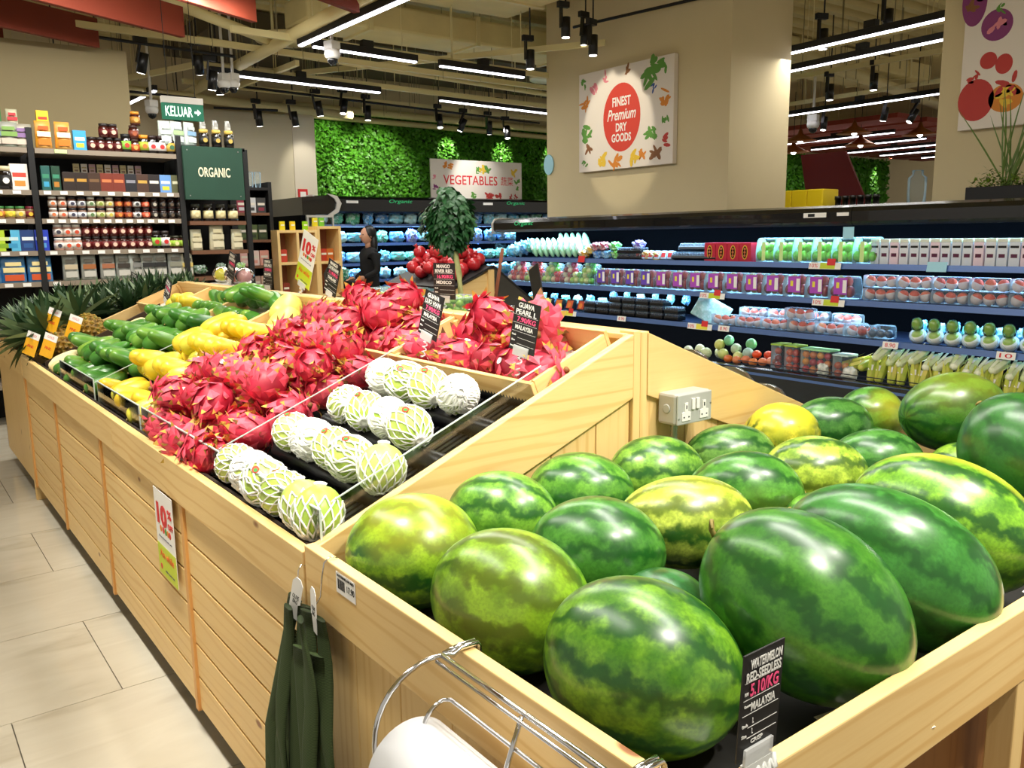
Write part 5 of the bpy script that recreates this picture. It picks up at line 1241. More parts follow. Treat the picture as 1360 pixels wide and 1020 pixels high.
# netted pears in clear packs
pc = tag(MB().ell((0, 0, .04), (.055, .058, .05), 12, 8).build('pear_pack', PET), 'x', 'fruit pack')
MB().ell((0, 0, .04), (.042, .042, .040), 12, 9).build('pear', FRU, pc).color = lin('#a8c84a')
MB().lathe([(.0, -.044), (.03, -.036), (.045, -.014), (.0475, .006), (.043, .016)], 14).build('foam_cap', mat('foam_net'), pc, (0, 0, .04), (0, -.35, 0)); 
MB().ell((.0, 0, .115), (.034, .034, .038), 12, 8).build('upper_pear', FRU, pc).color = lin('#8fb84a')
MB().lathe([(.037, -.03), (.040, 0), (.034, .025), (.02, .038)], 14).build('wrap', FILM, pc, (0, 0, .115))
pcp = Proto(pc)
for i in range(8):
    pcp.put((xs3-.01, 3.10-i*.125, .70), (0, -.25, r.uniform(-.1, .1)), 'foam-capped green pear pack, %s from the left on the third shelf' % od(i), 'green pear packs', (1.1, 1.05, 1.2))
for i in range(8): bag((xs3+.13, 3.16-i*.12, .79), (0, 0, 0), 'blue-lit pack behind the green pears, %s from the left' % od(i), 'packs behind the pears', CY_[(i) % 4], .75)
for i, (y, c) in enumerate([(3.60, '#b8402a'), (3.38, '#3a4a60'), (3.24, '#3f5570')]):
    o = punnet(None, [c, c], w_=.15, h_=.10, rr=.036, nf=3 if i else 1) if i < 2 else None
    if o: o.put((xs3, y, .70), (0, 0, .1), ['clear pack with one red apple beside the peaches', 'dark fruit pack left of the green pears'][i], 'single packs')
# deck: apples, oranges, tomatoes boxes, corn
dfp = Proto(tag(MB().ell((0, 0, 0), (.048, .045, .050), 14, 9).build('mango', FRU), 'x', 'fruit'))
for i, (y, z, dx, c, lb) in enumerate([(5.18, .44, 0, '#e4e8c8', 'white'), (5.07, .46, .03, '#dfe8c0', 'white'), (4.97, .44, 0, '#d8e4b0', 'pale'), (4.87, .52, .06, '#d8d870', 'pale yellow, stacked high'), (4.80, .56, .1, '#7cc08a', 'green, stacked at the back'), (4.78, .45, 0, '#cfdc80', 'pale yellow'), (4.68, .50, .05, '#b8d0a8', 'pale green'), (4.62, .44, 0, '#e0e090', 'yellow-green'), (4.56, .55, .1, '#6ab06a', 'green topmost'), (4.53, .48, .02, '#a8c8b8', 'greyish green'), (4.90, .44, .1, '#d8e0b8', 'whitish')]):
    dfp.put((xd+dx, y, z), (0, 0, i), lb+' round mango in the chiller deck pile, %s from the left' % od(i), 'deck mangoes').color = lin(c)
orp = Proto(tag(MB().ell((0, 0, 0), (.040, .040, .036), 12, 8).build('orange', FRU), 'x', 'orange'))
for i, (y, z, dx, c) in enumerate([(4.70, .42, -.03, '#e87a3a'), (4.60, .42, -.04, '#e88a5a'), (4.52, .43, -.02, '#e8845a'), (4.44, .48, .02, '#e8501e'), (4.43, .42, -.04, '#e88a4a'), (4.34, .43, -.03, '#e8885a'), (4.28, .44, 0, '#e89a7a'), (4.35, .48, .06, '#d84a2a')]):
    orp.put((xd+dx, y, z), (0, 0, i), 'wrapped orange persimmon in front of the pale mangoes, %s from the left' % od(i), 'persimmons').color = lin(c)
def fruitbox(label, y, w_, h_, cols, lid, n):
    t = tag(MB().box(-.07, .07, -w_/2, w_/2, 0, h_).build('fruit_box', PET, None, (xd+.02, y, .385), bevel=.006), label, 'fruit pack')
    MB().box(-.071, .071, -w_/2-.001, w_/2+.001, h_, h_+.012).build('lid', OC, t).color = lin(lid)
    k = 0; rr = .030; nx = max(1, int(w_/(2*rr)))
    for j in range(int(h_/(2*rr))):
        for i in range(nx):
            f = MB().ell((0, 0, 0), (rr, rr, rr), 10, 7).build('plum', FRU, t, (-.035, -w_/2+(i+.5)*w_/nx, rr+.002+2*rr*j)); f.color = lin(cols[(k*7+j) % len(cols)]); k += 1
for i, (y, w_, h_, cols, lid, lb) in enumerate([(4.20, .10, .20, ['#b83a2a', '#c8502a', '#8a2a2a'], '#a8c84a', 'tall green-lidded box of red tomatoes, left one'), (4.06, .12, .20, ['#c8402a', '#d8602a', '#b03028'], '#a8c84a', 'tall green-lidded box of red tomatoes, right one'), (3.84, .26, .19, ['#e8a03a', '#c83038', '#d87a2a', '#b82a3a', '#e08a3a'], '#9fdc9a', 'wide box of orange and red plums'), (3.62, .13, .17, ['#d88a3a', '#c8603a', '#a83a3a'], '#c8e0d8', 'narrow box of mixed plums at the right')]):
    fruitbox(lb+' on the chiller deck', y, w_, h_, cols, lid, 6)
cornm = fruitmat('corn_husk', [(.3, '#9cb83c'), (.5, '#c8d050'), (.75, '#e8d870')], .45, 9, .2); cornt = fruitmat('corn_pale', [(.3, '#c8dc90'), (.6, '#eef2d0'), (.8, '#f8f8e4')], .4, 9, .2)
def corn(m):
    o = tag(MB().lathe([(.006, -.10), (.026, -.085), (.034, -.03), (.033, .03), (.022, .085), (.008, .115)], 12).build('corn_cob', m), 'x', 'corn'); 
    mb = MB(); 
    for k in range(6): mb.leaf((.028*math.cos(k), .028*math.sin(k), -.08), (math.cos(k)*.1, math.sin(k)*.1, 1), (math.cos(k), math.sin(k), 0), .19, .03, 0, .1, 4)
    mb.build('husk', m, o); MB().box(-.038, -.035, -.018, .018, -.01, .03).build('price_sticker', PAPER, o); return Proto(o)
c1, c2 = corn(cornm), corn(cornt)
for i in range(18):
    y = 3.36-i*.070-.02*(i//2)
    if y < 2.1: break
    c1.put((xd-.03, y, .48), (r.uniform(-.12, .12), .35, r.uniform(-.5, .5)), 'upright corn cob in the deck row, %s from the left' % od(i), 'upright corn')
for i in range(14):
    y = 3.32-i*.092
    c2.put((xd+.02, y, .575+.03*(i % 3 == 0)), (.1, 1.15, r.uniform(-.25, .25)), 'pale corn cob lying on the upright ones, %s from the left' % od(i), 'lying corn')
for i in range(3): c1.put((xd+.05, 3.56-i*.06, .50), (1.3, .4, .6*i), 'dark green corn cob lying beside the upright ones, %s from the left' % od(i), 'loose corn')
for i, y in enumerate((3.78, 3.55)): bag((xd-.05, y-.02, .43), (0, 0, .3), ['white wrapped pack in front of the plums', 'white wrapped pack left of the corn'][i], 'white deck packs', '#f4f4e8', .75)
tag(MB().tube([(5.80, 4.5, .41), (5.80, 1.6, .41)], .006, 5).tube([(5.80, 4.5, .44), (5.80, 1.6, .44)], .004, 5).build('deck_rail', BLK), 'black wire guard rail along the chiller deck', 'rail')
# items standing on top of the right chiller
t = thing('yellow_crate', 'bright yellow crates row standing above the chiller between the pillars', 'crate', (8.5, 5.73, 1.3))
for k in range(3): MB().box(-.15, .15, -.30+.2*k, -.105+.2*k, .0, .66).build('crate', mat('bright_yellow', '#f2d416', .45), t, bevel=.01)
for i in range(6): tag(MB().lathe([(.04, 0), (.042, .2), (.03, .23), (.03, .29), (.036, .29), (.036, .33)], 12).build('black_jar', BLK, None, (8.5, 5.34-i*.088, 1.55)), 'black grinder bottle above the chiller, %s from the yellow crates' % od(i), 'bottle', 'black bottles over the chiller')
tag(MB().box(8.3, 8.7, 4.4, 5.40, 0, 1.55).build('gondola', BLKM), 'black gondola end behind the chiller between the pillars', 'shelf')
tag(MB().box(8.3, 8.7, 5.41, 6.1, 0, 1.3).build('gondola', BLKM), 'black gondola under the bright yellow crates', 'shelf')
tag(MB().lathe([(.10, 0), (.10, .34), (.06, .37), (.06, .42)], 20).build('glass_dispenser', PET, None, (9.6, 5.05, 1.75)), 'clear drink dispenser seen left of the near pillar', 'dispenser')
tag(MB().box(9.2, 10.0, 4.6, 5.6, 0, 1.75).build('counter', BLKM), 'dark counter carrying the drink dispenser', 'counter')
tag(MB().prism([(9.2, 1.9), (10.4, 1.9), (10.6, 2.9), (9.7, 2.9)], 'z', 0, .05, 0, Matrix(((0, 0, 1, 14), (1, 0, 0, -1.0), (0, 1, 0, 0), (0, 0, 0, 1)))).build('wall_shape', mat('dark_red_panel', '#7a1f1c', .6)), 'dark red panel on the distant wall between the pillars', 'panel')
# planter on the near pillar side
t = thing('planter', 'black planter box with grassy herbs on the chiller by the fruit poster', 'plant', (6.50, 2.60, 1.70))
MB().box(-.12, .12, -.55, .40, 0, .10).build('box', BLKM, t, bevel=.006)
g1 = mat('herb_green', '#6f8f2c', .5, var=.3, bscale=20); g2 = mat('grass_green', '#5f7a34', .5)
mb = MB(); q = random.Random(3)
for k in range(900):
    x, y = q.uniform(-.13, .13), q.uniform(-.55, .38); z = .1+abs(q.gauss(0, .05))
    mb.leaf((x, y, z), (q.uniform(-1, 1), q.uniform(-1, 1), q.uniform(-.2, 1)), (0, 0, 1), q.uniform(.02, .045), .016, 0, -.2, 2)
mb.build('herbs', g1, t)
mb = MB()
for k in range(16):
    mb.leaf((q.uniform(-.04, .04), q.uniform(.10, .2), .1), (q.uniform(-.3, .3), q.uniform(-.55, .55), 1), (1, 0, 0), q.uniform(.35, .78), .012, 0, q.uniform(-.3, .3), 7)
mb.build('grass_blades', g2, t)

# posters on the pillars
def sprig(mb, cx, cy, s_, mi, n=6, seed=0):
    q = random.Random(seed)
    for k in range(n):
        a = q.uniform(0, 6.28); rr = s_*q.uniform(.1, .8); x, y = cx+rr*math.cos(a), cy+rr*math.sin(a); L, W_ = s_*q.uniform(.35, .7), s_*q.uniform(.12, .28); b = q.uniform(0, 3.14)
        P_ = [(x+L*math.cos(t)*math.cos(b)-W_*math.sin(t)*math.sin(b), y+L*math.cos(t)*math.sin(b)+W_*math.sin(t)*math.cos(b)) for t in [i*PI/4 for i in range(8)]]
        mb.prism(P_, 'z', .0006+.0002*k, .0012+.0002*k, mi, mb.M)
pal = [mat('ink_green', '#5f9a3c', .6), mat('ink_red', '#c23a34', .6), mat('ink_orange', '#e08a2c', .6), mat('ink_yellow', '#f0c83a', .6), mat('ink_purple', '#8a3a78', .6), mat('ink_brown', '#8a5a34', .6), mat('ink_pink', '#e58a98', .6), mat('ink_blue', '#3a5aa0', .6)]
t = W(thing('wall_poster', 'square poster reading FINEST Premium DRY GOODS on the pillar', 'poster', (6.78, 6.85, 2.2)))
F_ = FX((6.735, 6.85, 2.755)); hw, hh = .72, .54
P(MB().box(-hw, hw, -hh, hh, -.06, 0, 0, F_), 'canvas', mat('poster_white', '#efe6dc', .7), t, .003)
MB().disc((-.03, .0), .285, .36, .0012, 40, 0, F_).build('red_oval', mat('poster_red', '#d8412f', .6), t, world=True)
F2 = F_ @ Matrix.Translation((0, 0, .0012))
for s_, y, w_, h_ in (('FINEST', .17, .28, .10), ('DRY', -.10, .17, .09), ('GOODS', -.21, .30, .09)): text(s_, F2, -.03, y, w_, h_, PAPER, t, bold=.03)
text('Premium', F2, -.03, .035, .44, .12, PAPER, t, shear=.35, bold=.015)
mb = MB(); mb.M = F_
for i, (x, y, s_, mi, n) in enumerate([(-.64, .42, .06, 0, 5), (-.62, .20, .09, 2, 7), (-.62, -.12, .11, 0, 9), (-.58, -.30, .08, 5, 6), (-.62, -.45, .05, 0, 5), (-.45, .38, .10, 6, 5), (-.28, .45, .07, 6, 4), (.05, .46, .08, 5, 5), (.42, .40, .15, 0, 12), (.55, .44, .10, 0, 8), (.60, .12, .10, 2, 8), (.60, -.10, .06, 0, 6), (.42, -.22, .11, 0, 8), (.62, -.30, .08, 1, 5), (.48, -.44, .10, 5, 8), (.15, -.45, .09, 3, 8), (.28, -.42, .08, 2, 6), (-.12, -.47, .10, 2, 7), (-.32, -.44, .10, 3, 7), (.45, .25, .06, 7, 5)]): sprig(mb, x, y, s_, mi, n, i)
tag(mb.build('botanical_print', pal, t, world=True), kind='stuff')
t = W(thing('wall_poster', 'large fruit poster on the near pillar, cut off by the photo edge', 'poster', (6.78, 2.6, 2.2)))
F_ = FX((6.735, 2.60, 2.90)); hw, hh = .66, .66
P(MB().box(-hw, hw, -hh, hh, -.06, 0, 0, F_), 'canvas', mat('poster_white'), t, .003)
def blob(cx, cy, rx, ry, mi, nm, z=.0004): return MB().disc((cx, cy), rx, ry, .0008, 28, 0, F_, z).build(nm, pal[mi] if isinstance(mi, int) else mi, t, world=True)
blob(-.36, .58, .17, .13, 2, 'papaya_print'); blob(-.36, .59, .145, .10, 3, 'papaya_print', .0014); blob(-.36, .60, .09, .045, mat('seed_black', '#1f1512', .6), 'papaya_print', .0024)
for cx, cy, rx, ry, mi in [(-.60, .25, .09, .17, 4), (-.43, .06, .11, .11, 4), (-.335, .27, .045, .045, 1), (-.47, -.18, .06, .06, 1), (-.36, -.22, .06, .07, 1), (-.54, -.45, .13, .15, 1), (-.33, -.46, .12, .10, 2), (-.18, .50, .09, .09, 2)]: blob(cx, cy, rx, ry, mi, 'fruit_print')
mb = MB(); mb.M = F_
for i, (x, y, s_, mi) in enumerate([(-.62, .40, .05, 4), (-.40, .17, .04, 0), (-.33, .33, .05, 0), (-.56, -.29, .05, 1), (-.33, -.38, .10, 1), (-.32, -.46, .09, 3), (-.43, .08, .08, 6), (-.60, .25, .08, 5)]): sprig(mb, x, y, s_, mi, 6, i+50)
tag(mb.build('botanical_print', pal, t, world=True), kind='stuff')
blob(.12, .05, .28, .36, mat('poster_red'), 'red_oval')

# ---- rear chiller
BC = chiller('black open chiller of bagged vegetables along the far foliage wall', (5.45, 12.0, 0), 0, 6.2, [(1.72, .16), (1.43, .14), (1.12, .10), (.86, .02)], 2.14, .26, (.62,), 1.0)
for x, w_ in ((6.9, .42), (9.2, .4)):
    ln = text('Organic', FY((x, 11.998, 2.06)), 0, 0, w_, .07, ORG, None, shear=.2); ln.parent = BC; ln.matrix_parent_inverse = Matrix.Translation((5.45, 12, 0)).inverted()
for x in (6.05, 8.6): o = MB().box(-.1, .1, -.02, .02, 0, .002, 0, FY((x, 11.998, 2.05))).build('rating_plate', PAPER, BC); o.matrix_parent_inverse = Matrix.Translation((5.45, 12, 0)).inverted()
def wbag(loc, lb, g, c, s_=1):
    o = bag(loc, (0, 0, PI/2+r.uniform(-.3, .3)), lb, g, c, s_); return o
shn = ['top', 'second', 'third', 'fourth', 'deck']
specials = {(0, 8): '#e0a868', (0, 9): '#b87a70', (0, 10): '#58b850', (1, 6): '#7a7ad0', (1, 8): '#9ab858', (1, 10): '#d8a0a8', (1, 11): '#5a80d8', (2, 8): '#2f6a50', (2, 9): '#2f6a50', (3, 9): '#d87a4a', (3, 10): '#e0c050', (0, 0): '#c8ecf8'}
for si, (z, yf) in enumerate([(1.72, .2), (1.43, .2), (1.12, .2), (.86, .15), (.60, .05)]):
    for i in range(22):
        x = 5.62+i*.262
        if x > 11.4: break
        wbag((x, 12.0+yf+r.uniform(-.02, .04), z+.085), 'bagged vegetables on the %s shelf of the rear chiller, %s from the left' % (shn[si], od(i)), 'bags on the rear chiller', specials.get((si, i), CY_[(i*3+si) % 7]), (1.3, r.uniform(1.3, 1.9), r.uniform(1.1, 1.6)))
# vegetables sign
t = W(thing('shop_sign', 'white banner reading VEGETABLES with a Chinese word above the rear chiller', 'sign', (8.5, 12.2, 2.14)))
F_ = FY((8.58, 12.25, 2.45)); hw, hh = .95, .33
P(MB().box(-hw, hw, -hh, hh, -.03, 0, 0, F_), 'board', mat('poster_white'), t)
text('VEGETABLES', F_, -.15, -.0, 1.12, .155, REDP, t, bold=.01); text('\u852c\u83dc', F_, .62, -.0, .27, .15, REDP, t)
mb = MB(); mb.M = F_
for i, (x, y, s_, mi) in enumerate([(-.65, .22, .08, 2), (-.55, .23, .07, 2), (.10, .20, .10, 3), (.18, .18, .10, 0), (.0, .18, .08, 0), (.8, .15, .09, 3), (.85, .0, .07, 0), (-.88, .04, .05, 6), (-.88, -.12, .06, 4), (-.72, -.23, .12, 0), (-.68, -.25, .10, 3), (-.1, -.24, .08, 0), (.22, -.25, .10, 1), (.28, -.24, .07, 1), (.46, -.25, .09, 1), (.7, -.27, .05, 1), (.82, -.27, .05, 1), (.85, -.12, .05, 0)]): sprig(mb, x, y, s_, mi, 7, i+80)
tag(mb.build('vegetable_print', pal, t, world=True), kind='stuff')
for x in (-.7, .7): MB().box(8.58+x-.015, 8.58+x+.015, 12.26, 12.28, 2.14, 2.6).build('post', STEEL, t, world=True)
MB().disc((0, 0), .09, .12, .01, 24, 0, FX((6.79, 8.18, 2.35))).build('round_sign', mat('pale_blue_card')); tag(bpy.data.objects['round_sign'], 'small pale blue round sign at the far pillar edge', 'sign')
t = W(thing('fire_sign', 'small red and white fire sign on the ivory column', 'sign', (5.5, 12.2, 1.9)))
P(MB().box(5.30, 5.45, 12.26, 12.275, 1.98, 2.24), 'panel', REDP, t, 0); P(MB().box(5.33, 5.42, 12.255, 12.262, 2.0, 2.2), 'panel_print', PAPER, t, 0); P(MB().box(5.30, 5.45, 12.26, 12.275, 1.84, 1.97), 'lower_panel', PAPER, t, 0)

# ============================================================ GROCERY SHELVES
SY = 8.0
shf = W(thing('grocery_shelving', 'tall black shelving of jars, pouches and boxes behind the pineapples', 'shelving', (1.5, 8.0, 0)))
EDG = mat('greige_shelf_edge', '#8f8272', .5); BRN = mat('brown_shelf_edge', '#6f4a33', .5)
S_ = lambda mb, n, m, p=shf: P(mb, n, m, p, 0)
for x in (-.65, 1.16, 2.33, 2.93): S_(MB().box(x, x+.045, SY+.0, SY+.05, 0, 2.42 if x < 2.5 else 2.33).box(x, x+.045, SY+.42, SY+.46, 0, 2.42 if x < 2.5 else 2.33), 'post', BLKM)
S_(MB().box(-.65, 2.97, SY+.46, SY+.48, 0, 2.30), 'back_panel', mat('shelf_back', '#0b0b0c', .8))
def tick(z, x, w_=.05, p=None, c=PAPER): return ob('price_ticket', MB().box(x-w_/2, x+w_/2, SY-.012, SY-.006, z-.034, z-.006).mesh('price_ticket', c), p)
SZ = [2.26, 1.925, 1.695, 1.435, 1.18, .80, .35]
for i, z in enumerate(SZ):
    a = S_(MB().box(-.6, 1.155, SY-.005, SY+.45, z-.04, z), 'shelf_board', EDG)
    b = S_(MB().box(1.21, 2.325, SY-.005, SY+.45, z-.04, z), 'shelf_board', EDG)
    if 0 < i < 5:
        for x in (.80, .92, 1.05): tick(z, x, .06, a)
        for k in range([0, 9, 12, 9, 2][i]): tick(z, 1.27+k*[0, .122, .088, .122, 1.0][i], .055, b)
    if i == 0: tick(z, 1.40, .09, b, mat('pale_green_ticket')); 
for z in (1.675, 1.41, 1.17, .8): S_(MB().box(2.40, 2.92, SY-.005, SY+.40, z-.035, z), 'shelf_board', BRN)
t = W(thing('shop_sign', 'dark green chalkboard reading ORGANIC on the shelving end', 'sign', (2.63, 7.98, 1.87)))
P(MB().box(2.37, 2.91, 7.955, 7.99, 1.865, 2.335), 'board', mat('chalkboard_green', '#1f4434', .75, var=.15, bscale=6), t)
text('ORGANIC', FY((2.64, 7.9545, 2.11)), 0, 0, .29, .085, mat('cream_chalk', '#efe6c4', .7), t, bold=.02)
for x, z in ((2.41, 1.90), (2.41, 2.30), (2.87, 2.30), (2.87, 1.90)): P(MB().box(x-.005, x+.005, 7.951, 7.956, z-.005, z+.005), 'screw', STEEL, t, 0)
# product prototypes (origin at base centre)
BROWNJ = mat('jam_glass', '#3a120c', .15, coat=.5); LIDB = mat('lid_dark', '#26211f', .35)
def jar(h, r_, glass):
    o = tag(MB().lathe([(0, 0), (r_*.96, 0), (r_, h*.06), (r_, h*.74), (r_*.8, h*.82)], 12).build('jar', glass), 'x', 'jar')
    MB().lathe([(r_*.86, h*.80), (r_*.88, h), (0, h)], 12).build('lid', OC, o)
    MB().lathe([(r_*1.015, h*.16), (r_*1.015, h*.62)], 12).build('label', OC, o)
    MB().disc((0, h*.38), r_*.45, r_*.45, .001, 10, 0, FY((0, -r_*1.02, 0))).build('badge', OC, o)
    return Proto(o)
j1 = jar(.115, .042, BROWNJ); j2 = jar(.105, .04, objcol('coloured_glass', .15, 0, .5)); j3 = jar(.155, .045, mat('dark_glass', '#140d0b', .12, coat=.5))
def col3(o, lid, label, badge=None, body=None):
    if body: o.color = lin(body)
    for c_ in o.children:
        n = c_.name.split('.')[0]; c_.color = lin({'lid': lid, 'label': label, 'badge': badge or label}.get(n, label))
    return o
def bxp(w_, h_, d_=.05, nm='box', cat='box', m=OC):
    o = tag(MB().box(-w_/2, w_/2, -d_/2, d_/2, 0, h_).build(nm, m, bevel=.002), 'x', cat)
    MB().box(-w_*.38, w_*.38, -d_/2-.0012, -d_/2, h_*.50, h_*.66).build('label', OC, o); MB().box(-w_*.3, w_*.3, -d_/2-.0012, -d_/2, h_*.15, h_*.36).build('badge', OC, o)
    return Proto(o)
b_ch = bxp(.098, .155, .04, 'chocolate_box'); b_tl = bxp(.065, .20, .05, 'tea_box'); b_sq = bxp(.11, .18, .05, 'cereal_box'); b_bl = bxp(.115, .18, .07, 'tea_box')
def pouch(w_, h_, nm='pouch'):
    vs = []; prof = [(0, .045), (.08, .05), (.45, .042), (.85, .02), (1, .004)]
    mb = MB(); n = 8
    for (t_, dp) in prof:
        for k in range(n):
            a = 2*PI*k/n; vs.append((w_/2*(1-.06*t_)*max(-1, min(1, 1.25*math.cos(a))), dp*math.sin(a), t_*h_))
    fs = [(i*n+j, i*n+(j+1) % n, (i+1)*n+(j+1) % n, (i+1)*n+j) for i in range(len(prof)-1) for j in range(n)]+[tuple(range(n))[::-1], tuple((len(prof)-1)*n+j for j in range(n))]
    o = tag(mb.add(vs, fs, 0, True).build(nm, POUCH), 'x', 'pouch')
    MB().box(-w_*.40, w_*.40, -.052, -.046, h_*.42, h_*.60).build('label', OC, o); MB().box(-w_*.36, w_*.36, -.054, -.049, h_*.12, h_*.34).build('badge', OC, o); MB().box(-w_*.3, w_*.3, -.046, -.038, h_*.66, h_*.80).build('print', OC, o)
    return Proto(o)
po1 = pouch(.135, .24); po2 = pouch(.15, .20); po3 = pouch(.11, .20); po4 = pouch(.19, .22)
def recol(o, body, d):
    if body: o.color = lin(body)
    for c_ in o.children:
        n = c_.name.split('.')[0]
        if n in d: c_.color = lin(d[n])
    return o
yF = SY+.06
bX = lambda p: 1.22+(p-180)/715*1.13
# bay B, top shelf
for i, (p, c, lb) in enumerate([(225, '#f0a020', 'orange foil pouch on the top shelf, left one'), (317, '#eea22a', 'orange foil pouch on the top shelf, right one')]): recol(po3.put((bX(p), yF, 2.26), (0, 0, 0), lb, 'orange pouches', 1.12), c, {'label': '#fff0c8', 'badge': '#d8781c', 'print': '#c85a1c'})
recol(b_sq.put((bX(238), yF+.08, 2.43), (0, 0, 0), 'yellow box lying on the orange pouches', None, .8), '#f0c81c', {'label': '#c83a1c', 'badge': '#e8b01c'})
recol(b_sq.put((bX(396), yF, 2.26), (0, 0, 0), 'sky blue box with a yellow drawing on the top shelf', None, .9), '#3aa0d8', {'label': '#f0e8c0', 'badge': '#f0d83a'})
for i in range(4): col3(j1.put((bX(455+43*i), yF, 2.26), (0, 0, 0), 'dark red jam jar on the top shelf, %s from the left' % od(i), 'top shelf jam jars'), '#241a18', '#5c1a1a', '#e8b8a0')
for i in range(2): col3(j1.put((bX(520+45*i), yF, 2.376), (0, 0, 0), 'dark red jam jar stacked on the top shelf row, %s one' % ['left', 'right'][i], 'stacked jam jars'), '#241a18', '#5c1a1a', '#e8b8a0')
for i, (p, pr, lid, lab, bad, z, lb) in enumerate([(627, j3, '#1c1c1c', '#8ac84a', '#c83a2a', 0, 'dark bottle with green and white label'), (672, j1, '#3a2018', '#c8502a', '#e8a04a', 0, 'orange-label jar, lower one'), (672, j1, '#3a2018', '#7a3a2a', '#a0502a', .116, 'small brown jar stacked'), (720, j3, '#e0902a', '#a8b83a', '#e0702a', 0, 'jar with orange lid and green label'), (764, j3, '#2a1614', '#efe8e4', '#c82a2a', 0, 'white label jar of red jam, left one'), (812, j3, '#2a1614', '#efe8e4', '#c82a2a', 0, 'white label jar of red jam, right one'), (864, j3, '#2a2a22', '#c8a84a', '#3a6a4a', 0, 'yellow label jar at the end'), (686, j1, '#d88a2a', '#a8742c', '#c89a4a', .232, 'clear honey jar topmost')]):
    col3(pr.put((bX(p), yF, 2.26+z), (0, 0, 0), lb+' on the top grocery shelf', 'mixed jars on the top shelf'), lid, lab, bad)
# second shelf: chocolate boxes
for i in range(2): recol(b_tl.put((bX(216+48*i), yF, 1.925), (0, 0, 0), 'narrow teal box on the second shelf, %s one' % ['left', 'right'][i], 'narrow teal boxes'), ['#1f5a54', '#16402c'][i], {'label': '#3a8a6a', 'badge': ['#3aa0c8', '#b87a2a'][i]})
for i, (c, l) in enumerate([('#2a1c16', '#b8863a'), ('#2a1c16', '#c8963a'), ('#40291c', '#7a5a3a'), ('#7a3020', '#d87a4a'), ('#7a3020', '#d87a4a'), ('#1c1c24', '#8a8a94'), ('#4a3024', '#c8a04a'), ('#241c1c', '#e8e4dc'), ('#6a9ad8', '#f0e8f0'), ('#5a5c3c', '#d8d8b8')]):
    recol(b_ch.put((bX(325+61.5*i), yF, 1.925), (0, 0, 0), 'chocolate box on the second shelf, %s from the left' % od(i), 'chocolate boxes'), c, {'label': l, 'badge': '#f0d83a' if i == 8 else c})
for i in range(9): recol(b_ch.put((bX(390+40*i), yF+.2, 2.09), (PI/2*0, 0, 0), 'small pale pack deep in the second shelf, %s from the left' % od(i), 'deep packs', .5), ['#d8c890', '#e8e0d0', '#c8a0a0'][i % 3], {'label': '#b8a070', 'badge': '#886a50'})
# third shelf: two layers of small jars
cc = [('#f0f0ec', '#e8e0d8', '#d87a4a'), ('#f0f0ec', '#f0d8c8', '#d8603a'), ('#2a2a30', '#e8e8f0', '#3a3a50'), ('#2a2a30', '#e8ecf0', '#4a4a5a'), ('#e8e8e0', '#d8e0c8', '#5a7a4a'), ('#20202a', '#d8dca0', '#8a9a3a'), ('#e0dcc8', '#e8e0b8', '#c8b84a'), ('#3a2018', '#b8562a', '#e0903a'), ('#2c1c18', '#a84a2a', '#c87a3a'), ('#20201e', '#e8e8e4', '#3a3a3a'), ('#3a1814', '#d85a3a', '#f0a080'), ('#141414', '#2a2420', '#b8b0a0'), ('#141414', '#201c1a', '#5a4a3a'), ('#141414', '#201c1a', '#5a4a3a'), ('#141414', '#241f1c', '#5a4a3a')]
for i, (a, b_, c_) in enumerate(cc):
    for k in range(2): col3(j2.put((bX(236+46.5*i), yF, 1.695+.092*k), (0, 0, 0), 'small jar on the third shelf, %s from the left, %s layer' % (od(i), ['lower', 'upper'][k]), 'third shelf jars', .86), a, b_, c_, '#7a5a4a' if i < 7 else '#2a1410')
# fourth shelf
for i in range(14):
    for k in range(2 if i < 11 else 1):
        if i < 3: a, b_, c_ = '#e8e8e4', '#ece4dc', ['#3a3a4a', '#d8502a', '#c84a2a'][i]
        elif i < 11: a, b_, c_ = '#241816', '#6a1c1c', '#efc8b0'
        else: a, b_, c_ = '#3a3a2a', '#a8c84a', '#e8e0a0'
        col3((j1 if i >= 3 else j2).put((bX(248+(45.5 if i >= 3 else 44)*i)+(0 if i < 11 else .09), yF, 1.435+.112*k), (0, 0, 0), 'jar on the fourth shelf, %s from the left, %s layer' % (od(i), ['lower', 'upper'][k]), 'fourth shelf jars', .97), a, b_, c_, '#b89080')
col3(j3.put((bX(740), yF-.01, 1.435), (0, 0, 0), 'tall jar with green and red label on the fourth shelf', None), '#241a18', '#8ac84a', '#c83a2a'); col3(j3.put((bX(790), yF-.01, 1.435), (0, 0, 0), 'tall white label jam jar on the fourth shelf', None), '#241a18', '#efe8e4', '#c82a2a')
# fifth shelf: grey pouches
for i, (p, l, b_) in enumerate([(290, '#c8b89a', '#8a7a5a'), (380, '#a8683a', '#6a4a2a'), (475, '#a86a4a', '#7a5238'), (555, '#3a342e', '#5a5048'), (615, '#8a8a86', '#6a6a66'), (685, '#2a2a2a', '#4a4a48'), (750, '#242424', '#4a4a48'), (833, '#8a8a7a', '#6a6a5a'), (900, '#d8c070', '#3a3428')]):
    recol(po1.put((bX(p), yF, 1.18), (0, 0, .0 if i != 4 else .5), 'tall grey pouch on the fifth shelf, %s from the left' % od(i), 'grey grain pouches', .93 if i < 8 else .85), '#a9a9a2' if i < 8 else '#dcd4b4', {'label': l, 'badge': '#c8c6bc', 'print': '#5a564c'})
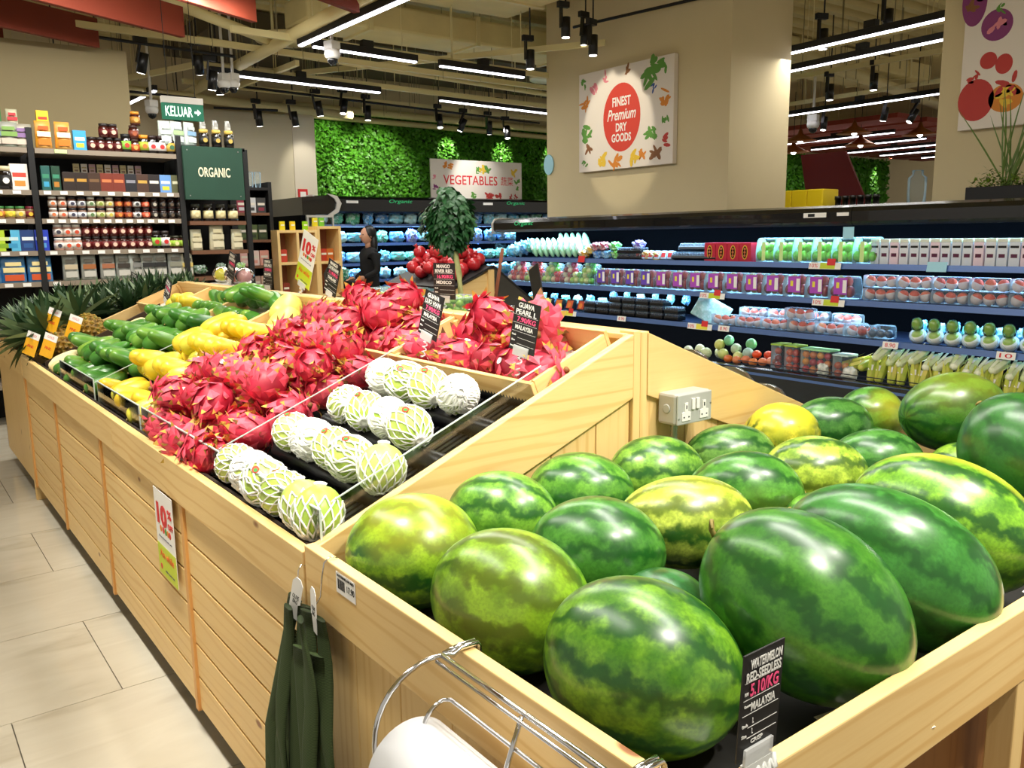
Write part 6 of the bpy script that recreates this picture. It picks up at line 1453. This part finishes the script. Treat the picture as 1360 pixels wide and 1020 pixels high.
# bay A
aX = lambda p: .905+p*.00608*1.0/1.0*.26455
for i, (p, pr, c, l, b_, z, sc_, lb) in enumerate([(15, po2, '#8a8478', '#6a7a9a', '#b8b0a0', 2.26, 1.0, 'grey grain bag at the left photo edge, top shelf'), (85, po2, '#9a948a', '#7aa050', '#c8b8a8', 2.26, 1.0, 'grey grain bag with green print on the top shelf'), (148, po2, '#a89a8a', '#8a6a9a', '#d0c0b0', 2.26, .95, 'grey grain bag beside the orange pouches'),
    (5, b_tl, '#a8b8a8', '#c8d8c8', '#7a9a8a', 1.925, .8, 'pale jar-like box at the left edge'), (112, b_sq, '#f0e8e0', '#d84a3a', '#d8903a', 1.925, 1.15, 'white box with nuts picture on the second shelf'),
    (10, b_bl, '#b8d830', '#d8e88a', '#88b020', 1.435, .95, 'lime box on the fourth shelf'), (50, b_bl, '#58b8e0', '#c8e8f0', '#3a98c8', 1.435, .95, 'sky blue tea box on the fourth shelf'), (118, b_bl, '#1c3c7a', '#e8f0f8', '#2a5a9a', 1.435, .95, 'navy tea box on the fourth shelf'), (180, b_bl, '#2440c0', '#c8d8f8', '#5aa8e0', 1.435, .95, 'royal blue tea box on the fourth shelf'),
    (40, po4, '#2a78c0', '#f0e0a0', '#d85a2a', 1.17, 1.0, 'blue crisps bag on the fifth shelf, left one'), (160, po4, '#2a78c0', '#f0e0a0', '#d85a2a', 1.17, 1.0, 'blue crisps bag on the fifth shelf, right one'), (-70, po4, '#2a78c0', '#f0e0a0', '#d85a2a', 1.17, 1.0, 'blue crisps bag mostly cut by the left photo edge')]):
    recol(pr.put((aX(p), yF, z), (0, 0, 0), lb, None, sc_), c, {'label': l, 'badge': b_, 'print': l})
col3(j3.put((aX(50), yF, 1.925), (0, 0, 0), 'dark bottle with white lid beside the nuts box', None, 1.2), '#d8c8a0', '#1c1c1c', '#efefe8')
for i in range(4): col3(j2.put((aX(10+45*i), yF, 1.695), (0, 0, 0), 'green-lid jar on the third shelf left bay, %s from the left' % od(i), 'left bay jars', .95), ['#3a7a3a', '#3a7a3a', '#3a7a3a', '#7a1c2c'][i], ['#c87a3a', '#e8d84a', '#d8c890', '#7a1c2c'][i], '#f0c83a', '#8a6a4a')
recol(b_sq.put((.98, yF+.2, 2.44), (0, 0, 0), 'green and red box at the top left of the shelving', None, .9), '#2a7a34', {'label': '#f0902a', 'badge': '#e8f0e0'})
for i, x in enumerate((.95, 1.1)): recol(po3.put((x, yF+.15, 2.42), (0, 0, 0), 'clear bag with red header on the top shelf, %s one' % ['left', 'right'][i], None, .8), '#c8c0a0', {'label': '#c82a34', 'badge': '#d8d0b0', 'print': '#c82a34'})
# bay C
for i in range(4): col3(j3.put((2.475+.115*i, yF, 1.675), (0, 0, 0), 'pale cream tin on the shelf under the ORGANIC board, %s from the left' % od(i), 'cream tins', 1.0), '#3a3a30', '#e8dca8', '#d8cc98', None)
for i in range(3): recol(po1.put((2.46+.19*i, yF, 1.41), (0, 0, 0), 'bag of dried noodles under the cream tins, %s from the left' % od(i), 'noodle bags', [.8, 1.0, .8][i]), '#d8cfae', {'label': '#cfc6a4', 'badge': '#d8d0b0', 'print': '#c8bf9a'})
for i in range(3): bag((2.48+.19*i, yF, 1.235), (0, 0, 1.5), 'dark leafy pack low in the ORGANIC bay, %s from the left' % od(i), 'leafy packs', ['#3a5a3a', '#4a6a4a', '#8ab84a'][i], .75)
for i, (x, z) in enumerate([(2.26, 2.345), (2.36, 2.345), (2.47, 2.345)]): recol(po1.put((x, yF, z), (0, 0, .2*i), 'crumpled clear and white bag above the ORGANIC board, %s from the left' % od(i), 'clear bags', .85), '#cfd8d4', {'label': ['#c8d0cc', '#a8c890', '#8ab0d0'][i], 'badge': '#d8e0dc', 'print': '#c0c8c8'})
for i in range(3): col3(j3.put((2.60+.115*i, yF, 2.34), (0, 0, 0), 'black jar with gold lid above the ORGANIC board, %s from the left' % od(i), 'gold lid jars'), '#d8b85a', '#20201c', '#c8a850')
for i in range(3): recol(po3.put((2.60+.115*i, yF+.02, 2.495), (0, 0, .3), 'silver pouch lying on the gold-lid jars, %s from the left' % od(i), 'silver pouches', .45), '#b8b8b4', {'label': '#a8a8a4', 'badge': '#c8c8c4', 'print': '#b0b0ac'})
S_(MB().box(2.40, 2.95, SY, SY+.40, 2.31, 2.34), 'top_board', BLKM)
# second rack further back
t = W(thing('grocery_rack', 'narrow black rack of small packs right of the ORGANIC bay', 'shelving', (3.4, 9.2, 0)))
for x in (3.22, 3.62): P(MB().box(x, x+.04, 9.18, 9.6, 0, 2.12), 'side_panel', BLKM, t)
for z in (2.06, 1.79, 1.50, 1.22, .94): P(MB().box(3.26, 3.62, 9.18, 9.6, z-.03, z), 'shelf_board', BLKM if z > 2 else BRN, t)
P(MB().box(3.22, 3.66, 9.6, 9.62, 0, 2.1), 'back_panel', BLKM, t)
for si, (z, cs) in enumerate([(1.79, ['#8a3040', '#c0c0c0', '#3a3a3a']), (1.50, ['#3a4a2a', '#4a5a30', '#2c3a22']), (1.22, ['#d8a8a0', '#e0c8c0', '#d89888']), (.94, ['#a87a6a', '#b8988a', '#c8a890'])]):
    for i in range(3): recol(b_ch.put((3.33+.11*i, 9.25, z), (0, 0, 0), 'small pack in the narrow rack, %s shelf, %s from the left' % (['top', 'second', 'third', 'fourth'][si], od(i)), 'narrow rack packs', 1.05), cs[i], {'label': '#d8d0c0', 'badge': cs[(i+1) % 3]})
for i in range(4): tag(MB().lathe([(.032, 0), (.036, .17)], 12).build('glass_tumbler', PET, None, (3.30+.085*i, 9.3, 2.06)), 'clear tumbler on top of the narrow rack, %s from the left' % od(i), 'glass', 'clear tumblers')

# ---- cube cabinet with jars and glass box
t = W(thing('cube_cabinet', 'light wooden cube cabinet in front of the rear chiller', 'cabinet', (4.0, 9.1, 0)))
for x0, x1, top_ in ((3.62, 4.09, 1.60), (4.09, 4.38, 1.64)):
    P(MB().box(x0, x0+.03, 9.0, 9.35, 0, top_), 'side_board', WZ, t); P(MB().box(x1-.03, x1, 9.0, 9.35, 0, top_), 'side_board', WZ, t)
    P(MB().box(x0, x1, 9.33, 9.35, 0, top_), 'back_board', mat('brown_board', '#9a5a34', .6), t, 0)
    for z in (.45, .85, 1.22, top_-.03): P(MB().box(x0+.03, x1-.03, 9.0, 9.33, z, z+.03), 'shelf_board', WX, t)
P(MB().box(3.84, 3.87, 9.0, 9.33, 0, 1.57), 'side_board', WZ, t)
for i, (x, z, c, lb) in enumerate([(3.73, 1.60, '#e8d81c', 'yellow pack on the cube cabinet, leftmost'), (3.85, 1.60, '#f0d020', 'yellow pack on the cube cabinet, second'), (4.0, 1.60, '#9ad81c', 'lime pack on the cube cabinet'), (4.12, 1.64, '#e8d82a', 'yellow pack beside the lime one'), (4.2, 1.64, '#7ac83a', 'green pack near the glass box'), (4.2, 1.25, '#c8402a', 'red tub in the right cube'), (4.28, 1.25, '#c86a2a', 'orange tub in the right cube'), (3.72, 1.25, '#c84a3a', 'red and white pack in the left cube'), (3.96, 1.25, '#b89a5a', 'brownish pack in the middle cube'), (3.73, .88, '#8a3a2c', 'dark red pack in the lower left cube'), (4.22, .88, '#7a4030', 'brown pack in the lower right cube')]):
    recol(b_ch.put((x, 9.12, z), (0, 0, .2), lb, 'cube cabinet packs', .62 if z > 1.5 else .9), c, {'label': '#f0f0e0', 'badge': c})
t = W(thing('open_chiller', 'end of a black side chiller with silver trim left of the rear one', 'chiller', (4.9, 11.4, 0)))
pf = [(4.80, 2.06), (5.20, 2.09), (5.30, 2.06), (5.34, 1.98), (5.30, 1.88), (5.24, 1.84), (4.80, 1.82)]
P(MB().prism(pf, 'y', 11.0, 12.2), 'canopy', CB1, t, 0)
P(MB().prism([(5.16, 2.11), (5.31, 2.08), (5.37, 1.98), (5.32, 1.86), (5.24, 1.82), (5.16, 1.82), (5.22, 1.86), (5.28, 1.90), (5.30, 1.98), (5.27, 2.04)], 'y', 10.97, 11.0).box(4.84, 5.24, 10.97, 11.0, 1.79, 1.82), 'silver_trim', SIL, t, 0)
P(MB().box(4.86, 5.22, 10.98, 10.99, 1.1, 1.79), 'side_glass', ACR, t, 0); P(MB().box(4.85, 4.87, 10.97, 11.0, 1.1, 1.79).box(5.22, 5.24, 10.97, 11.0, 1.1, 1.79), 'glass_frame', SIL, t, 0)
P(MB().box(4.78, 4.84, 11.0, 12.2, .3, 1.82), 'back_panel', CB2, t, 0); P(MB().box(4.8, 5.30, 11.0, 12.2, .0, .7), 'tub', CB1, t, 0); P(MB().box(4.84, 5.2, 11.0, 12.2, 1.55, 1.58), 'shelf', SHM, t, 0)
for i in range(3): bag((5.02, 11.1+.25*i, 1.66), (0, 0, 0), 'pack on the side chiller shelf, %s from its end' % od(i), 'side chiller packs', ['#a8945a', '#7ac8e0', '#8fd8e8'][i], 1.2)

# ---- things behind the ridge
EG = fruitmat('grape_skin', [(.3, '#8fc03a'), (.6, '#b8d85a'), (.8, '#cfe07a')], .3, 12, .3)
def grapes(label, loc, s_=1):
    t = thing('grape_pack', label, 'fruit pack', loc); q = random.Random(int(loc[1]*100)); mb = MB()
    for k in range(44): mb.ell((q.uniform(-.08, .08), q.uniform(-.11, .11), .02+q.uniform(0, .07)), (.017,)*3, 8, 6)
    g = mb.build('grapes', EG, t); g['kind'] = 'stuff'
    MB().prism([(-.10, 0), (-.11, .1), (.11, .1), (.10, 0)], 'y', -.13, .13).build('clear_box', PET, t, bevel=.01)
for i, (x, y, z, lb) in enumerate([(1.92, 3.55, 1.157, 'clear box of green grapes behind the ridge, left one'), (1.95, 3.28, 1.157, 'clear box of green grapes behind the ridge, middle one'), (1.95, 2.96, 1.157, 'clear box of green grapes behind the ridge, right one'), (2.10, 3.72, 1.157, 'clear box of green grapes further back')]): grapes(lb, (x, y, z))
POT = fruitmat('ginger_skin', [(.3, '#a8743a'), (.6, '#cfa060'), (.8, '#e0bf8a')], .6, 14, 0)
for i, (y, m_, lb) in enumerate([(2.62, POT, 'wrapped pack of brown roots behind the ridge'), (2.46, mat('cream_root', '#e6d8c4', .6), 'wrapped pack of pale roots behind the ridge'), (2.32, POT, 'second pack of brown roots right of the pale one')]):
    t = thing('root_pack', lb, 'fruit pack', (1.86, y, 1.158)); q = random.Random(i); mb = MB()
    for k in range(14): mb.ell((q.uniform(-.05, .05), q.uniform(-.06, .06), .02+q.uniform(0, .05)), (.03, .022, .02), 8, 6)
    g = mb.build('roots', m_, t); g['kind'] = 'stuff'; MB().ell((0, 0, .04), (.085, .088, .055), 14, 8).build('wrap', FILM, t)
for i, (y, c, lb) in enumerate([(5.42, '#e0d84a', 'wrapped yellow pear behind the far crates'), (5.2, '#c85a4a', 'wrapped red apple behind the far crates'), (5.02, '#d8a0a0', 'wrapped pinkish apple behind the far crates')]):
    o = tag(MB().ell((0, 0, 0), (.05, .05, .05), 14, 9).build('wrapped_fruit', FRU, None, (1.80, y, 1.285)), lb, 'fruit'); o.color = lin(c)
    MB().ell((0, 0, 0), (.058, .058, .054), 12, 8).build('wrap', FILM, o)
    MB().box(-.06, .06, -.06, .06, -.09, -.052).build('tray', PAPER, o)
MELC = fruitmat('netted_green_skin', [(.3, '#5a7a3c'), (.55, '#8aa85a'), (.75, '#c8cf98')], .45, 16, .1)
for i, (x, y, z) in enumerate([(2.06, 1.80, 1.065), (1.96, 1.95, 1.08), (2.28, 1.80, .985), (2.22, 1.98, .99), (2.47, 1.80, .905), (2.42, 1.98, .92)]):
    o = tag(MB().ell((0, 0, 0), (.075, .085, .07), 16, 10, fn=lambda d: 1+.04*abs(math.sin(5*math.atan2(d.z, d.y)))).build('wrapped_gourd', MELC, None, (x, y, z)), 'film-wrapped striped green gourd on the far slope, %s from the ridge' % od(i), 'gourd', 'striped gourds')
    MB().ell((0, 0, 0), (.08, .09, .075), 14, 8).build('wrap', FILM, o)
# pomegranate stand
t = W(thing('display_stand', 'small wooden stand with a slanted black tray of pomegranates', 'display stand', (3.3, 4.6, 0)))
P(MB().box(2.93, 2.97, 4.45, 4.49, 0, 1.16).box(2.93, 2.97, 5.0, 5.04, 0, 1.16), 'leg', WZ, t); P(MB().box(3.18, 3.23, 4.45, 4.50, 0, 1.29), 'leg', WZ, t); P(MB().box(3.55, 3.59, 4.45, 4.49, 0, 1.1), 'leg', WZ, t)
P(MB().prism([(2.92, 1.06), (3.2, 1.06), (3.2, 1.28), (2.92, 1.17)], 'y', 4.46, 4.48), 'side_board', WX, t); P(MB().prism([(2.90, 1.175), (3.21, 1.305), (3.21, 1.32), (2.90, 1.19)], 'y', 4.44, 5.3), 'tray', BLKM, t)
P(MB().prism([(3.22, 1.30), (3.60, 1.02), (3.60, 1.04), (3.22, 1.32)], 'y', 4.44, 5.3), 'tray', BLKM, t)
POM = fruitmat('pomegranate_skin', [(.3, '#a81824'), (.6, '#d02c34'), (.8, '#e06a5a')], .3, 8, .3)
pm_ = tag(MB().ell((0, 0, 0), (.045, .045, .043), 14, 9).build('pomegranate', POM), 'x', 'pomegranate'); MB().lathe([(.014, .040), (.010, .050), (.018, .060)], 8).build('crown', POM, pm_); pmp = Proto(pm_)
k = 0
for row in range(4):
    for j in range(6):
        pmp.put((2.99+.065*row, 4.52+.11*j+.04*(row % 2), 1.27+.028*row+(.03 if j % 2 else 0)), (r.uniform(-.6, .6), r.uniform(-.6, .6), r.uniform(0, 6)), 'pomegranate on the black tray, %s row from the left, %s from the front' % (od(row), od(j)), 'pomegranates')
for j in range(5): pmp.put((3.08+.05*(j % 2), 4.6+.13*j, 1.40), (.5, .2, j), 'pomegranate heaped on top of the tray, %s from the front' % od(j), 'heaped pomegranates')
# tall kale stalk and stick
t = W(thing('kale_plant', 'tall kale stalk with drooping dark leaves standing behind the ridge', 'plant', (2.3, 3.45, 1.1)))
P(MB().tube([(2.3, 3.44, .98), (2.3, 3.45, 1.20), (2.3, 3.46, 1.32), (2.3, 3.495, 1.44), (2.3, 3.52, 1.52)], [.017, .017, .015, .013, .009], 8), 'stalk', mat('kale_stalk', '#b8b878', .6, var=.35, bscale=50), t, 0)
KL = mat('kale_leaf', '#23562a', .45, var=.4, bscale=25); mb = MB(); q = random.Random(8)
for k in range(1300):
    a = q.uniform(0, 6.28); cz = q.uniform(-1, 1); ra = q.uniform(.65, 1)*(1+.18*math.sin(3*a+2*cz)+.12*math.sin(7*a))
    rr = .125*ra*math.sqrt(1-cz*cz*.92); x, y, z = 2.3+rr*math.cos(a), 3.53+rr*math.sin(a), 1.58+.13*cz*(1+.25*math.sin(2*a))
    mb.leaf((x, y, z), (math.cos(a)+q.uniform(-.5, .5), math.sin(a)+q.uniform(-.5, .5), q.uniform(-1, .3)), (math.cos(a), math.sin(a), .8), q.uniform(.022, .042), .026, 0, -.8, 3)
lf = mb.build('leaves', KL, t, world=True); lf['kind'] = 'stuff'
tag(MB().cyl((2.55, 3.60, .84), (2.55, 3.44, 1.44), .009, .009, 8).build('wooden_stick', mat('red_brown_stick', '#8a4a2a', .6)), 'thin reddish wooden stick leaning beside the kale stalk', 'stick')
tag(MB().box(2.24, 2.40, 3.36, 3.54, .85, 1.11).build('plant_pot', BLKM, bevel=.01), 'black square pot behind the ridge holding the kale stalk', 'pot')
tag(MB().prism([(1.72, 1.08), (2.16, .91), (2.16, 1.11), (2.04, 1.155), (1.72, 1.155)], 'y', 2.2, 3.85).build('display_riser', BLKM), 'low black riser behind the ridge under the grape boxes', 'riser')
tag(MB().prism([(1.72, 1.08), (2.0, .97), (2.0, 1.19), (1.72, 1.19)], 'y', 4.9, 5.5).build('display_riser', BLKM), 'low black riser behind the far crates', 'riser')

# ============================================================ WOMAN
def skin(name, verts, edges, rad, m, parent=None, sub=2, root=0):
    me = bpy.data.meshes.new(name); me.from_pydata(verts, edges, []); me.materials.append(m)
    o = ob(name, me, parent); sm_ = o.modifiers.new('skin', 'SKIN'); sm_.use_smooth_shade = True
    sv = me.skin_vertices[0].data
    for i, q in enumerate(rad): sv[i].radius = q if hasattr(q, '__len__') else (q, q)
    sv[root].use_root = True
    sb_ = o.modifiers.new('sub', 'SUBSURF'); sb_.levels = sub; sb_.render_levels = sub; return o
t = thing('person', 'woman with long black hair in black clothes facing left before the rear chiller', 'person', (5.25, 10.0, 0))
SK = mat('skin_tone', '#c89478', .55, sss=.1); CL = mat('black_clothes', '#0b0b0d', .85); HR = mat('black_hair', '#0a0808', .45)
# facing -X; pelvis, torso, neck, legs, arms
V = [(0, 0, .90), (-.01, 0, 1.05), (0, 0, 1.22), (.01, 0, 1.33), (.0, 0, 1.40), (0, .085, .86), (-.02, .09, .48), (.02, .09, .10), (-.10, .09, .04), (0, -.085, .86), (.01, -.09, .48), (.03, -.09, .10), (-.09, -.09, .04),
     (.01, .15, 1.31), (.03, .19, 1.08), (-.13, .15, .98), (.01, -.15, 1.31), (.02, -.19, 1.08), (-.15, -.14, 1.0)]
E_ = [(0, 1), (1, 2), (2, 3), (3, 4), (0, 5), (5, 6), (6, 7), (7, 8), (0, 9), (9, 10), (10, 11), (11, 12), (3, 13), (13, 14), (14, 15), (3, 16), (16, 17), (17, 18)]
Rr = [(.12, .15), (.10, .125), (.11, .145), (.09, .12), (.05, .055), .085, .06, .045, .035, .085, .06, .045, .035, .055, .045, .035, .055, .045, .035]
skin('body', V, E_, Rr, CL, t)
hd_ = MB().ell((-.015, 0, 1.53), (.095, .072, .115), 24, 16, fn=lambda d: 1-.06*max(0, -d.z)*(1 if d.x > 0 else .4)).build('head', SK, t)
MB().cyl((.0, 0, 1.36), (-.005, 0, 1.46), .045, .042, 14).build('neck', SK, t)
MB().ell((-.112, 0, 1.52), (.018, .012, .018), 10, 6).build('nose', SK, hd_)
for s_ in (1, -1):
    MB().ell((-.093, .032*s_, 1.545), (.008, .013, .007), 10, 6).build('eye', mat('eye_dark', '#1c1410', .2), hd_)
    MB().ell((-.0, .073*s_, 1.53), (.016, .008, .026), 10, 6).build('ear', SK, hd_)
MB().ell((-.098, 0, 1.478), (.006, .022, .006), 10, 6).build('mouth', mat('lips', '#a8504a', .5), hd_)
MB().ell((.015, 0, 1.56), (.095, .088, .105), 22, 14).ell((.055, 0, 1.42), (.06, .095, .18), 18, 12).ell((.05, 0, 1.28), (.05, .09, .14), 16, 10).build('hair', HR, t)
for s_ in (1, -1):
    b_ = Vector((-.15, -.14 if s_ < 0 else .15, 1.0 if s_ < 0 else .98))
    hv = [tuple(b_), tuple(b_+Vector((-.05, 0, -.005)))]; he = [(0, 1)]; hr = [(.020, .028), (.016, .036)]
    hand = skin('hand', hv+[tuple(b_+Vector((-.085, 0, -.01)))], he+[(1, 2)], hr+[(.013, .034)], SK, t, 1)
    for k, L in enumerate((.055, .065, .06, .048)):
        y = (-.026+.0175*k); p0 = b_+Vector((-.075, y, -.008))
        skin('finger', [tuple(p0), tuple(p0+Vector((-.45*L, 0, -.006))), tuple(p0+Vector((-.8*L, 0, -.022))), tuple(p0+Vector((-.95*L, 0, -.04)))], [(0, 1), (1, 2), (2, 3)], [.009, .0085, .008, .007], SK, hand, 1)
    p0 = b_+Vector((-.03, .024*s_*-1, 0)); skin('thumb', [tuple(p0), tuple(p0+Vector((-.03, -.022*s_, .004))), tuple(p0+Vector((-.055, -.026*s_, -.006)))], [(0, 1), (1, 2)], [.011, .010, .008], SK, hand, 1)
tag(MB().prism([(-.17, .70), (.17, .70), (.19, .96), (-.19, .96)], 'x', -.34, -.20, 0, Matrix.Translation((5.25, 10.0, 0))).build('shopping_basket', BLKM, bevel=.01), 'black basket carried by the woman', 'basket')
